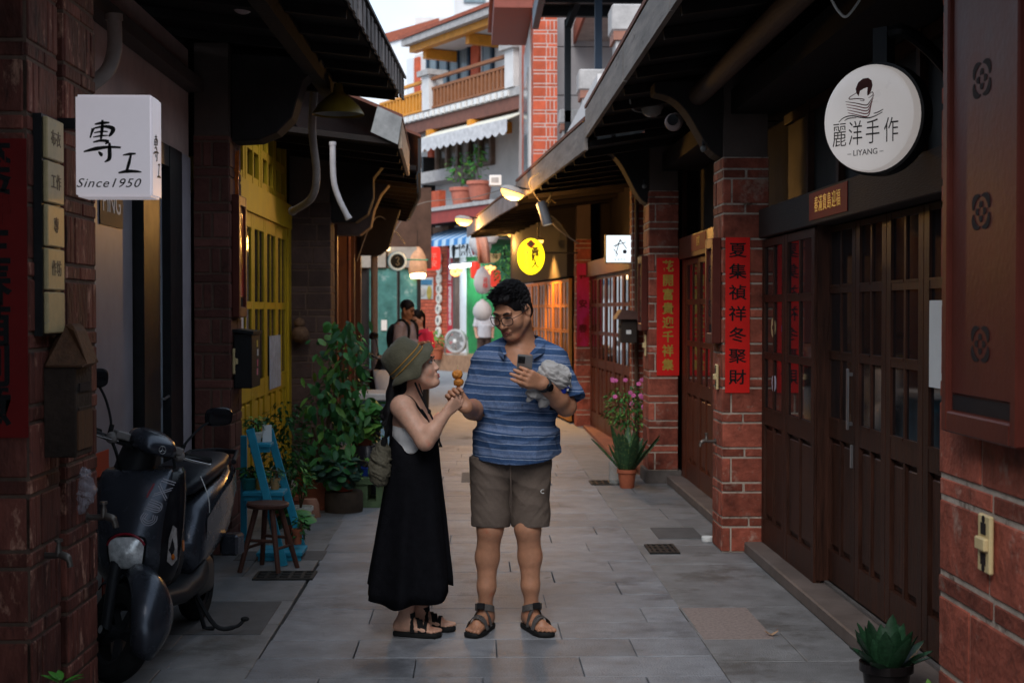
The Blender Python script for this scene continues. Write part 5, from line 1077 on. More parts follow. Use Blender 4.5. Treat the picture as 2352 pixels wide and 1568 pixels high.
paper('couplet_strip', 'dark red couplet with black brush characters at the left picture edge', 'couplet', -1.80, P(62, 600, 4.97).x, P(30, 1005, 4.97).z, P(30, 318, 4.97).z, 4.975, REDPD, '築群生春萌創意', INK, .155, 'new year couplets on the pillars', .95, .004)
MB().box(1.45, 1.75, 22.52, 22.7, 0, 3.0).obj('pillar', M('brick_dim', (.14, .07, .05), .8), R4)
# horizontal red papers on the lintels
def hpaper(x, y0, y1, z0, z1, chars, label):
    t = thing('lintel_paper', label, 'couplet', 'red papers on the lintels', (x, (y0+y1)/2, z0)); MB().box(x-.003, x, y0, y1, z0, z1).obj('paper', M('red_paper_brown', (.22, .012, .010), .65, .2), t)
    if chars: text(chars, (z1-z0)*.62, GOLD, t, (x-.004, (y0+y1)/2, (z0+z1)/2), (-1, 0, 0), spacing=1.15, sx=.95)
hpaper(1.879, 7.12, 7.93, 2.105, 2.255, '春滿寶島迎福', 'small dark red lintel paper with golden script under the round sign')
hpaper(1.898, 11.6, 12.4, 2.12, 2.26, '吉祥', 'plain dark red lintel paper above the red-brown doors')
# couplet frames: red-brown boxes with pierced coins on the alley faces
DKRED = M('pierced_dark', (.018, .012, .012), .8)
def cframe(label, x, y0, y1, z0, z1, side, orn=2, d=.06):
    # side -1: mounted on a face whose outside is -X; +1: outside +X
    t = thing('couplet_case', label, 'frame', 'red-brown couplet frames on the pillars', (x, (y0+y1)/2, z0)); o = x + side*d; w = y1-y0; f = min(.05, w*.17)
    MB().box(min(x, o-side*.02), max(x, o-side*.02), y0+f*.5, y1-f*.5, z0+.02, z1-.02).obj('back', CABI, t)
    for (a, b, c, e) in ((y0, y0+f, z0, z1), (y1-f, y1, z0, z1), (y0+f, y1-f, z0, z0+f*1.4), (y0+f, y1-f, z1-f*1.4, z1)): MB().box(min(x, o), max(x, o), a, b, c, e).obj('rail', CABI, t, bevel=.006)
    MB().box(min(o-side*.021, o-side*.014), max(o-side*.021, o-side*.014), y0+f*1.35, y1-f*1.35, z0+f*2.6, z1-f*2.2).obj('sliding_panel', CABI, t, bevel=.003)
    MB().box(min(o-side*.022, o-side*.0195), max(o-side*.022, o-side*.0195), y0+f*1.2, y1-f*1.2, z0+f*1.5, z0+f*2.5).obj('slot', DKRED, t)
    F = frame((side, 0, 0)); k = 0
    for i in range(orn):
        zc = orn_z[i] if orn_z else z0 + (z1-z0)*(i+1)/(orn+1); c = Vector((o-side*.0135, (y0+y1)/2, zc)); s = .042
        def cres(a0, a1, r0, r1, nm):
            m = MB(); n_ = 10; rings = []
            for j in range(n_+1):
                a = a0 + (a1-a0)*j/n_; wv = math.sin(PI*j/n_); p0 = c + F @ Vector((math.cos(a)*r0*1.35, math.sin(a)*r0, 0)); ro = r0 + (r1-r0)*(.25+.75*wv); p1 = c + F @ Vector((math.cos(a)*ro*1.42, math.sin(a)*ro, 0)); rings.append([p0, p1, p1 + Vector((side*.001, 0, 0)), p0 + Vector((side*.001, 0, 0))])
            m.loft(rings).obj(nm, DKRED, t)
        for q in range(4): cres(R(90*q+8), R(90*q+82), s*1.12, s*1.62, 'pierced_corner')
        for q in range(4): cres(R(90*q+55), R(90*q+125), s*.35, s*.8, 'pierced_petal')
    return t
orn_z = [P(2240, 180, 4.4).z, P(2240, 485, 4.4).z, P(2240, 790, 4.4).z]
cframe('large red-brown couplet frame with pierced coin motifs at the right picture edge', 1.65, 4.08, 4.74, 1.2, 2.95, -1, 3, .08)
orn_z = None
cframe('red-brown couplet frame on the side of the near right pillar', 1.644, 9.42, 9.72, 1.385, 2.09, -1, 2)
cframe('red-brown couplet frame on the side of the pillar with the golden strip', 1.624, 13.25, 13.58, 1.42, 2.12, -1, 2)
t = cframe('red couplet frame with a glossy red and gold film on the left pillar', -1.595, 9.42, 9.74, 1.56, 2.37, 1, 0, .05)
MB().box(-1.565, -1.558, 9.47, 9.69, 1.70, 2.25).obj('film', M('red_film', (.42, .015, .02), .12, .3, 4, .5, 12, stretch=(4, 4, .5), stain=[((.55, .30, .04), .56, 5), ((.45, .4, .4), .66, 9)], coat=.6), t)
fl = thing('paper_tassel', 'shiny orange foil tassel above the red frame on the left pillar', 'tassel', loc=(-1.57, 9.55, 2.4))
m = MB(); r_ = random.Random(9)
for k in range(26): q = P(543 + r_.uniform(-7, 7), 345 + r_.uniform(0, 12), 9.55); m.tube([q, q + Vector((r_.uniform(-.01, .01), 0, -.14)), P(543 + r_.uniform(-5, 5), 448, 9.55)], [.003, .006, .002], 4)
m.obj('foil_strands', M('orange_foil', (.55, .13, .02), .2, .4, 20, metal=.4), fl)
# cream bracket plates
def plate(label, p, n, w=.045, h=.17):
    t = thing('bracket_plate', label, 'bracket', 'cream plastic bracket plates', tuple(p)); F = frame(n); B = lambda x, y, z: Vector(p) + F @ Vector((x, y, z))
    MB().obox(B(0, 0, .008), (w/2, h/2, .008), F).obj('plate', CREAM, t, bevel=.005); MB().obox(B(0, 0, .022), (w*.4, h*.11, .009), F).obj('clip', CREAM, t, bevel=.004)
    for s in (-1, 1): MB().obox(B(0, s*h*.26, .0165), (w*.2, h*.1, .002), F).obj('slot', DKRED, t); MB().lathe(B(0, s*h*.42, .016), [(w*.12, 0), (w*.12, .002)], 10, F).obj('screw_hole', DKRED, t)
plate('large cream bracket plate on the right foreground bricks', (1.636, 4.47, .862), (-1, 0, 0), .105, .185)
plate('cream bracket plate on the side of the near right pillar', (1.64, 9.52, 1.16), (-1, 0, 0), .07, .17); plate('cream bracket plate below the frame on the golden strip pillar', (1.62, 13.36, 1.28), (-1, 0, 0), .07, .2); plate('cream bracket plate beside the black letter box on the left pillar', (-1.592, 9.44, 1.27), (1, 0, 0), .06, .17)
# round white projecting sign
RS = thing('round_sign', 'large round white projecting sign with a girl logo and black shop name', 'sign', loc=tuple(P(1998, 272, 6.0)))
sc = P(1998, 272, 6.0); ns = Vector((-math.sin(R(50)), -math.cos(R(50)), 0)); FS = frame(ns); SG = lambda x, y, z=0: sc + FS @ Vector((x, y, z)); rs = .226
LAM = M('sign_acrylic', (.74, .68, .64), .3, .03, spec=.5, emit=.13, ecol=(1, .9, .85))  # faint emission put in to brighten the sign face
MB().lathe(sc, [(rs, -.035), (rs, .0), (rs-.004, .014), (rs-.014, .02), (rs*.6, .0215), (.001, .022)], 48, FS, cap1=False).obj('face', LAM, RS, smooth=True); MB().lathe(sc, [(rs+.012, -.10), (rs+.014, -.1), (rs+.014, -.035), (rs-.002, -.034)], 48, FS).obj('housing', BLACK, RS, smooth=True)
ARM = SG(-.0, rs+.0, -.07); MB().obox(SG(.02, rs+.075, -.07), (.035, .085, .03), FS).obj('hanger', BLACK, RS)
MB().tube(cur([SG(.02, rs+.13, -.07), SG(.1, rs+.14, -.1), sc + Vector((.3, .1, rs+.07)), sc + Vector((.45, .2, rs-.05))], 6), .03, 8).obj('arm', BLACK, RS, smooth=True)
DKI = M('sign_ink', (.03, .022, .02), .5); BRI = M('sign_brown', (.09, .02, .014), .5); RDI = M('sign_red', (.22, .03, .035), .5)
# layout measured on the sign: units of sign radius
def SU(x, y): return (x*rs, y*rs)
m = MB(); 
hair = [(-.20, .30), (-.22, .42), (-.16, .58), (-.05, .66), (.07, .66), (.15, .58), (.17, .45), (.14, .32), (.09, .22), (.05, .20), (.05, .30), (.06, .42), (-.03, .40), (-.12, .35), (-.15, .22)]
LY = lambda y: .74 + (y-.66)*.717
m.prism([SG((x*.95-.04)*rs, LY(y)*rs, .0222) for x, y in hair], ns*.0008); m.obj('logo_hair', BRI, RS)
def sl(pts, w, mat, nm):
    m = MB(); c = [(p.x, p.y) for p in cur([((x*.95-.04)*rs, LY(y)*rs, 0) for x, y in pts], 5)]; n_ = len(c); stroke(m, c, [w*rs*(.45+.55*math.sin(PI*i/(n_-1))) for i in range(n_)], FS, SG(0, 0, .0222), .0008); m.obj(nm, mat, RS)
sl([(-.16, .34), (-.26, .28), (-.36, .22), (-.36, .17), (-.2, .16), (-.06, .13), (-.02, .10), (-.05, .08), (-.12, .11)], .018, BRI, 'logo_line'); sl([(.10, .24), (.17, .28), (.18, .2), (.08, .14)], .016, BRI, 'logo_line')
for k in range(5):
    y0 = .10 - k*.075; sl([(-.46 + .015*k, y0+.02), (-.2, y0-.06), (.02, y0-.14), (.10, y0-.08), (.21-.02*k, y0+.10)], .02, BRI if k < 1 else RDI, 'logo_line')
sl([(-.62, -.40), (-.5, -.30), (-.32, -.27), (-.1, -.34), (.1, -.38), (.28, -.33), (.40, -.27)], .024, DKI, 'logo_line'); sl([(-.48, -.38), (-.38, -.33), (-.2, -.34)], .02, DKI, 'logo_line'); sl([(.2, -.28), (.3, -.26), (.42, -.20)], .02, DKI, 'logo_line')
for k, c in enumerate('麗洋手作'): text(c, .50*rs, DKI, RS, SG((-.61, -.25, .13, .53)[k]*rs, -.30*rs, .0228), ns, sx=.66, off=-.0008, ext=.0006)
text('– LIYANG –', .155*rs, M('sign_grey', (.10, .09, .09), .5), RS, SG(-.03*rs, -.64*rs, .0228), ns, sx=1.0, ext=.0006)
# white box sign on the left, brush characters
WS = thing('box_sign', 'white box sign with large black brush characters reading Since1950', 'sign', loc=(-1.35, 5.4, 2.1))
a = P(172, 217, 5.3); b = P(350, 452, 5.3); x0, x1, z0, z1 = a.x, b.x, b.z, a.z
MB().box(x0, x1, 5.3, 5.46, z0, z1).obj('box', M('sign_white', (.74, .69, .72), .35, .04, spec=.5, emit=.12, ecol=(1, .92, 1)), WS, bevel=.008, seg=2); MB().box(-1.56, x0, 5.35, 5.41, z1-.12, z1-.08).obj('bracket', BLACK, WS)  # box material carries slight emission to lift its white
def brush(strokes, ox, oy, s, F, pos, par, mat=INK):
    m = MB()
    for pts, w in strokes:
        c = [(ox + p.x*s, oy + p.y*s) for p in cur([(x, y, 0) for x, y in pts], 5)]; n_ = len(c); ws = [w[min(len(w)-1, int(i/(n_-1)*(len(w)-1)))]*(1-((i/(n_-1)*(len(w)-1)) % 1)) + w[min(len(w)-1, int(i/(n_-1)*(len(w)-1))+1)]*((i/(n_-1)*(len(w)-1)) % 1) for i in range(n_)]
        stroke(m, c, [max(.003, q*s*1.55) for q in ws], F, pos)
    return m.obj('brush_character', mat, par)
# strokes traced by eye: x right, y up, in a unit box
ZHUAN = [([(.28, .90), (.45, .93), (.62, .94)], [.02, .05, .02]), ([(.46, 1.0), (.45, .8), (.42, .55)], [.03, .05, .03]), ([(.24, .80), (.20, .68), (.17, .58)], [.05, .03, .02]), ([(.24, .80), (.5, .85), (.70, .80), (.66, .68), (.60, .62)], [.02, .04, .07, .05, .02]), ([(.26, .70), (.44, .73), (.58, .73)], [.015, .03, .015]), ([(.24, .60), (.42, .63), (.58, .64)], [.015, .03, .015]), ([(.24, .48), (.42, .52), (.58, .50), (.52, .44)], [.02, .04, .05, .02]), ([(.02, .26), (.3, .33), (.6, .37), (.88, .36)], [.02, .06, .04, .03]), ([(.62, .47), (.62, .3), (.61, .1), (.50, .02)], [.03, .06, .06, .01]), ([(.36, .26), (.42, .20), (.43, .15)], [.02, .06, .02])]
GONG = [([(.2, .85), (.5, .9), (.76, .92)], [.03, .08, .04]), ([(.55, .88), (.46, .5), (.36, .18)], [.05, .09, .07]), ([(.0, .08), (.4, .15), (.8, .14), (1.0, .12)], [.04, .10, .07, .03])]
w_ = x1-x0; h_ = z1-z0; F0 = frame((0, -1, 0)); p0 = Vector((x0, 5.2995, z0))
brush(ZHUAN, w_*.10, h_*.33, w_*.56, F0, p0, WS); brush(GONG, w_*.56, h_*.215, w_*.30, F0, p0, WS); text('Since1950', w_*.165, INK, WS, (x0+w_*.42, 5.299, z0+h_*.13), shear=.35, sx=1.1, spacing=1.12)
F1 = frame((1, 0, 0)); p1 = Vector((x1+.0005, 5.3, z0)); brush(ZHUAN, .015, h_*.36, .10, F1, p1, WS); brush(GONG, .08, h_*.2, .06, F1, p1, WS)
# lit square sign and lit yellow oval sign
QS = thing('lit_square_sign', 'small lit white square sign with a thin line drawing on the right wall', 'sign', loc=tuple(P(1424, 605, 15)))
a = P(1391, 539, 15); b = P(1457, 604, 15); MB().box(a.x, b.x, 15, 15.14, b.z, a.z).obj('housing', M('sign_rim', (.12, .06, .03), .5), QS); MB().box(a.x+.008, b.x-.008, 14.994, 15.0, b.z+.008, a.z-.008).obj('lit_face', M('lit_white', (.9, .95, 1), .5, 0, emit=.62, ecol=(.85, .95, 1)), QS)
GI = M('grey_ink', (.10, .11, .14), .5); cx, cz = (a.x+b.x)/2, (a.z+b.z)/2
for pts in ([(-.07, .03), (.06, .07)], [(.0, .10), (-.045, -.06)], [(-.05, .02), (.01, .09)], [(-.07, .0), (-.02, -.06), (-.05, -.08)], [(.0, .1), (.07, .0)]):
    m = MB(); stroke(m, pts, .008, F0, (cx, 14.9935, cz)); m.obj('line_mark', GI, QS)
MB().lathe((cx+.05, 14.993, cz-.03), [(.022, 0), (.022, .001)], 14, F0).obj('moon_mark', GI, QS); text('拾 物 所 在', .026, GI, QS, (cx, 14.993, cz-.115))
YS = thing('lit_oval_sign', 'glowing yellow oval shop sign with a black diamond on the right', 'sign', loc=tuple(P(1219, 589, 18)))
c = P(1219.5, 589, 18); w_ = (P(1252, 589, 18).x - P(1187, 589, 18).x)/2; h_ = (P(1219, 546, 18).z - P(1219, 632, 18).z)/2
FO = frame((-.1, -1, 0)); m = MB(); pts = [c + FO @ Vector((w_*math.cos(2*PI*k/40), h_*math.sin(2*PI*k/40), 0)) for k in range(40)]; m.prism(pts, FO @ Vector((0, 0, -.09))); m.obj('housing', BLACK, YS); pts = [c + FO @ Vector((w_*.97*math.cos(2*PI*k/40), h_*.97*math.sin(2*PI*k/40), .002)) for k in range(40)]
MB().prism(pts, FO @ Vector((0, 0, .003))).obj('lit_face', M('lit_yellow', (.9, .85, .02), .5, .02, emit=.60, ecol=(1.0, .88, .0)), YS)
O_ = lambda x, y, z=.0055: c + FO @ Vector((x*w_, y*h_, z)); m = MB(); m.prism([O_(0, .92), O_(.36, .67), O_(0, .42), O_(-.36, .67)], FO @ Vector((0, 0, .001))); m.obj('diamond_edge', M('oval_red', (.3, .03, .02)), YS); m = MB(); m.prism([O_(0, .85, .007), O_(.26, .67, .007), O_(0, .49, .007), O_(-.26, .67, .007)], FO @ Vector((0, 0, .001))); m.obj('diamond', INK, YS)
text('黃\n記\n人', .10, M('oval_ink', (.05, .03, .0), .5), YS, O_(.3, -.08), (-.1, -1, 0), line=.85, off=.004); text('貢\n糖\n茶\n點\n房', .062, M('oval_ink2', (.1, .1, .05)), YS, O_(-.3, -.08), (-.1, -1, 0), line=.98); text('06 6292705', .042, M('oval_ink2', (.3, .3, .18)), YS, O_(0, -.78), (-.1, -1, 0)); MB().tube([c + Vector((.15, .05, .05)), c + Vector((.6, .1, .05))], .012, 6).obj('arm', BLACK, YS)
# teal round sign at the far left
TS = thing('round_sign', 'small round black sign with white ring and teal rim at the far left shop', 'sign', loc=tuple(P(913, 600, 24)))
c = P(913, 600, 24); FT_ = frame((.25, -1, 0)); MB().lathe(c, [(.155, -.1), (.158, -.1), (.158, 0), (.15, .01), (.125, .012), (.12, .004), (.12, -.1)], 30, FT_).obj('rim', M('white_teal', (.6, .72, .74), .4, emit=.12, ecol=(.8, 1, 1)), TS, smooth=True); MB().lathe(c, [(.121, -.002), (.121, .002)], 30, FT_).obj('face', M('sign_black', (.02, .03, .035), .3), TS); MB().lathe(c, [(.1585, -.1), (.163, -.1), (.163, -.03), (.1585, -.03)], 30, FT_).obj('teal_band', M('teal_paint', (.05, .3, .3), .4), TS)  # slight emission on the rim keeps it white against the amber light
text('Q', .15, M('pale_grey', (.3, .33, .33)), TS, c + FT_ @ Vector((0, 0, .004)), (.25, -1, 0)) if False else MB().tube([c + FT_ @ Vector((x, y, .004)) for x, y in ((-.03, .05), (.0, .07), (.03, .05), (.0, .0), (.03, -.05), (0, -.07), (-.03, -.04))], .01, 5).obj('figure_mark', M('pale_grey', (.3, .33, .33)), TS); MB().tube([c + Vector((.1, .05, .03)), c + Vector((.5, .2, .03))], .012, 6).obj('arm', M('teal_paint', (.05, .3, .3)), TS)
# lamps
GLOWW = M('warm_glow', (1, .75, .3), .4, 0, emit=1.9, ecol=(1, .52, .09)); LMET = M('lamp_enamel', (.30, .27, .25), .45, .15)
def lantern(label, c, tilt, w, power, post):
    t = thing('wall_lamp', label, 'lamp', 'lit swan-neck wall lamps', tuple(c)); m3 = Matrix.Rotation(tilt, 3, 'Y')
    MB().lathe(c, [(w*.05, w*.42), (w*.5, w*.38), (w*.85, w*.22), (w, .0), (w*.97, -.01), (w*.8, w*.18)], 24, m3, cap1=False).obj('shade', LMET, t, smooth=True)
    MB().lathe(c, [(w*.9, .0), (w*.86, -w*.25), (w*.62, -w*.5), (w*.3, -w*.62), (.001, -w*.65)], 24, m3, cap1=False).obj('globe', GLOWW, t, smooth=True)
    MB().tube(cur([c + m3 @ Vector((0, 0, w*.4)), c + Vector((w*1.6, .05, w*.12)), c + Vector((w*3, .1, -w*.1)), Vector(post)], 6), .012, 6).obj('arm', BLACK, t, smooth=True)
    ld = bpy.data.lights.new('lamp_light', 'POINT'); ld.energy = power; ld.color = (1, .48, .12); ld.shadow_soft_size = w*.8
    lo = bpy.data.objects.new('lamp_light', ld); COL.objects.link(lo); lo.parent = t; lo.location = Vector((0, 0, -w*.95))
lantern('glowing amber swan-neck lamp hanging off the right eaves', P(1177, 440, 17), R(18), .155, 60, P(1250, 470, 17.2)); lantern('farther glowing amber lamp under the lane end eaves', P(1065, 504, 24), R(8), .155, 60, P(1115, 505, 24))
def spot(label, c, d, l=.28, r=.06):
    t = thing('spotlight', label, 'lamp', loc=tuple(c)); F = frame(d, (0, 1, 0)); MB().lathe(c, [(r*.7, -l/2), (r, -l/2+.02), (r, l/2), (r*.85, l/2), (r*.85, l/2-.03)], 18, F).obj('housing', M('spot_grey', (.16, .16, .17), .5), t, smooth=True); MB().lathe(Vector(c) + F @ Vector((0, 0, l/2-.03)), [(r*.8, 0), (r*.8, .004)], 16, F).obj('lens', M('spot_lens', (1, .9, .7), .4, 0, emit=2.5, ecol=(1, .85, .6)), t); MB().tube([Vector(c) + Vector((.02, 0, .05)), Vector(c) + Vector((.08, .02, .16)), Vector(c) + Vector((.14, .02, .12))], .012, 6).obj('bracket', M('brass', (.25, .17, .05), .5), t)
spot('grey cylinder spotlight below the amber lamp on the right', P(1250, 490, 16.6), (.28, -.1, -1))
# dark yellow bell lamp and round globes on the left eaves
BL = thing('pendant_lamp', 'dark yellow conical pendant lamp under the left eaves', 'lamp', loc=tuple(P(777, 262, 10.2)))
c = P(777, 264, 10.2); MB().lathe(c, [(.185, 0), (.18, .015), (.15, .06), (.09, .12), (.04, .16), (.03, .22)], 26, cap0=False).obj('shade', M('olive_enamel', (.16, .10, .012), .35, .2), BL, smooth=True); MB().lathe(c + Vector((0, 0, .012)), [(.17, 0), (.1, .05), (.03, .1)], 24, cap0=False).obj('shade_inside', M('shade_grey', (.2, .19, .17), .5), BL, smooth=True); MB().tube([c + Vector((0, 0, .2)), c + Vector((0, 0, .45))], .012, 6).obj('stem', BLACK, BL)
GB = thing('globe_lamp', 'unlit pinkish globe lamp at the top left under the eaves', 'lamp', loc=tuple(P(560, 10, 8.3))); c = P(558, 5, 8.3); MB().ell(c, (.072, .072, .072), 20, h=14).obj('globe', M('globe_pink', (.42, .30, .28), .2, .05), GB, smooth=True); MB().lathe(c, [(.04, .06), (.045, .1), (.045, .2)], 14).obj('cap', BLACK, GB)
def dome(label, c, r=.085):
    t = thing('ceiling_lamp', label, 'lamp', 'small dome lamps under the right eaves', tuple(c)); MB().lathe(c, [(r, .0), (r*1.05, .02), (r*.9, .035)], 20).obj('rim', LMET, t, smooth=True); MB().lathe(c, [(r*.95, .0), (r*.8, -r*.45), (r*.4, -r*.7), (.001, -r*.75)], 20, cap1=False).obj('glass', M('dome_glass', (.32, .28, .25), .15, .05), t, smooth=True); MB().tube([Vector(c) + Vector((0, 0, .03)), Vector(c) + Vector((0, 0, .22))], .01, 6).obj('stem', BLACK, t)
dome('dome lamp nearest the eave bracket on the right', P(1346, 376, 15.4)); dome('dome lamp farther along under the right eaves', P(1300, 414, 17.2)); dome('dome lamp beside the security camera under the right eaves', P(1497, 250, 11.2), .09)
t = thing('ceiling_lamp', 'lit warm dome lamp under the eaves behind the yellow oval sign', 'lamp', loc=tuple(P(1236, 552, 21.5))); c = P(1236, 552, 21.5); MB().lathe(c, [(.09, 0), (.095, .02), (.08, .035)], 20).obj('rim', LMET, t, smooth=True); MB().lathe(c, [(.085, .0), (.07, -.04), (.03, -.06), (.001, -.064)], 20, cap1=False).obj('glass', GLOWW, t, smooth=True); MB().tube([c + Vector((0, 0, .03)), c + Vector((0, 0, .4))], .01, 6).obj('stem', BLACK, t)
ld = bpy.data.lights.new('lamp_light', 'SPOT'); ld.energy = 170; ld.spot_size = R(125); ld.spot_blend = .5; ld.color = (1, .48, .10); ld.shadow_soft_size = .08; lo = bpy.data.objects.new('lamp_light', ld); COL.objects.link(lo); lo.parent = t; lo.location = (0, 0, -.16)
for pts, lb in (([P(900, 540, 26), P(960, 470, 26), P(1080, 455, 26), P(1170, 430, 24)], 'thin dark cable strung across the lane end'), ([P(1240, 395, 15.5), P(1215, 420, 16.5), P(1245, 470, 17), P(1275, 520, 17), P(1330, 560, 17)], 'grey cable sagging under the right eaves beside the amber lamp'), ([P(820, 600, 18), P(850, 520, 19), P(880, 500, 20), P(930, 560, 24)], 'grey cable looping down under the far left eaves')):
    t = thing('cable', lb, 'cable', loc=tuple(pts[-1])); MB().tube(cur(pts, 8), .008, 6).obj('wire', M('grey_wire', (.16, .15, .14), .6), t, smooth=True)
CC = thing('security_camera', 'small round pinkish security camera on the near right eave bracket', 'camera', loc=tuple(P(1545, 280, 9.4))); c = P(1546, 282, 9.38); FCm = frame((-.3, -.9, -.25)); MB().lathe(c, [(.055, -.08), (.06, -.02), (.05, .02), (.03, .03)], 20, FCm).obj('body', M('camera_pink', (.28, .2, .18), .5), CC, smooth=True); MB().lathe(c + Vector((0, -.012, .02)), [(.036, 0), (.036, .03), (.03, .032)], 18, FCm).obj('lens', BLACK, CC, smooth=True)
for px, py, Y_, lb in ((1616, 342, 9.5, 'small pale knob on the near right corbel'), (1480, 428, 13.2, 'small pale knob on the farther right corbel')):
    t = thing('bulb_socket', lb, 'light bulb', loc=tuple(P(px, py, Y_))); MB().ell(P(px, py, Y_), .022, 12).obj('bulb', M('dull_bulb', (.2, .19, .18), .4), t, smooth=True); MB().lathe(P(px, py, Y_) + Vector((0, 0, .02)), [(.012, 0), (.012, .04)], 8).obj('socket', BLACK, t)
# pipes and hoses of the left wall
def pipe(name, label, pts, r, mat, cat='pipe'):
    t = thing(name, label, cat, 'pipes under the left eaves' if cat == 'pipe' else None, loc=tuple(Vector(pts[-1]))); pc = cur(pts, 8); MB().tube(pc, r, 12).obj('pipe', mat, t, smooth=True)
    for q in (0, -1):
        d = (pc[1]-pc[0]) if q == 0 else (pc[-1]-pc[-2]); MB().tube([pc[q] - d.normalized()*.015, pc[q] + d.normalized()*.015], r*1.18, 12).obj('collar', mat, t, smooth=True)
pipe('curved_duct', 'thick curved grey duct on the brown wall above the box sign', [P(262, 40, 6.9), P(263, 110, 6.9), P(248, 160, 6.85), P(215, 190, 6.8), P(190, 205, 6.75)], .035, PIPE)
pipe('drain_hose', 'long grey hose looping beside the yellow upper windows', [P(722, 200, 11.0), P(717, 300, 11.0), P(727, 400, 11.0), P(715, 455, 11.1), P(672, 485, 11.5)], .03, PIPE)
pipe('white_pipe', 'pale white bent pipe end under the left eaves', [P(764, 330, 12.5), P(766, 410, 12.5), P(778, 455, 12.5), P(800, 500, 12.5)], .026, M('pale_pipe', (.45, .42, .43), .5))
# loose wires under the right eaves
for pts, r0, lb in (([P(1442, 150, 10.5), P(1445, 210, 10.5), P(1452, 250, 10.6), P(1475, 258, 10.8)], .006, 'thin loose cable hanging from the right fascia'), ([P(2410-500, 0, 6.2), P(1925, 25, 6.2), P(1945, 38, 6.2), P(1975, 0, 6.2)], .006, 'white cable loop near the top right')):
    t = thing('cable', lb, 'cable', loc=tuple(pts[-1])); MB().tube(cur(pts, 6), r0, 6).obj('wire', WHITE if 'white' in lb else M('pale_wire', (.4, .38, .35)), t, smooth=True)
CL = thing('wire_coil', 'small coil of pale wire hanging on the near right fascia', 'cable', loc=tuple(P(1443, 170, 10.2))); c = P(1443, 150, 10.2); m = MB(); m.tube([c + Vector((.018*math.cos(k*.9), .01*math.sin(k*.9), -.004*k*.35*1.5)) for k in range(50)], .0025, 5); m.obj('coil', M('pale_wire', (.4, .38, .35)), CL)
# small poster cards on the left shop glass
for (x0_, y0_, x1_, y1_, mt, tx, tm, lb) in ((215, 452, 255, 510, WHITE, 'Munsingwear', INK, 'small white card lettered Munsingwear on the shop glass'), (268, 452, 318, 520, M('card_black', (.015, .015, .018), .5), 'PING', WHITE, 'black card lettered PING on the shop glass'), (371, 676, 392, 765, M('card_yellow', (.40, .34, .20), .6), '', INK, 'yellowish poster taped to the grey glass door'), (373, 770, 392, 812, WHITE, '', INK, 'small white notice below the yellowish poster')):
    a = PX(x0_, y0_, -1.80); b = PX(x1_, y1_, -1.80); y0q, y1q = sorted((a.y, b.y)); z0q, z1q = sorted((P(x0_, y1_, (a.y+b.y)/2).z, P(x0_, y0_, (a.y+b.y)/2).z)); xx = -1.886 if x0_ < 330 else -1.876
    t = thing('card', lb, 'card', 'cards on the left shopfront', (xx, (y0q+y1q)/2, z0q)); MB().box(xx, xx+.003, y0q, y1q, z0q, z1q).obj('sheet', mt, t)
    if tx: text(tx, (y1q-y0q)*(.17 if len(tx) > 5 else .36), tm, t, (xx+.0035, (y0q+y1q)/2, z1q-(z1q-z0q)*.22), (1, 0, 0))
t = thing('glass_lettering', 'vertical black brush lettering on the grey glass door', 'sign', loc=(-1.878, 8.5, 1.9)); brush(ZHUAN, 0, 0, .24, frame((1, 0, 0)), Vector((-1.8795, 8.38, 1.72)), t)
# painted tile strip on the left foreground pillar
TLS = thing('tile_sign', 'column of hand painted cream tiles on the left foreground pillar', 'sign', loc=(-1.53, 5.1, 1.5)); zt = P(112, 268, 5.1).z; zb = P(112, 768, 5.1).z; hh = (zt-zb)/5
TIL = M('painted_tile', (.48, .36, .19), .4, .15, 20, stain=[((.14, .22, .26), .62, 26), ((.30, .16, .06), .64, 20)]); MB().box(-1.545, -1.515, 5.04, 5.26, zb-.005, zt+.005).obj('backing', BLACK, TLS)
for k in range(5):
    q = MB().box(-1.5149, -1.497, 5.05, 5.25, zb+hh*k+.004, zb+hh*(k+1)-.004).obj('tile', TIL, TLS, bevel=.004)
    ch_ = ('', '作坊', '專', '工作', '布衣')[k] if k else ''
    if ch_: text(ch_, .06, M('tile_ink', (.17, .11, .07)), q, (-1.4965, 5.15, zb+hh*(k+.5)), (1, 0, 0))
# letter boxes
def wbox(label, x0, x1, y0, y1, z0, z1, side, mat, roof=True, group='letter boxes'):
    t = thing('letter_box', label, 'mailbox', group, (x0, y0, z0)); MB().box(x0, x1, y0, y1, z0, z1).obj('body', mat, t, bevel=.004); xo = x1 if side > 0 else x0
    MB().box(xo-.004 if side > 0 else xo-.005, xo+.005 if side > 0 else xo+.004, y0+.03, y1-.03, z0+.03, z0+(z1-z0)*.55).obj('door', mat, t, bevel=.003); MB().box(min(xo, xo+side*.006), max(xo, xo+side*.006), y0+.04, y1-.04, z1-.09, z1-.06).obj('slot', DKRED, t)
    return t
BARK = M('old_bark', (.035, .022, .016), .8, .5, 12, .6, 40); OWB = M('worn_wood', (.09, .04, .02), .7, .4, 8, .4, 30, stretch=(4, 4, .6))
t = wbox('weathered wooden letter box with bark roof on the left foreground pillar', -1.545, -1.43, 5.14, 5.36, 1.075, 1.40, 1, BARK); MB().box(-1.4299, -1.424, 5.155, 5.345, 1.10, 1.24).obj('front_board', OWB, t)
m = MB(); m.prism([(-1.545, 5.12, 1.40), (-1.39, 5.12, 1.40), (-1.40, 5.16, 1.42), (-1.45, 5.2, 1.54), (-1.49, 5.25, 1.56), (-1.545, 5.26, 1.5)], (0, .16, 0)); m.obj('bark_roof', OWB, t, bevel=.012)
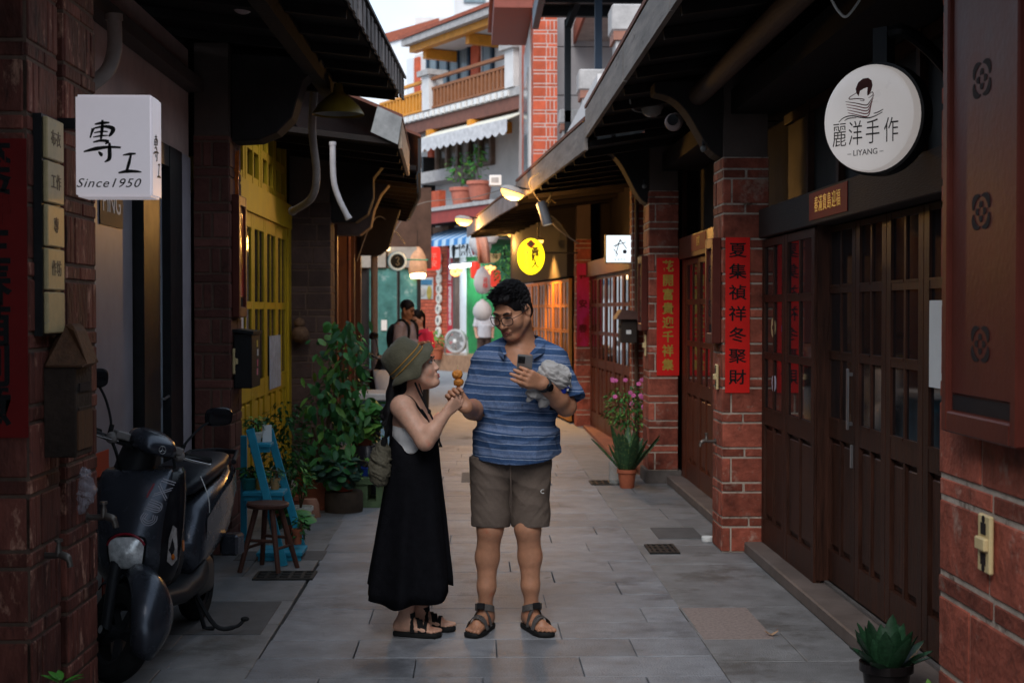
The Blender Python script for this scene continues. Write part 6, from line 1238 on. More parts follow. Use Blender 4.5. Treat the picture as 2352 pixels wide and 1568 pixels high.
BX = thing('letter_box', 'black letter box with coloured stickers on the left pillar by the yellow doors', 'mailbox', 'letter boxes', (-1.52, 9.6, 1.14)); a = P(545, 765, 9.55); b = P(575, 890, 9.55); MB().box(-1.59, -1.47, 9.45, 9.82, b.z, a.z).obj('body', M('box_black', (.012, .012, .013), .5), BX, bevel=.006); MB().obox((-1.53, 9.62, a.z+.012), (.075, .2, .01), Matrix.Rotation(R(6), 3, 'Y')).obj('lid', M('box_black', (.012, .012, .013)), BX)
for zz, yy, cc in ((1.36, 9.66, (.6, .45, .08)), (1.30, 9.68, (.6, .6, .6)), (1.23, 9.67, (.55, .12, .18)), (1.17, 9.66, (.6, .2, .25))): MB().box(-1.4699, -1.468, yy, yy+.05, zz, zz+.045).obj('sticker', M('sticker_%d' % int(zz*100), cc, .5), BX)
t = wbox('small dark house shaped letter box by the red doors on the right', 1.50, 1.66, 14.45, 14.75, 1.28, 1.52, -1, M('box_brown', (.035, .025, .02), .5)); m = MB(); m.prism([(1.44, 14.4, 1.52), (1.70, 14.4, 1.52), (1.68, 14.4, 1.60), (1.5, 14.4, 1.62)], (0, .4, 0)); m.obj('roof', M('box_roof', (.10, .05, .04), .6), t); MB().box(1.55, 1.60, 14.447, 14.45, 1.37, 1.41).obj('label_plate', WHITE, t)
# taps
def tap(label, p, out, s=1.0):
    t = thing('water_tap', label, 'tap', 'metal water taps', tuple(p)); p = Vector(p); o = Vector(out).normalized(); MM = M('tap_metal', (.15, .13, .115), .45, .2, metal=.7)
    MB().tube(cur([p, p + o*.05*s, p + o*.085*s + Vector((0, 0, .004)), p + o*.115*s - Vector((0, 0, .008)), p + o*.125*s - Vector((0, 0, .04*s))], 5), [.012*s]*10 + [.015*s]*6 + [.012*s]*5, 10).obj('spout', MM, t, smooth=True)
    MB().lathe(p + o*.075*s, [(.014*s, 0), (.012*s, .03*s), (.008*s, .04*s), (.008*s, .052*s), (.016*s, .054*s), (.016*s, .064*s)], 12).obj('handle', MM, t, smooth=True); MB().lathe(p, [(.02*s, 0), (.02*s, .008)], 12, frame(o)).obj('flange', MM, t)
tap('brass tap on the left pillar next to the scooter front', P(197, 1187, 5.7), (1, -.15, 0)); tap('dull tap low in the channel of the left pillar', P(95, 1274, 5.15), (1, -.3, 0), .95); tap('steel tap low on the near right pillar', (1.64, 9.6, .72), (-1, -.2, 0), .9)
# paper sheet, stickers on the right doors
t = thing('blank_sheet', 'blank white paper sheet taped on the dark right doors', 'paper', loc=(1.98, 5.6, 1.2)); a = PX(2133, 690, 1.975); b = PX(2172, 890, 1.975); MB().box(1.978, 1.981, b.y-.35, a.y, P(2133, 888, a.y).z, P(2133, 690, a.y).z).obj('sheet', WHITE, t)
for px, py, cc, r0, lb in ((1776, 752, (.62, .44, .22), .05, 'round tan sticker on the first dark door'), (1801, 755, (.03, .18, .7), .055, 'round blue sticker on the first dark door'), (1777, 880, (.6, .55, .65), .045, 'round pale sticker low on the first dark door')):
    c = PX(px, py, 1.915); r0 *= 1.3; t = thing('door_sticker', lb, 'sticker', 'round stickers on the dark doors', (1.93, c.y, c.z)); MB().lathe((1.9165, c.y, c.z), [(r0, 0), (r0, .002)], 20, frame((-1, 0, 0))).obj('disc', M(lb.split()[1]+'_sticker', cc, .4), t); MB().box(1.9135, 1.9144, c.y-r0*.5, c.y+r0*.5, c.z-.012, c.z+.012).obj('print', INK if 'blue' not in lb else WHITE, t)
# white cap/lid on the floor by the pillar
MB().lathe(P(1625, 1232, 9.9) * Vector((1, 1, 0)) if False else (P(1625, 1235, 9.85).x, 9.85, .0), [(.04, 0), (.042, .004), (.042, .03), (.038, .034)], 20).obj('plastic_dish', WHITE, label='white plastic dish lying on the floor behind the near right pillar', cat='dish', smooth=True)
# far hanging things under the lamps
def hang(name, label, prof, c, mat, n=20, extra=None, cat='lantern', group=None):
    t = thing(name, label, cat, group, tuple(c)); MB().lathe(c, prof, n).obj('body', mat, t, smooth=True); MB().tube([Vector(c) + Vector((0, 0, prof[-1][1])), Vector(c) + Vector((0, 0, prof[-1][1]+.35))], .006, 5).obj('cord', BLACK, t); return t
egg = lambda h, r: [(r*.25, 0), (r*.7, h*.08), (r, h*.35), (r*.95, h*.6), (r*.6, h*.85), (r*.2, h*.95), (r*.15, h)]
EGG = M('egg_white', (.58, .55, .54), .6, .08); c = P(1110, 675, 33)
for px, py, hgt, w, lb in ((1109, 675, 64, 42, 'white egg shaped lantern with red lettering over the far doorway'), (1108, 737, 50, 44, 'lowest plain white egg lantern hanging before the far shop'), (1106, 590, 60, 44, 'upper pink lit egg shaped lantern near the far lamp')):
    hh = hgt/3267*33; rr = w/2/3267*33; t = hang('egg_lantern', lb, egg(hh, rr), P(px, py, 33 if 'upper' not in lb else 32), EGG, group='egg lanterns at the far shop')
    if 'lettering' in lb: text('貢\n糖', .13, REDP, t, P(px+6, py-25, 33-rr-.02), (.2, -1, 0))
for px, py, Y_, lb in ((1092, 640, 33.5, 'narrow red paper lantern left of the egg lanterns'), (1138, 660, 32.5, 'small red paper lantern right of the egg lanterns')): hang('red_lantern', lb, [(.07, 0), (.11, .03), (.12, .2), (.11, .36), (.07, .4)], P(px, py, Y_), M('lantern_red2', (.5, .03, .02), .5, .15, 20, emit=.2, ecol=(1, .08, .04)))
for px, py, Y_, lb in ((1128, 560, 31.5, 'small white egg lantern above the wooden plaque'), (1094, 575, 32.5, 'small white egg lantern beside the peach cloth')): hang('egg_lantern', lb, egg(.42, .17), P(px, py, Y_), EGG, group='egg lanterns at the far shop')
hang('shell_lantern', 'beige fish trap lantern glowing at its base at the far left', [(.15, 0), (.19, .05), (.20, .2), (.17, .4), (.09, .55), (.03, .6)], P(959, 632, 30), M('shell_beige', (.45, .25, .16), .6, .4, 8, emit=.12, ecol=(1, .5, .2))); t = thing('lantern_glow', 'bright warm lamp bulb under the fish trap lantern', 'lamp', loc=tuple(P(960, 630, 30))); MB().lathe(P(960, 633, 29.98), [(.14, -.06), (.17, 0), (.16, .1), (.08, .16)], 18).obj('bulb', M('shell_glow', (1, .8, .6), .5, 0, emit=4, ecol=(1, .62, .3)), t, smooth=True)
t = hang('red_lantern', 'small bright red cylindrical lantern at the far left', [(.13, 0), (.17, .03), (.18, .15), (.18, .34), (.17, .46), (.13, .49)], P(993, 620, 30.3), M('lantern_red', (.50, .02, .015), .5, .15, 20, emit=.35, ecol=(1, .06, .04))); text('平\n安', .15, M('lantern_white', (.7, .3, .25)), t, P(996, 598, 30.1), (.2, -1, 0))
for px, py, lb in ((1068+56, 622, 'cluster of small orange bulbs by the egg lanterns'), (1048, 626, 'small round red and orange bead lamp in the far doorway')):
    t = thing('bead_lamp', lb, 'lamp', 'bead lamps in the far doorway', tuple(P(px, py, 33))); 
    for k in range(9): MB().ell(P(px + 12*math.cos(k*.7)*(k/9+.3), py + 8*math.sin(k*.7)*(k/9+.3), 33), .045, 8, h=6).obj('bead', M('bead_glow', (1, .5, .2), .5, 0, emit=2.2, ecol=(1, .35, .08)), t)
t = thing('wooden_plaque', 'half round wooden name plaque hanging by the egg lanterns', 'sign', loc=tuple(P(1130, 595, 31))); c = P(1130, 582, 31); MB().prism([c + Vector((.2*math.cos(a), 0, .2*math.sin(a))) for a in [PI + PI*k/12 for k in range(13)]], (0, .04, 0)).obj('board', M('plaque_wood', (.42, .30, .14), .6), t); text('小麵', .13, INK, t, c + Vector((0, -.003, -.06)))
t = thing('cloth_banner', 'peach pink cloth hanging under the far eave lamp', 'banner', loc=tuple(P(1105, 600, 30))); m = MB(); m.loft([[P(px, py, 30 + .15*math.sin(k*1.7)) for k, px in enumerate(xs)] for py, xs in ((545, (1092, 1098, 1105, 1112, 1118)), (575, (1096, 1103, 1110, 1118, 1124)), (605, (1098, 1105, 1112, 1120, 1126)))], False, False, closed=False); o_ = m.obj('cloth', M('peach_cloth', (.55, .26, .18), .8, .2), t, smooth=True); o_.modifiers.new('t', 'SOLIDIFY').thickness = .01
t = thing('menu_board', 'small white and blue menu board on the far brick wall', 'sign', loc=tuple(P(973, 660, 33))); c = P(973, 662, 33); MB().box(c.x-.22, c.x+.22, 33, 33.04, c.z-.25, c.z+.25).obj('board', M('menu_white', (.5, .56, .58), .5, .2, 4), t); MB().box(c.x-.2, c.x+.2, 32.99, 32.999, c.z+.08, c.z+.2).obj('blue_band', M('menu_blue', (.06, .2, .35)), t); MB().ell((c.x-.08, 32.99, c.z-.08), (.13, .01, .11)).obj('picture', M('menu_picture', (.5, .5, .48)), t); MB().ell((c.x+.13, 32.99, c.z-.1), (.06, .01, .16)).obj('picture', M('menu_picture2', (.45, .38, .1)), t)
for px, py in ((870, 570), (890, 570)):
    t = thing('window_lamp', 'warm small lamp behind the far left fanlight ' + ('left of the bar' if px < 880 else 'right of the bar'), 'lamp', loc=tuple(P(px, py, 29.8))); MB().box(P(px-5, py, 29.8).x, P(px+5, py, 29.8).x, 29.78, 29.84, P(px, py+6, 29.8).z, P(px, py-6, 29.8).z).obj('lamp_body', M('small_glow', (1, .8, .5), .5, 0, emit=3, ecol=(1, .7, .35)), t, bevel=.02)
t = thing('lit_window_box', 'small yellow lit box lantern under the right eaves', 'lamp', loc=tuple(P(1174, 527, 27))); MB().box(P(1167, 527, 27).x, P(1183, 527, 27).x, 27, 27.2, P(1174, 543, 27).z, P(1174, 512, 27).z).obj('lamp_body', M('yellow_glow', (1, .7, .2), .5, .3, 8, emit=1.0, ecol=(1, .6, .12)), t, bevel=.02)
ld = bpy.data.lights.new('lamp_light', 'POINT'); ld.energy = 45; ld.color = (1, .5, .12); ld.shadow_soft_size = .12; lo = bpy.data.objects.new('lamp_light', ld); COL.objects.link(lo); lo.parent = t; lo.location = (-.1, -.5, -.3)
# potted shrubs and things on the far ledges
# ================================================================ scooter
SB_ = Vector((-1.45, 7.40, 0)); sf = Vector((-.055, -1, 0)).normalized(); ss = Vector((-sf.y, sf.x, 0))
SCT = thing('motor_scooter', 'matte dark blue-black scooter parked nose out beside the left brick pillar', 'scooter', 'parked scooters', tuple(SB_))
def W(a, b, z): return SB_ + sf*a + ss*b + Vector((0, 0, z))
hd = Vector(W(1.0, 0, .8)); rk = R(24); ua = (-sf*math.sin(rk) + Vector((0, 0, math.cos(rk)))).normalized(); RT = Matrix.Rotation(R(48), 3, ua)
def SW(a, b, z): return hd + RT @ (W(a, b, z) - hd)
CHAR = M('scooter_charcoal', (.048, .053, .067), .27, .05, 12, metal=.55, coat=.15, rvar=.03); GLB = M('scooter_black', (.008, .008, .010), .22, .1); RUB = M('tyre_rubber', (.012, .012, .012), .85, .3, 30, .4, 80); PLA = M('scooter_plastic', (.014, .014, .016), .55, .2, 30); CHR = M('chrome', (.55, .55, .55), .2, .1, metal=1)
def shell(levels, depth=.12, curve=.13, n=18, fn=W, wmul=1, off=0, p=2.4):
    rings = []
    for z, a0, w in levels:
        w *= wmul; fr = [fn(a0 + off - curve*abs(i/n*2-1)**p, w*(i/n*2-1), z) for i in range(n+1)]; bk = [fn(a0 + off - curve - depth + depth*.5*abs(i/n*2-1)**2, w*.96*(i/n*2-1), z) for i in range(n, -1, -1)]
        rings.append(fr + bk)
    return rings
LV = [(.36, 1.10, .12), (.40, 1.14, .155), (.46, 1.17, .185), (.55, 1.185, .205), (.65, 1.17, .212), (.75, 1.13, .208), (.82, 1.095, .20), (.865, 1.06, .188), (.888, 1.03, .17)]
MB().loft(shell(LV)).obj('front_shield', GLB, SCT, smooth=2)
LP = [(.455, 1.172, .125), (.50, 1.182, .135), (.55, 1.187, .14), (.60, 1.182, .142), (.65, 1.173, .146), (.70, 1.155, .15), (.75, 1.134, .155), (.80, 1.107, .16), (.85, 1.076, .163), (.882, 1.045, .16), (.893, 1.025, .15)]
pan = MB().loft(shell(LP, .04, .050, 16, off=.010, p=2.2)).obj('front_panel', CHAR, SCT, smooth=2)
# head lamp
def hl(x, y): return (x, y)
def onp(b, z, o=0):  # point on the front panel surface
    for (z0, a0, w0), (z1, a1, w1) in zip(LP, LP[1:]):
        if z0 <= z <= z1 or (z1 == LP[-1][0] and z > z1):
            t = (z-z0)/(z1-z0); a = a0+(a1-a0)*t; w = w0+(w1-w0)*t; return W(a + .010 - .050*abs(b/w)**2.2 + o, b, z)
    return W(LP[0][1] + .01 + o, b, z)
def rr_(u_, w0, w1, h): # rounded trapezoid outline
    pts = []
    for k in range(28):
        a = 2*PI*k/28; c, s = math.copysign(abs(math.cos(a))**.45, math.cos(a)), math.copysign(abs(math.sin(a))**.45, math.sin(a)); pts.append((c*(w0+(w1-w0)*(s+1)/2), s*h))
    return pts
o2 = rr_(0, .068, .084, .070); zc = .55
MB().loft([[onp(x*1.12, zc+y*1.1, -.004) for x, y in o2], [onp(x*1.1, zc+y*1.08, .006) for x, y in o2]]).obj('lamp_bezel', GLB, pan, smooth=True)
LENSM = M('headlamp_lens', (.72, .74, .74), .12, .5, 30, .4, 40, metal=.25, coat=1)
MB().loft([[onp(x*s_, zc+y*s_, o_) for x, y in o2] for s_, o_ in ((1.0, .004), (.97, .012), (.8, .018), (.5, .021), (.1, .022))]).obj('headlamp', LENSM, pan, smooth=True)
for k_ in range(5): MB().tube([onp(-.05+.025*k_, zc-.045, .017), onp(-.055+.0275*k_, zc+.05, .017)], .0016, 5).obj('lens_rib', LENSM, pan)
MB().tube([onp(.086*math.cos(a)*1.0, zc+.012+.072*math.sin(a), .012) for a in [R(18+144*k/12) for k in range(13)]], .0055, 8).obj('red_trim', M('red_trim', (.22, .008, .02), .3), pan, smooth=True)
# outlined lettering climbing up the right of the panel (letters drawn as double lines)
LTR = M('decal_grey', (.26, .25, .28), .5); LTR2 = M('decal_red', (.20, .02, .03), .5)
def decal(pts, w=.0042, mt=LTR):
    m = MB(); c = cur([(x, z, 0) for x, z in pts], 4); rings = []
    for i, p in enumerate(c):
        q = c[min(i+1, len(c)-1)] - c[max(i-1, 0)]; q = q.normalized(); nx, nz = -q.y*w/2, q.x*w/2; rings.append([onp(p.x-nx, p.y-nz, .0012), onp(p.x+nx, p.y+nz, .0012)])
    m.loft(rings, False, False, closed=False); m.obj('lettering', mt, pan)
ca, sa = math.cos(R(68)), math.sin(R(68))
def tr(x, y): return (.085 + x*ca - y*sa*.9 + .012, .655 + x*sa + y*ca*.9)
for k in (0, 1, 2):
    e = .009*k
    decal([tr(.052, .055-e), tr(.03, .06-e), tr(.012+e, .045), tr(.006+e, .022), tr(.014+e, -.0+e*.5), tr(.035, -.012+e), tr(.054, -.006+e)]); 
    decal([tr(.066+e, .058), tr(.066+e, .02), tr(.07+e, .0), tr(.085, -.008+e), tr(.104-e, .0), tr(.108-e, .02), tr(.108-e, .058)])
for k in (0, 1): e = .01*k; decal([tr(.122+e, .056), tr(.145+e, .024), tr(.168+e, -.008)]); decal([tr(.122+e, -.008), tr(.145+e, .024), tr(.168+e, .056)]); decal([tr(.19+e, -.008), tr(.19+e, .056)])
decal([tr(.11, .078), tr(.13, .080), tr(.15, .078), tr(.17, .08)], .008, LTR2)
# turn signals
for s in (-1, 1):
    out = [(s*.158, .50), (s*.172, .475), (s*.190, .50), (s*.196, .56), (s*.192, .64), (s*.180, .655), (s*.168, .60)]
    def onS(b, z, o): 
        for (z0, a0, w0), (z1, a1, w1) in zip(LV, LV[1:]):
            if z0 <= z <= z1: t = (z-z0)/(z1-z0); return W(a0+(a1-a0)*t - .13*abs(b/(w0+(w1-w0)*t))**2.4 + o, b, z)
    MB().loft([[onS(b_, z_, .002) for b_, z_ in out], [onS(b_*1.0, z_, .012) for b_, z_ in out]]).obj('turn_signal', M('signal_lens', (.30, .27, .26), .12, .4, 30, .4, 50, coat=1), SCT); MB().ell(onS(s*.178, .515, .006), (.008, .008, .014), 10).obj('amber_bulb', M('amber', (.45, .11, .012), .25, .1), SCT)
    MB().lathe(W(1.02, s*.206, .555), [(.013, 0), (.013, .004)], 16, frame(ss*s), sy=2.0).obj('side_reflector', M('amber', (.75, .20, .02)), SCT)
# fork, fender, front wheel turned to the right of the picture
FA, FZ, WR = 1.25, .215, .215
def wheel(fn, a0, z0, r, tw, nm):
    n = 36; rings = []; prof = [(r-.075, -tw*.42), (r-.05, -tw*.5), (r-.02, -tw*.46), (r, -tw*.2), (r, tw*.2), (r-.02, tw*.46), (r-.05, tw*.5), (r-.075, tw*.42)]
    wheel_ = MB().loft([[fn(a0 + q*math.cos(2*PI*k/n), b, z0 + q*math.sin(2*PI*k/n)) for k in range(n)] for q, b in prof] + [[fn(a0 + prof[0][0]*math.cos(2*PI*k/n), prof[0][1], z0 + prof[0][0]*math.sin(2*PI*k/n)) for k in range(n)]], False, False).obj(nm, RUB, SCT, smooth=True)
    m = MB(); 
    for s in (-1, 1): m.loft([[fn(a0 + (r-.072)*math.cos(2*PI*k/n), s*tw*.4, z0 + (r-.072)*math.sin(2*PI*k/n)) for k in range(n)], [fn(a0 + (r-.09)*math.cos(2*PI*k/n), s*tw*.3, z0 + (r-.09)*math.sin(2*PI*k/n)) for k in range(n)]], False, False)
    m.obj('rim', PLA, wheel_)
    for k in range(5): a = 2*PI*k/5; MB().beam(fn(a0+.02*math.cos(a), 0, z0+.02*math.sin(a)), fn(a0+(r-.08)*math.cos(a), 0, z0+(r-.08)*math.sin(a)), .03, .025).obj('spoke', PLA, wheel_)
    MB().tube([fn(a0, -tw*.6, z0), fn(a0, tw*.6, z0)], .03, 12).obj('hub', PLA, wheel_)
wheel(SW, FA, FZ, WR, .10, 'front_wheel')
for s in (-1, 1): MB().tube([SW(FA, s*.072, FZ), SW(1.17, s*.072, .42), SW(1.1, s*.06, .58)], [.022, .026, .026], 10).obj('fork_leg', PLA, SCT, smooth=True); MB().tube([SW(FA, s*.066, FZ), SW(FA, s*.098, FZ)], .018, 10).obj('axle_nut', CHR, SCT)
rings = []
for k in range(17):
    t = k/16; an = R(-8 + 150*t); rad = .275 + .035*math.sin(PI*t); wd = .105*(math.sin(PI*min(1, t*1.15+.10))**.55) if t < .9 else .075; wd = max(wd, .028); row = []
    for j in range(11):
        b = (j/10*2-1); rd = rad - .06*abs(b)**2.2; row.append(SW(FA + rd*math.cos(an), wd*b, FZ + rd*math.sin(an)))
    rings.append(row)
o_ = MB().loft(rings, False, False, closed=False).obj('front_fender', CHAR, SCT, smooth=2); o_.modifiers.new('t', 'SOLIDIFY').thickness = .006
# headset, bars, levers, mirrors
HSr = []
for a_, z_, w_, h_ in ((.88, .985, .05, .05), (.90, .99, .085, .075), (.96, 1.0, .10, .075), (1.02, .995, .10, .062), (1.07, .985, .08, .042), (1.085, .98, .04, .02)): HSr.append([SW(a_, w_*math.copysign(abs(math.cos(t))**.7, math.cos(t)), z_ + .02 + h_*math.copysign(abs(math.sin(t))**.7, math.sin(t))*.75) for t in [2*PI*k/24 for k in range(24)]])
hs_ = MB().loft(HSr).obj('handlebar_cover', CHAR, SCT, smooth=2); MB().loft([[SW(.90 + .10*math.cos(t)*s_, .085*math.sin(t)*s_, z_) for t in [2*PI*k/16 for k in range(16)]] for s_, z_ in ((1, .86), (.95, .93), (.9, .985))]).obj('steering_neck', PLA, SCT, smooth=True)
em = SW(1.083, 0, 1.005); ne = (RT @ (sf + Vector((0, 0, .25)))).normalized(); FE = frame(ne); m = MB(); m.tube([em + FE @ Vector((.017*math.cos(a), .017*math.sin(a), .003)) for a in [2*PI*k/20 for k in range(21)]], .0016, 5, caps=False)
for k in range(3): a = R(90+120*k); m.tube([em + FE @ Vector((.002*math.cos(a), .002*math.sin(a), .003)), em + FE @ Vector((.014*math.cos(a), .014*math.sin(a), .003))], .0016, 5)
m.obj('emblem', M('emblem_silver', (.5, .5, .5), .3, metal=.7), hs_)
MB().tube([SW(.90, -.36, 1.0), SW(.93, -.2, .985), SW(.95, 0, .975), SW(.93, .2, .985), SW(.90, .36, 1.0)], .013, 8).obj('handlebar', PLA, SCT, smooth=True)
for s in (-1, 1):
    MB().tube([SW(.905, s*.22, .992), SW(.895, s*.37, 1.002)], .019, 12).obj('grip', RUB, SCT, smooth=True); MB().ell(SW(.94, s*.175, .99), (.03, .03, .028), 12).obj('switch_box', M('switch_grey', (.20, .18, .17), .5, .3, 20, .3, 40), SCT, smooth=True); MB().obox(SW(.95, s*.14, 1.012), (.035, .022, .018), RT).obj('brake_reservoir', M('switch_grey', (.20, .18, .17)), SCT, bevel=.005)
    MB().tube([SW(.955, s*.15, .985), SW(.965, s*.24, .985), SW(.955, s*.34, .99)], [.006, .0065, .004], 8).obj('brake_lever', CHR, SCT, smooth=True); MB().ell(SW(.955, s*.34, .99), .008, 8).obj('lever_tip', CHR, SCT)
    mc_ = SW(.90, s*.335, 1.215); MB().tube(cur([SW(.93, s*.185, 1.0), SW(.925, s*.20, 1.06), SW(.915, s*.25, 1.14), SW(.91, s*.30, 1.19)], 5), .006, 8).obj('mirror_stem', PLA, SCT, smooth=True); MB().tube([SW(.93, s*.185, .995), SW(.928, s*.19, 1.045)], .011, 8).obj('stem_boot', RUB, SCT)
    FMi = frame((RT @ (-sf)).normalized()); prof = []
    for o_, sc_ in ((-.03, .55), (-.022, .85), (0, 1.0), (.008, .97)): prof.append([mc_ + FMi @ Vector((.072*sc_*math.copysign(abs(math.cos(t))**.6, math.cos(t)), .045*sc_*math.copysign(abs(math.sin(t))**.6, math.sin(t)), o_)) for t in [2*PI*k/24 for k in range(24)]])
    mi = MB().loft(prof).obj('mirror', GLB, SCT, smooth=True); MB().loft([[mc_ + FMi @ Vector((.066*math.copysign(abs(math.cos(t))**.6, math.cos(t)), .04*math.copysign(abs(math.sin(t))**.6, math.sin(t)), .0085)) for t in [2*PI*k/24 for k in range(24)]], [mc_ + FMi @ Vector((.06*math.cos(t), .036*math.sin(t), .009)) for t in [2*PI*k/24 for k in range(24)]]]).obj('mirror_glass', M('mirror_glass', (.5, .5, .52), .05, 0, metal=1), mi)
MB().tube(cur([SW(.95, -.17, .97), SW(1.0, -.16, .93), W(1.0, -.08, .89)], 5), .008, 6).obj('cable', RUB, SCT); MB().tube(cur([SW(.95, .15, .97), SW(1.0, .14, .92), W(1.0, .08, .89)], 5), .007, 6).obj('cable', RUB, SCT)
# body: leg shield back, floor, seat, flanks, tail, rear wheel, engine, stands
def sect(a, w, z0, z1, e=.6, n=22): return [W(a, w*math.copysign(abs(math.cos(t))**e, math.cos(t)), (z0+z1)/2 + (z1-z0)/2*math.copysign(abs(math.sin(t))**e, math.sin(t))) for t in [2*PI*k/n for k in range(n)]]
MB().loft([sect(.98, .19, .36, .86), sect(.93, .19, .34, .84)]).obj('leg_shield', PLA, SCT, smooth=True)
MB().loft([sect(1.06, .15, .27, .36), sect(.85, .19, .25, .34), sect(.6, .195, .25, .36), sect(.45, .185, .26, .42)]).obj('floorboard', PLA, SCT, smooth=True)
MB().loft([sect(.62, .165, .34, .52), sect(.5, .185, .34, .68), sect(.3, .20, .36, .74), sect(.05, .20, .42, .76), sect(-.2, .165, .52, .78), sect(-.38, .10, .62, .79), sect(-.46, .05, .68, .77)]).obj('body_cover', CHAR, SCT, smooth=2)
for s in (-1, 1): MB().loft([[W(.50, s*.186, .50), W(.50, s*.19, .60)], [W(.3, s*.206, .56), W(.3, s*.205, .68)], [W(.05, s*.208, .60), W(.05, s*.206, .73)], [W(-.2, s*.176, .66), W(-.2, s*.172, .76)], [W(-.4, s*.1, .72), W(-.4, s*.1, .77)]], False, False, closed=False).obj('side_trim', CHAR, SCT, smooth=True); MB().loft([sect(.95, .02, .27, .33)[:], sect(.5, .025, .24, .34), sect(.2, .02, .30, .42)]).obj('floor_trim', CHAR, SCT) if s > 9 else None
MB().loft([sect(.56, .10, .70, .76, .7), sect(.48, .145, .71, .80, .7), sect(.25, .165, .73, .835, .7), sect(-.05, .155, .75, .845, .7), sect(-.28, .12, .77, .85, .7), sect(-.36, .07, .785, .84, .7)]).obj('seat', M('seat_vinyl', (.014, .016, .022), .42, .2, 20, .2, 80), SCT, smooth=2)
MB().tube([W(-.2, .16, .80), W(-.42, .13, .83), W(-.48, 0, .835), W(-.42, -.13, .83), W(-.2, -.16, .80)], .014, 8).obj('grab_rail', PLA, SCT, smooth=True)
wheel(W, -.02, .215, .215, .11, 'rear_wheel'); MB().loft([sect(.35, .06, .2, .34), sect(.15, .09, .14, .36), sect(-.05, .09, .13, .34), sect(-.15, .05, .16, .3)]).obj('engine_case', M('engine_grey', (.09, .09, .09), .5, .3, metal=.5), SCT, smooth=True)
MB().loft([[p - ss*.16 for p in sect(.15, .045, .17, .28)], [p - ss*.17 for p in sect(-.1, .06, .2, .32)], [p - ss*.17 for p in sect(-.38, .055, .24, .35)]]).obj('exhaust', PLA, SCT, smooth=True)
MB().obox(W(.02, .20, .40), (.05, .05, .055), Matrix.Rotation(R(-14), 3, 'Z')).obj('foot_peg', CHAR, SCT, bevel=.012)
MB().tube(cur([W(.42, .10, .24), W(.40, .2, .06), W(.36, .29, .045), W(.34, .33, .075)], 5), [.012]*10 + [.009]*6, 8).obj('side_stand', PLA, SCT, smooth=True); MB().ell(W(.34, .335, .08), (.022, .022, .012), 10).obj('stand_foot', RUB, SCT)
MB().tube([W(.30, .06, .24), W(.25, .11, .015), W(.25, .16, .012)], .012, 8).obj('centre_stand', PLA, SCT)
MB().tube(cur([W(.47, .15, .80), W(.49, .18, .74), W(.47, .19, .68), W(.44, .185, .62)], 5), .0025, 5).obj('string', WHITE, SCT)
def copy_tree(o, parent=None):
    c = o.copy(); COL.objects.link(c)
    if parent is not None: c.parent = parent
    for ch in list(o.children): copy_tree(ch, c)
    return c
SCB = M('scooter_pale', (.45, .46, .48), .35, .1)
for (pos, rz, lb) in (((P(886, 890, 17).x-.2, 18.3, 0), R(14), 'pale and black scooter parked in the lane behind the woman'), ((1.28, 21.6, 0), R(-150), 'dark scooter half hidden behind the man by the pink couplet')):
    c = copy_tree(SCT); c.location = pos; c.rotation_euler = (0, 0, rz); c['label'] = lb
    if 'pale' in lb:
        for ch in c.children:
            if ch.name.split('.')[0] in ('front_panel', 'body_cover', 'front_fender', 'side_trim'):
                ch.data = ch.data.copy(); ch.data.materials.clear(); ch.data.materials.append(SCB)
# ================================================================ pots, plants, shelf, stool
def leafmat(name, c, edge=None, rough=.45): return M(name, c, rough, .4, 14, .1, 40, rand=.35, stain=[(edge, .66, 20)] if edge else None)
LD = leafmat('leaf_dark', (.028, .115, .034), (.08, .17, .06)); LM = leafmat('leaf_mid', (.06, .20, .042)); LL = leafmat('leaf_light', (.16, .33, .06)); LV_ = leafmat('leaf_variegated', (.06, .15, .045), (.38, .44, .26)); LB = leafmat('leaf_bluish', (.055, .12, .085)); STEM = M('stem_brown', (.09, .06, .035), .8, .3)
def leafmesh(kind, mat):
    m = MB()
    if kind == 'round':
        n = 10; ring = [(math.cos(2*PI*k/n), math.sin(2*PI*k/n)) for k in range(n)]
        v = [(0, .5, .04)] + [(x*.48, .5+y*.5, -.06*abs(x)-.10*(y > .5)) for x, y in ring]; m.add(v, [(0, 1+k, 1+(k+1) % n) for k in range(n)])
    else:
        L = {'lance': [(0, .02), (.25, .17), (.55, .2), (.8, .11), (1, .004)], 'blade': [(0, .05), (.3, .075), (.65, .075), (.9, .04), (1, .004)], 'agave': [(0, .14), (.35, .2), (.65, .16), (.88, .08), (1, .004)]}[kind]; rings = []
        for t, w in L: zb = .16*t*t if kind == 'lance' else .0; rings.append([(-w, t, .04*w/.2 - zb), (0, t, -.02 - zb), (w, t, .04*w/.2 - zb)])
        m.loft(rings, False, False, closed=False)
    o = m.obj('leaf', mat, None, recalc=False, smooth=2); o.data.transform(Matrix.Translation(o.location)); me = o.data; bpy.data.objects.remove(o); return me
_lm = {}
def LMsh(kind, mat):
    if (kind, mat.name) not in _lm: _lm[(kind, mat.name)] = leafmesh(kind, mat)
    return _lm[(kind, mat.name)]
def leafobj(par, kind, mat, p, size, rot): return place('leaf', LMsh(kind, mat), p, par, (size, size, size), rot)
def pot(T, c, r, h, mat, rim=True, name='pot'):
    c = Vector(c); pr = [(r*.72, 0), (r*.78, h*.1), (r*.95, h*.8)] + ([(r*1.0, h*.8), (r*1.08, h*.82), (r*1.08, h), (r*.98, h), (r*.95, h*.9)] if rim else [(r, h), (r*.92, h), (r*.9, h*.9)])
    p = MB().lathe(c, pr, 24).obj(name, mat, T, smooth=True); MB().lathe(c, [(r*.94, h*.88), (.01, h*.92)], 18, cap0=False).obj('soil', M('soil', (.03, .02, .015), .95, .3, 30), T); return p
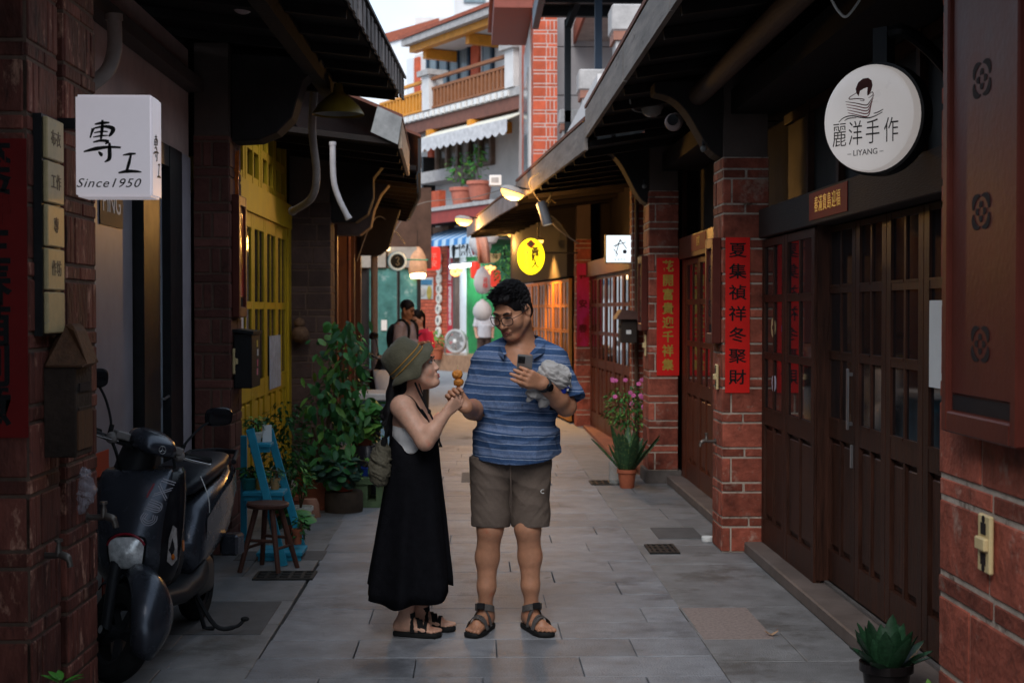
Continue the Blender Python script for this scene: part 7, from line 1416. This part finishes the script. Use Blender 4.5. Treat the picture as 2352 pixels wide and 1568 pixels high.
def bush(T, c, rx, ry, rz, n, size, mats, seed, kind='lance', joined=True, droop=.2, hollow=.35):
    r = random.Random(seed); c = Vector(c); mb = {m.name: MB() for m in mats}
    for i in range(n):
        d = Vector((r.gauss(0, 1), r.gauss(0, 1), r.gauss(0, 1))).normalized(); k = hollow + (1-hollow)*r.random()**.6; p = c + Vector((d.x*rx*k, d.y*ry*k, d.z*rz*k)); s = size*r.uniform(.6, 1.25); mt = mats[0] if r.random() < .5 else r.choice(mats)
        e = Euler((r.uniform(-.9, .5) - droop, r.uniform(-.6, .6), math.atan2(d.y, d.x) - PI/2 + r.uniform(-.8, .8)))
        if joined:
            M3 = e.to_matrix(); me = LMsh(kind, mt); mb[mt.name].add([p + M3 @ (Vector(v.co)*s) for v in me.vertices], [tuple(f.vertices) for f in me.polygons])
        else: leafobj(T, kind, mt, p, s, e)
    if joined:
        for m_ in mats:
            if mb[m_.name].v: mb[m_.name].obj('foliage', m_, T, recalc=False, smooth=2, kind='stuff')
def stems(T, c, pts, r=.006):
    for p in pts: MB().tube(cur([c, Vector(c).lerp(Vector(p), .5) + Vector((.02, .01, .02)), p], 4), r, 6).obj('stem', STEM, T)
GP = 'potted plants along the left wall'
# tall climbing plant with round leaves
g0 = P(728, 1172, 11.6); g0.z = 0
PL = thing('potted_plant', 'tall dark climbing plant with round leaves in a big terracotta pot by the left wall', 'plant', GP, tuple(g0))
pot(PL, g0, .19, .30, TERRA); stems(PL, g0 + Vector((0, 0, .27)), [P(735, 1000, 11.6), P(760, 900, 11.8), P(790, 780, 12.0), P(720, 980, 11.5)], .014)
r_ = random.Random(12); n = 0
while n < 290:
    t = r_.random(); py = 735 + 355*t; wd = 46 + 38*math.sin(PI*min(1, t*1.1)) ; cx = 800 - 60*t; px = cx + r_.gauss(0, .55)*wd; Yq = 11.9 - .35*t + r_.uniform(-.3, .22)
    if px < 690 or px > 858: continue
    p = P(px, py, Yq); big = r_.random(); mt = LD if big < .42 else (LM if big < .72 else (LV_ if px > 780 else LL)); rd_ = r_.random() < (.62 if px < 770 else .2); leafobj(PL, 'round' if rd_ else 'lance', mt, p, r_.uniform(.05, .10) if rd_ else r_.uniform(.08, .13), Euler((r_.uniform(-1.5, -.3), r_.uniform(-.5, .5), PI + r_.uniform(-1.1, 1.1)))); n += 1
bush(PL, P(745, 1000, 11.75), .28, .22, .42, 420, .055, [LD, LM, LV_], 71, 'lance'); bush(PL, P(795, 850, 12.05), .20, .2, .42, 380, .055, [LM, LV_, LL], 72, 'lance')
def potplant(label, base, r, h, mat, cen, rad, n, size, mats, seed, kind='lance', cat='plant', group=GP, z=None):
    base = Vector(base); T = thing('potted_plant', label, cat, group, tuple(base)); pot(T, base, r, h, mat); bush(T, cen, rad[0], rad[1], rad[2], n, size, mats, seed, kind); stems(T, base + Vector((0, 0, h*.85)), [Vector(cen) + Vector((0, 0, -rad[2]*.2)), Vector(cen) + Vector((rad[0]*.4, 0, 0)), Vector(cen) + Vector((-rad[0]*.4, 0, rad[2]*.3))]); return T
REDPOT = M('red_pot', (.42, .06, .03), .5, .2); BLUP = M('blue_pot', (.02, .05, .30), .35, .2); WHP = M('white_pot', (.58, .56, .50), .4, .1, 20, stain=[((.30, .10, .08), .68, 30)]); ORP = M('orange_pot', (.5, .25, .05), .5, .2); YLP = M('striped_pot', (.50, .28, .12), .5, .25, 30, stretch=(1, 1, 8))
def gz(px, py, Y, z=0):
    q = P(px, py, Y); q.z = z; return q
# stump with red pot, dark jar, concrete block
ST = thing('wood_stump', 'short dark wooden stump carrying the red succulent pot', 'stump', loc=tuple(gz(790, 1175, 11.4))); MB().lathe(gz(790, 1175, 11.4), [(.15, 0), (.155, .05), (.152, .15), (.145, .165)], 22).obj('log', M('stump_wood', (.05, .035, .025), .85, .4, 8, .5, 30), ST, smooth=True)
potplant('blue-green succulent in a bright red pot on the stump', gz(790, 1150, 11.4, .166), .095, .20, REDPOT, P(782, 1080, 11.35), (.17, .15, .11), 130, .085, [LB, LB, LD], 31, 'round')
BK = thing('concrete_block', 'mossy green hollow concrete block beside the stump', 'block', loc=tuple(gz(845, 1165, 11.7))); c = gz(846, 1165, 11.7); m = MB(); m.box(c.x-.14, c.x+.12, c.y-.1, c.y+.35, 0, .05); m.box(c.x-.14, c.x+.12, c.y-.1, c.y+.35, .19, .24)
for k in range(4): m.box(c.x+.07, c.x+.118, c.y-.09+k*.13, c.y-.04+k*.13, .05, .19)
m.box(c.x-.139, c.x+.0, c.y-.08, c.y+.34, .05, .19); m.obj('block', M('mossy_concrete', (.10, .15, .075), .9, .4, 8, .5, 30), BK)
potplant('spiky yellow-green plant in a small blue pot with saucer', c + Vector((-.02, .08, .241)), .055, .075, BLUP, P(835, 1065, 11.75), (.09, .08, .10), 40, .11, [LL, LM], 33, 'blade')
JR = thing('dark_jar', 'large dark glazed jar under the terracotta pot', 'jar', loc=tuple(gz(843, 1110, 12.3))); c = gz(843, 1110, 12.3); MB().lathe(c, [(.12, 0), (.18, .15), (.19, .32), (.14, .42), (.13, .45)], 24).obj('jar', M('dark_glaze', (.025, .022, .028), .25, .3), JR, smooth=True)
potplant('broad leaved green plant in a terracotta pot on the dark jar', c + Vector((-.03, 0, .45)), .09, .17, TERRA, P(835, 955, 12.3), (.20, .16, .17), 150, .10, [LM, LD, LL], 35, 'round')
potplant('variegated trailing plant in a small brown pot at the plant group edge', gz(862, 1075, 12.6, .30), .06, .12, TERRA, P(864, 1020, 12.6), (.08, .08, .12), 70, .07, [LV_, LM], 36, 'lance')
potplant('feathery green fern mass behind the blue shelf', gz(660, 1150, 10.9), .12, .2, TERRA, P(648, 1020, 10.6), (.20, .2, .34), 520, .055, [LD, LM, LD], 37, 'lance'); potplant('small fern spilling over beside the stool', gz(690, 1160, 10.6), .09, .15, WHP, P(682, 1095, 10.5), (.13, .13, .16), 260, .05, [LM, LL, LD], 38, 'lance')
potplant('glossy broad leaved plant in a clay pot by the stool', gz(675, 1235, 9.7), .075, .16, TERRA, P(672, 1185, 9.7), (.09, .09, .09), 34, .11, [LM, LB], 39, 'round'); potplant('tiny cactus like plant in a brick coloured pot on the lowest blue board', gz(683, 1250, 9.25, .09), .035, .1, TERRA, P(690, 1205, 9.25), (.035, .035, .09), 60, .04, [LD, LM], 40, 'lance')
t = thing('flower_pot', 'upturned empty clay pot on the floor before the big pot', 'pot', loc=tuple(gz(712, 1178, 11.1))); MB().lathe(gz(712, 1178, 11.1), [(.085, 0), (.08, .03), (.07, .10), (.055, .14), (.01, .142)], 22).obj('pot', M('pale_clay', (.36, .17, .11), .8, .3), t, smooth=True)
# blue ladder shelf
BLP = M('cyan_paint', (.025, .27, .40), .55, .2, 10, .15, 40); sb = gz(630, 1285, 9.15); SHF = thing('ladder_shelf', 'bright blue painted wooden ladder shelf beside the left pillar', 'shelf', loc=tuple(sb))
def rail(a, b, w=.05, h=.028, nm='rail'): MB().beam(a, b, w, h, (0, 1, 0)).obj(nm, BLP, SHF, bevel=.003)
rail(P(574, 985, 9.05), gz(652, 1302, 8.95)); rail(P(618, 985, 9.5), gz(696, 1280, 9.5)); rail(P(560, 1000, 9.35), gz(560, 1260, 9.4), .04)
for (px0, px1, py, Y_, d) in ((570, 622, 1023, 9.1, .14), (556, 650, 1135, 9.1, .22), (588, 694, 1273, 9.1, .28)):
    a = P(px0, py, Y_); b = P(px1, py, Y_)
    for k in range(2): y0 = Y_ + k*d*.55; MB().box(a.x, b.x, y0, y0 + d*.5, a.z-.012, a.z+.012).obj('board', BLP, SHF, bevel=.003)
    MB().box(a.x+.01, b.x-.01, Y_+.02, Y_+.045, a.z-.045, a.z-.013).obj('cleat', BLP, SHF)
q = P(585, 1020, 9.18); q.z = P(585, 1023, 9.1).z + .013; potplant('little green plant in a white flower painted pot on the top blue board', q, .05, .07, WHP, q + Vector((.0, .02, .12)), (.07, .07, .06), 110, .035, [LD, LM, LL], 41); q2 = q + Vector((.075, .03, 0)); t = thing('card', 'small white card leaning beside the painted pot', 'card', loc=tuple(q2)); MB().obox(q2 + Vector((0, 0, .055)), (.03, .003, .055), Matrix.Rotation(R(20), 3, 'Z')).obj('sheet', WHITE, t)
z2 = P(600, 1135, 9.1).z + .013
for px, lb, mt, r0, h0, cc, kd, sd in ((632, 'spiky air plant in a striped clay cup on the middle blue board', YLP, .033, .075, [LB, LL], 'blade', 42), (598, 'white flowered plant in an orange pot on the middle blue board', ORP, .038, .08, [LM, LV_], 'lance', 43), (572, 'teal ribbed planter with green leaves at the back of the middle board', M('teal_pot', (.02, .16, .15), .4, .2), .055, .08, [LD, LM], 'lance', 44)):
    q = P(px, 1132, 9.25); q.z = z2; potplant(lb, q, r0, h0, mt, q + Vector((0, 0, h0+.035)), (.05, .05, .045), 60, .05, cc, sd, kd)
# stool
STW = M('stool_wood', (.085, .035, .024), .5, .4, 8, .3, 40, stretch=(5, 5, .6)); sc0 = P(615, 1157, 8.82); STL_ = thing('wooden_stool', 'round red-brown wooden stool in front of the blue shelf', 'stool', loc=(sc0.x, sc0.y, 0))
MB().lathe(sc0 + Vector((0, 0, -.02)), [(.118, 0), (.130, .006), (.132, .022), (.122, .03), (.05, .026)], 28).obj('seat', STW, STL_, smooth=True); ft = []
for k, a in enumerate((R(-150), R(-62), R(20), R(110))):
    top = sc0 + Vector((.075*math.cos(a), .075*math.sin(a), -.02)); bt = Vector((sc0.x + .185*math.cos(a), sc0.y + .185*math.sin(a), 0)); ft.append((top, bt)); MB().tube([top, bt], [.018, .015], 10).obj('leg', STW, STL_, smooth=True)
for k in range(4):
    (t0, b0), (t1, b1) = ft[k], ft[(k+1) % 4]; f = .62 if k % 2 else .5; MB().tube([t0.lerp(b0, f), t1.lerp(b1, f)], .010, 8).obj('rung', STW, STL_, smooth=True)
# stone bench with blue legs
BN = thing('stone_bench', 'pale stone bench top on light blue legs behind the woman', 'bench', loc=tuple(gz(862, 1000, 14.6))); c = P(866, 905, 14.6); MB().box(c.x-.22, c.x+.45, 14.3, 15.1, c.z-.05, c.z+.02).obj('top', STG, BN, bevel=.01); LBL = M('pale_blue', (.22, .34, .44), .6, .3, 8)
for dx in (-.14, .1, .38): MB().box(c.x+dx-.05, c.x+dx+.05, 14.38, 14.5, 0, c.z-.052).obj('leg', LBL, BN); MB().box(c.x+dx-.05, c.x+dx+.05, 14.9, 15.02, 0, c.z-.052).obj('leg', LBL, BN)
MB().box(c.x-.2, c.x+.4, 14.52, 14.6, c.z-.2, c.z-.052).obj('apron', M('cyan_paint', (.025, .27, .40)), BN)
# right side: snake plant, vinca
GR_ = 'potted plants along the right wall'
def snake(label, base, r, h, pm, n, L, tip, seed, mat, kind='blade', spread=.5, group=GR_, width=1.0):
    base = Vector(base); T = thing('potted_plant', label, 'plant', group, tuple(base)); pot(T, base, r, h, pm); rr = random.Random(seed)
    for i in range(n):
        a = 2*PI*i/n*2.4 + rr.uniform(-.3, .3); tl = rr.uniform(.08, spread); l = L*rr.uniform(.6, 1.05); p = base + Vector((math.cos(a)*r*.5, math.sin(a)*r*.5, h*.85)); d = Vector((math.cos(a)*math.sin(tl), math.sin(a)*math.sin(tl), math.cos(tl))); q = d.to_track_quat('Y', 'Z'); o = leafobj(T, kind, mat, p, l, None); o.rotation_euler = q.to_euler(); o.scale = (l*width, l, l)
    return T
SNK = M('snake_leaf', (.035, .085, .035), .45, .5, 9, .1, 40, stretch=(1, 1, 5), rand=.35, stain=[((.34, .36, .10), .56, 14)])
snake('snake plant with yellow edged leaves in a terracotta pot by the right doors', gz(1440, 1122, 12.85), .085, .17, TERRA, 26, .42, .1, 51, SNK, spread=.78, width=1.3)
VP = potplant('pink flowering periwinkle behind the snake plant', gz(1440, 1075, 13.9), .11, .2, TERRA, P(1440, 935, 13.9), (.24, .16, .24), 700, .045, [LM, LL, LD], 52, 'lance', group=GR_); PNK = M('pink_petal', (.62, .14, .36), .6, .2, rand=.3); rr = random.Random(4)
for i in range(15):
    p = P(1440 + rr.uniform(-48, 46), 905 + rr.uniform(-40, 45), 13.7 + rr.uniform(-.05, .1)); m = MB()
    for k in range(5): a = 2*PI*k/5; m.ell(p + Vector((.014*math.cos(a), 0, .011*math.sin(a))), (.011, .004, .011), 8, h=4)
    m.obj('flower', PNK, VP)
GLT = thing('glass_jar', 'clear plastic water bottle behind the terracotta pot', 'bottle', loc=tuple(gz(1412, 1110, 13.1))); MB().lathe(gz(1412, 1110, 13.1), [(.05, 0), (.055, .02), (.055, .2), (.03, .26), (.02, .27)], 18).obj('bottle', M('clear_plastic', (.5, .52, .5), .15, .1, alpha=.35), GLT, smooth=True)
# agave in dark jar, right foreground
AGV = M('agave_leaf', (.016, .048, .022), .4, .5, 12, .1, 40, rand=.4, stain=[((.08, .15, .09), .63, 30)])
jb = Vector((1.66, 5.66, 0)); snake('dark green rosette plant in a black jar in the right foreground', jb, .10, .19, M('black_glaze', (.012, .009, .009), .15, .2), 34, .20, .1, 53, AGV, 'agave', 1.25)
t = thing('croton_sprig', 'yellow green and red leaf sprig in the bottom right corner', 'plant', loc=tuple(P(2150, 1570, 5.4)))
for i in range(12): leafobj(t, 'lance', (LL, M('leaf_red', (.35, .08, .04), .5, .3), M('leaf_yellow', (.45, .32, .05), .5, .3))[i % 3], P(2125 + i*4, 1585, 5.4), .06, Euler((rr.uniform(-.2, .8), rr.uniform(-.6, .6), rr.uniform(-2, 2))))
MB().tube([P(2150, 1620, 5.4), P(2150, 1580, 5.4)], .006, 6).obj('stem', STEM, t)
t = thing('weed_sprout', 'small bright green sprout in the bottom left corner', 'plant', loc=tuple(P(140, 1570, 5.0)))
for i, (dx, dy, rz) in enumerate(((0, -18, .4), (-14, -6, 1.4), (16, -4, -1.2), (24, 8, -1.5), (-8, -20, .9), (8, 6, -2))): leafobj(t, 'lance', M('leaf_bright', (.09, .30, .04), .45, .3), P(140+dx*.4, 1568+dy*.3, 5.0), .07, Euler((.5, 0, rz)))
MB().tube([P(140, 1640, 5.0), P(140, 1560, 5.0)], .005, 6).obj('stem', STEM, t)
# plants of the far house
for (px, py, d_, lb, sd) in ((1062, 474, .75, 'terracotta pot with leggy green plant on the far porch roof', 61), (1102, 460, .75, 'wider terracotta pot on the far porch roof', 62)):
    q = PP(px, py, AF+NF*d_, NF); potplant(lb, q, .33, .5, M('pink_clay', (.48, .16, .11), .7, .2), q + Vector((-.1, 0, 1.0)), (.3, .3, .5), 90, .16, [LM, LD, LL], sd, 'lance', group='pots on the far porch roof')
q = PP(1003, 830, AF+NF*1.3, NF); q.z = .3; potplant('green plant in a clay pot on the ledge beside the floor fan', q, .2, .32, TERRA, q + Vector((-.1, 0, .55)), (.28, .25, .25), 140, .13, [LL, LM], 63, 'lance', group='pots at the far shop')
q = P(1128, 600, 31); t = thing('hanging_plant', 'hanging green plant behind the egg lanterns', 'plant', loc=tuple(q)); bush(t, P(1158, 610, 31), .22, .2, .5, 200, .1, [LM, LD], 64); MB().tube([P(1158, 560, 31), P(1158, 600, 31)], .01, 6).obj('cord', BLACK, t)
t = thing('air_conditioner', 'white air conditioner box beside the far brick house', 'air conditioner', loc=tuple(P(1138, 425, 29))); a = P(1124, 402, 29); b = P(1152, 426, 29); MB().box(a.x, b.x, 29, 29.3, b.z, a.z).obj('case', WHITE, t, bevel=.01); MB().box(a.x+.04, b.x-.06, 28.99, 29.0, b.z+.06, a.z-.05).obj('vent', STG, t)
# dried gourd balls and small finds on the left wall
for px, py, r0, lb in ((690, 768, .055, 'round dried seed ball hanging on the dark left wall'), (688, 742, .035, 'smaller dried ball above the seed ball on the left wall')):
    t = thing('seed_ball', lb, 'decoration', loc=tuple(P(px, py, 14.3))); SDF().ell(P(px, py, 14.3), (r0*1.6,)*3).obj('ball', M('dried_brown', (.13, .07, .04), .9, .4, 30, .6, 60), t, .012, lumpy); MB().tube([P(px, py-10, 14.3), P(px, py-26, 14.35)], .006, 5).obj('string', STEM, t)
t = thing('plastic_bag', 'crumpled translucent plastic bag on the left foreground pillar', 'bag', loc=tuple(P(188, 1130, 5.62))); S_ = SDF(); S_.chain([P(192, 1092, 5.62), P(190, 1130, 5.62), P(180, 1165, 5.6)], [.03, .045, .03], .03); S_.obj('bag', M('cloudy_plastic', (.42, .38, .42), .25, .3, 14, .8, 30, alpha=.45), t, .005, crum)
t = thing('wall_poster', 'pale blue paper poster on the yellow door', 'poster', loc=(-1.84, 12.9, 1.0)); a = PX(619, 770, -1.846); b = PX(645, 890, -1.846); MB().box(-1.849, -1.846, a.y, b.y, P(632, 890, (a.y+b.y)/2).z, P(632, 770, (a.y+b.y)/2).z).obj('sheet', M('poster_blue', (.36, .40, .46), .6, .35, 9, stain=[((.10, .14, .22), .6, 7)]), t)
# ================================================================ people in the background
def bgperson(label, base, head_top, yaw, shirt, pants, sk=SK3, arms='hold', hair_long=False, sc=1.0, shorts=False):
    b = Vector(base); H = head_top; T = thing('person', label, 'person', 'people in the background', tuple(b)); m = Matrix.Rotation(yaw, 3, 'Z'); Wp = lambda x, y, z: b + m @ Vector((x, y, 0)) + Vector((0, 0, z*H))
    S = SDF(); hc_ = Wp(0, -.03, .925); hm = m @ Matrix.Rotation(R(18), 3, 'X'); head_prims(S, hc_, hm, Wp(0, 0, .82), .98, 1.0, .052)
    S.ell(Wp(0, 0, .70), (.17, .11, .2), m, .04); S.ell(Wp(0, 0, .55), (.15, .11, .14), m, .04); S.cone(Wp(-.15, 0, .80), Wp(.15, 0, .80), .055, .055, .04)
    for s in (-1, 1):
        sh, el = Wp(s*.18, 0, .795), Wp(s*.22, .0, .63); wr = Wp(s*.08, -.26, .66) if arms == 'hold' else Wp(s*.2, -.05, .5); S.chain([sh, el, wr], [.05, .04, .028], .02); S.ell(wr + m @ Vector((-s*.01, -.05, .01)), (.028, .05, .03), m, .01)
        for f in range(4): S.cone(wr + m @ Vector((-s*.01 + (f-1.5)*.016, -.08, .012)), wr + m @ Vector((-s*.01 + (f-1.5)*.016, -.13, -.005)), .009, .008, .004)
        S.cone(wr + m @ Vector((-s*.035, -.05, .02)), wr + m @ Vector((-s*.03, -.10, .03)), .01, .009, .005)
        S.chain([Wp(s*.09, 0, .50), Wp(s*.1, -.01, .27), Wp(s*.1, .02, .05)], [.08, .055, .035], .03); S.cone(Wp(s*.1, .02, .03), Wp(s*.11, -.14, .02), .035, .028, .02)
    S.obj('body', sk, T, .010)
    C = SDF(); C.ell(Wp(0, 0, .70), (.19, .13, .20), m, .04); C.frus(Wp(0, 0, .68), Wp(0, 0, .50), .165, .175, .05); C.cone(Wp(-.15, 0, .795), Wp(.15, 0, .795), .065, .065, .04)
    for s in (-1, 1): C.frus(Wp(s*.17, 0, .80), Wp(s*.215, 0, .66), .068, .072, .03)
    C.ell(Wp(0, -.02, .855), (.075, .075, .06), m, .01, '-'); C.obj('shirt', shirt, T, .010, wrinkle(.008, (7, 7, 4)))
    Q = SDF(); Q.ell(Wp(0, 0, .50), (.17, .12, .10), m, .03)
    for s in (-1, 1): Q.frus(Wp(s*.085, 0, .50), Wp(s*.1, 0, .28 if shorts else .05), .095, .085 if shorts else .06, .02)
    Q.obj('trousers', pants, T, .010); Hq = SDF(); Hq.ell(hc_ + hm @ Vector((0, .02, .042)), (.084, .103, .092), hm, .01)
    if hair_long: Hq.cone(hc_ + hm @ Vector((0, .07, 0)), hc_ + m @ Vector((0, .09, -.2)), .07, .05, .03)
    Hq.ell(hc_ + hm @ Vector((0, -.12, -.03)), (.1, .09, .10), hm, .006, '-'); Hq.plane(hc_ + hm @ Vector((0, 0, -.07 if not hair_long else -.3)), hm @ Vector((0, 0, -1))); Hq.obj('hair', HAIR, T, .008)
    for s in (-1, 1): MB().tube([Wp(s*.014, -.03, .925) + hm @ Vector((0, -.09, .0)), Wp(s*.045, -.03, .925) + hm @ Vector((0, -.085, 0))], .006, 6).obj('eye', EYE, T)
    return T, Wp, m
a = P(932, 715, 19.5)
T, Wp, m = bgperson('man in a pale grey shirt with black backpack looking down at his hands', (a.x, 19.5, 0), 1.76, R(62), M('grey_lilac_shirt', (.30, .27, .31), .85, .1), M('dark_trousers', (.02, .02, .022), .8))
S = SDF(); S.ell(Wp(0, .19, .70), (.14, .09, .20), m, .04); S.ell(Wp(0, .2, .58), (.13, .08, .1), m, .04); bp_ = S.obj('backpack', M('pack_black', (.015, .015, .017), .7), T, .012)
for s in (-1, 1): MB().tube(cur([Wp(s*.1, .12, .80), Wp(s*.11, 0, .845), Wp(s*.11, -.12, .78), Wp(s*.12, -.06, .62), Wp(s*.12, .1, .56)], 6), .018, 6).obj('shoulder_strap', M('strap_black', (.012, .012, .013), .7), bp_)
MB().tube(cur([Wp(.05, -.135, .918), Wp(.0, -.145, .922), Wp(-.05, -.135, .918)], 4), .005, 5).obj('glasses', BLACK, T)
a = P(962, 760, 20.4)
T, Wp, m = bgperson('woman in a bright red shirt with dark cross strap behind the grey shirted man', (a.x, 20.5, 0), 1.62, R(-40), M('hot_red_shirt', (.78, .04, .09), .8, .1), M('dark_trousers', (.02, .02, .022)), SK2, hair_long=True)
MB().tube(cur([Wp(.12, .05, .84), Wp(.08, -.13, .76), Wp(-.05, -.15, .64), Wp(-.16, -.08, .55)], 6), .02, 6, squash=((0, 0, 1), .4)).obj('cross_strap', M('strap_navy', (.02, .02, .05), .7), T)
a = P(1112, 760, 35.5)
bgperson('person in a white shirt and patterned shorts standing behind the egg lanterns', (a.x, 35.5, .1), 1.70, R(10), M('white_shirt', (.55, .53, .55), .85, .06), M('camo_cloth', (.09, .06, .05), .85, .7, 9, stain=[((.28, .22, .2), .6, 9)]), SK2, 'down', shorts=True)
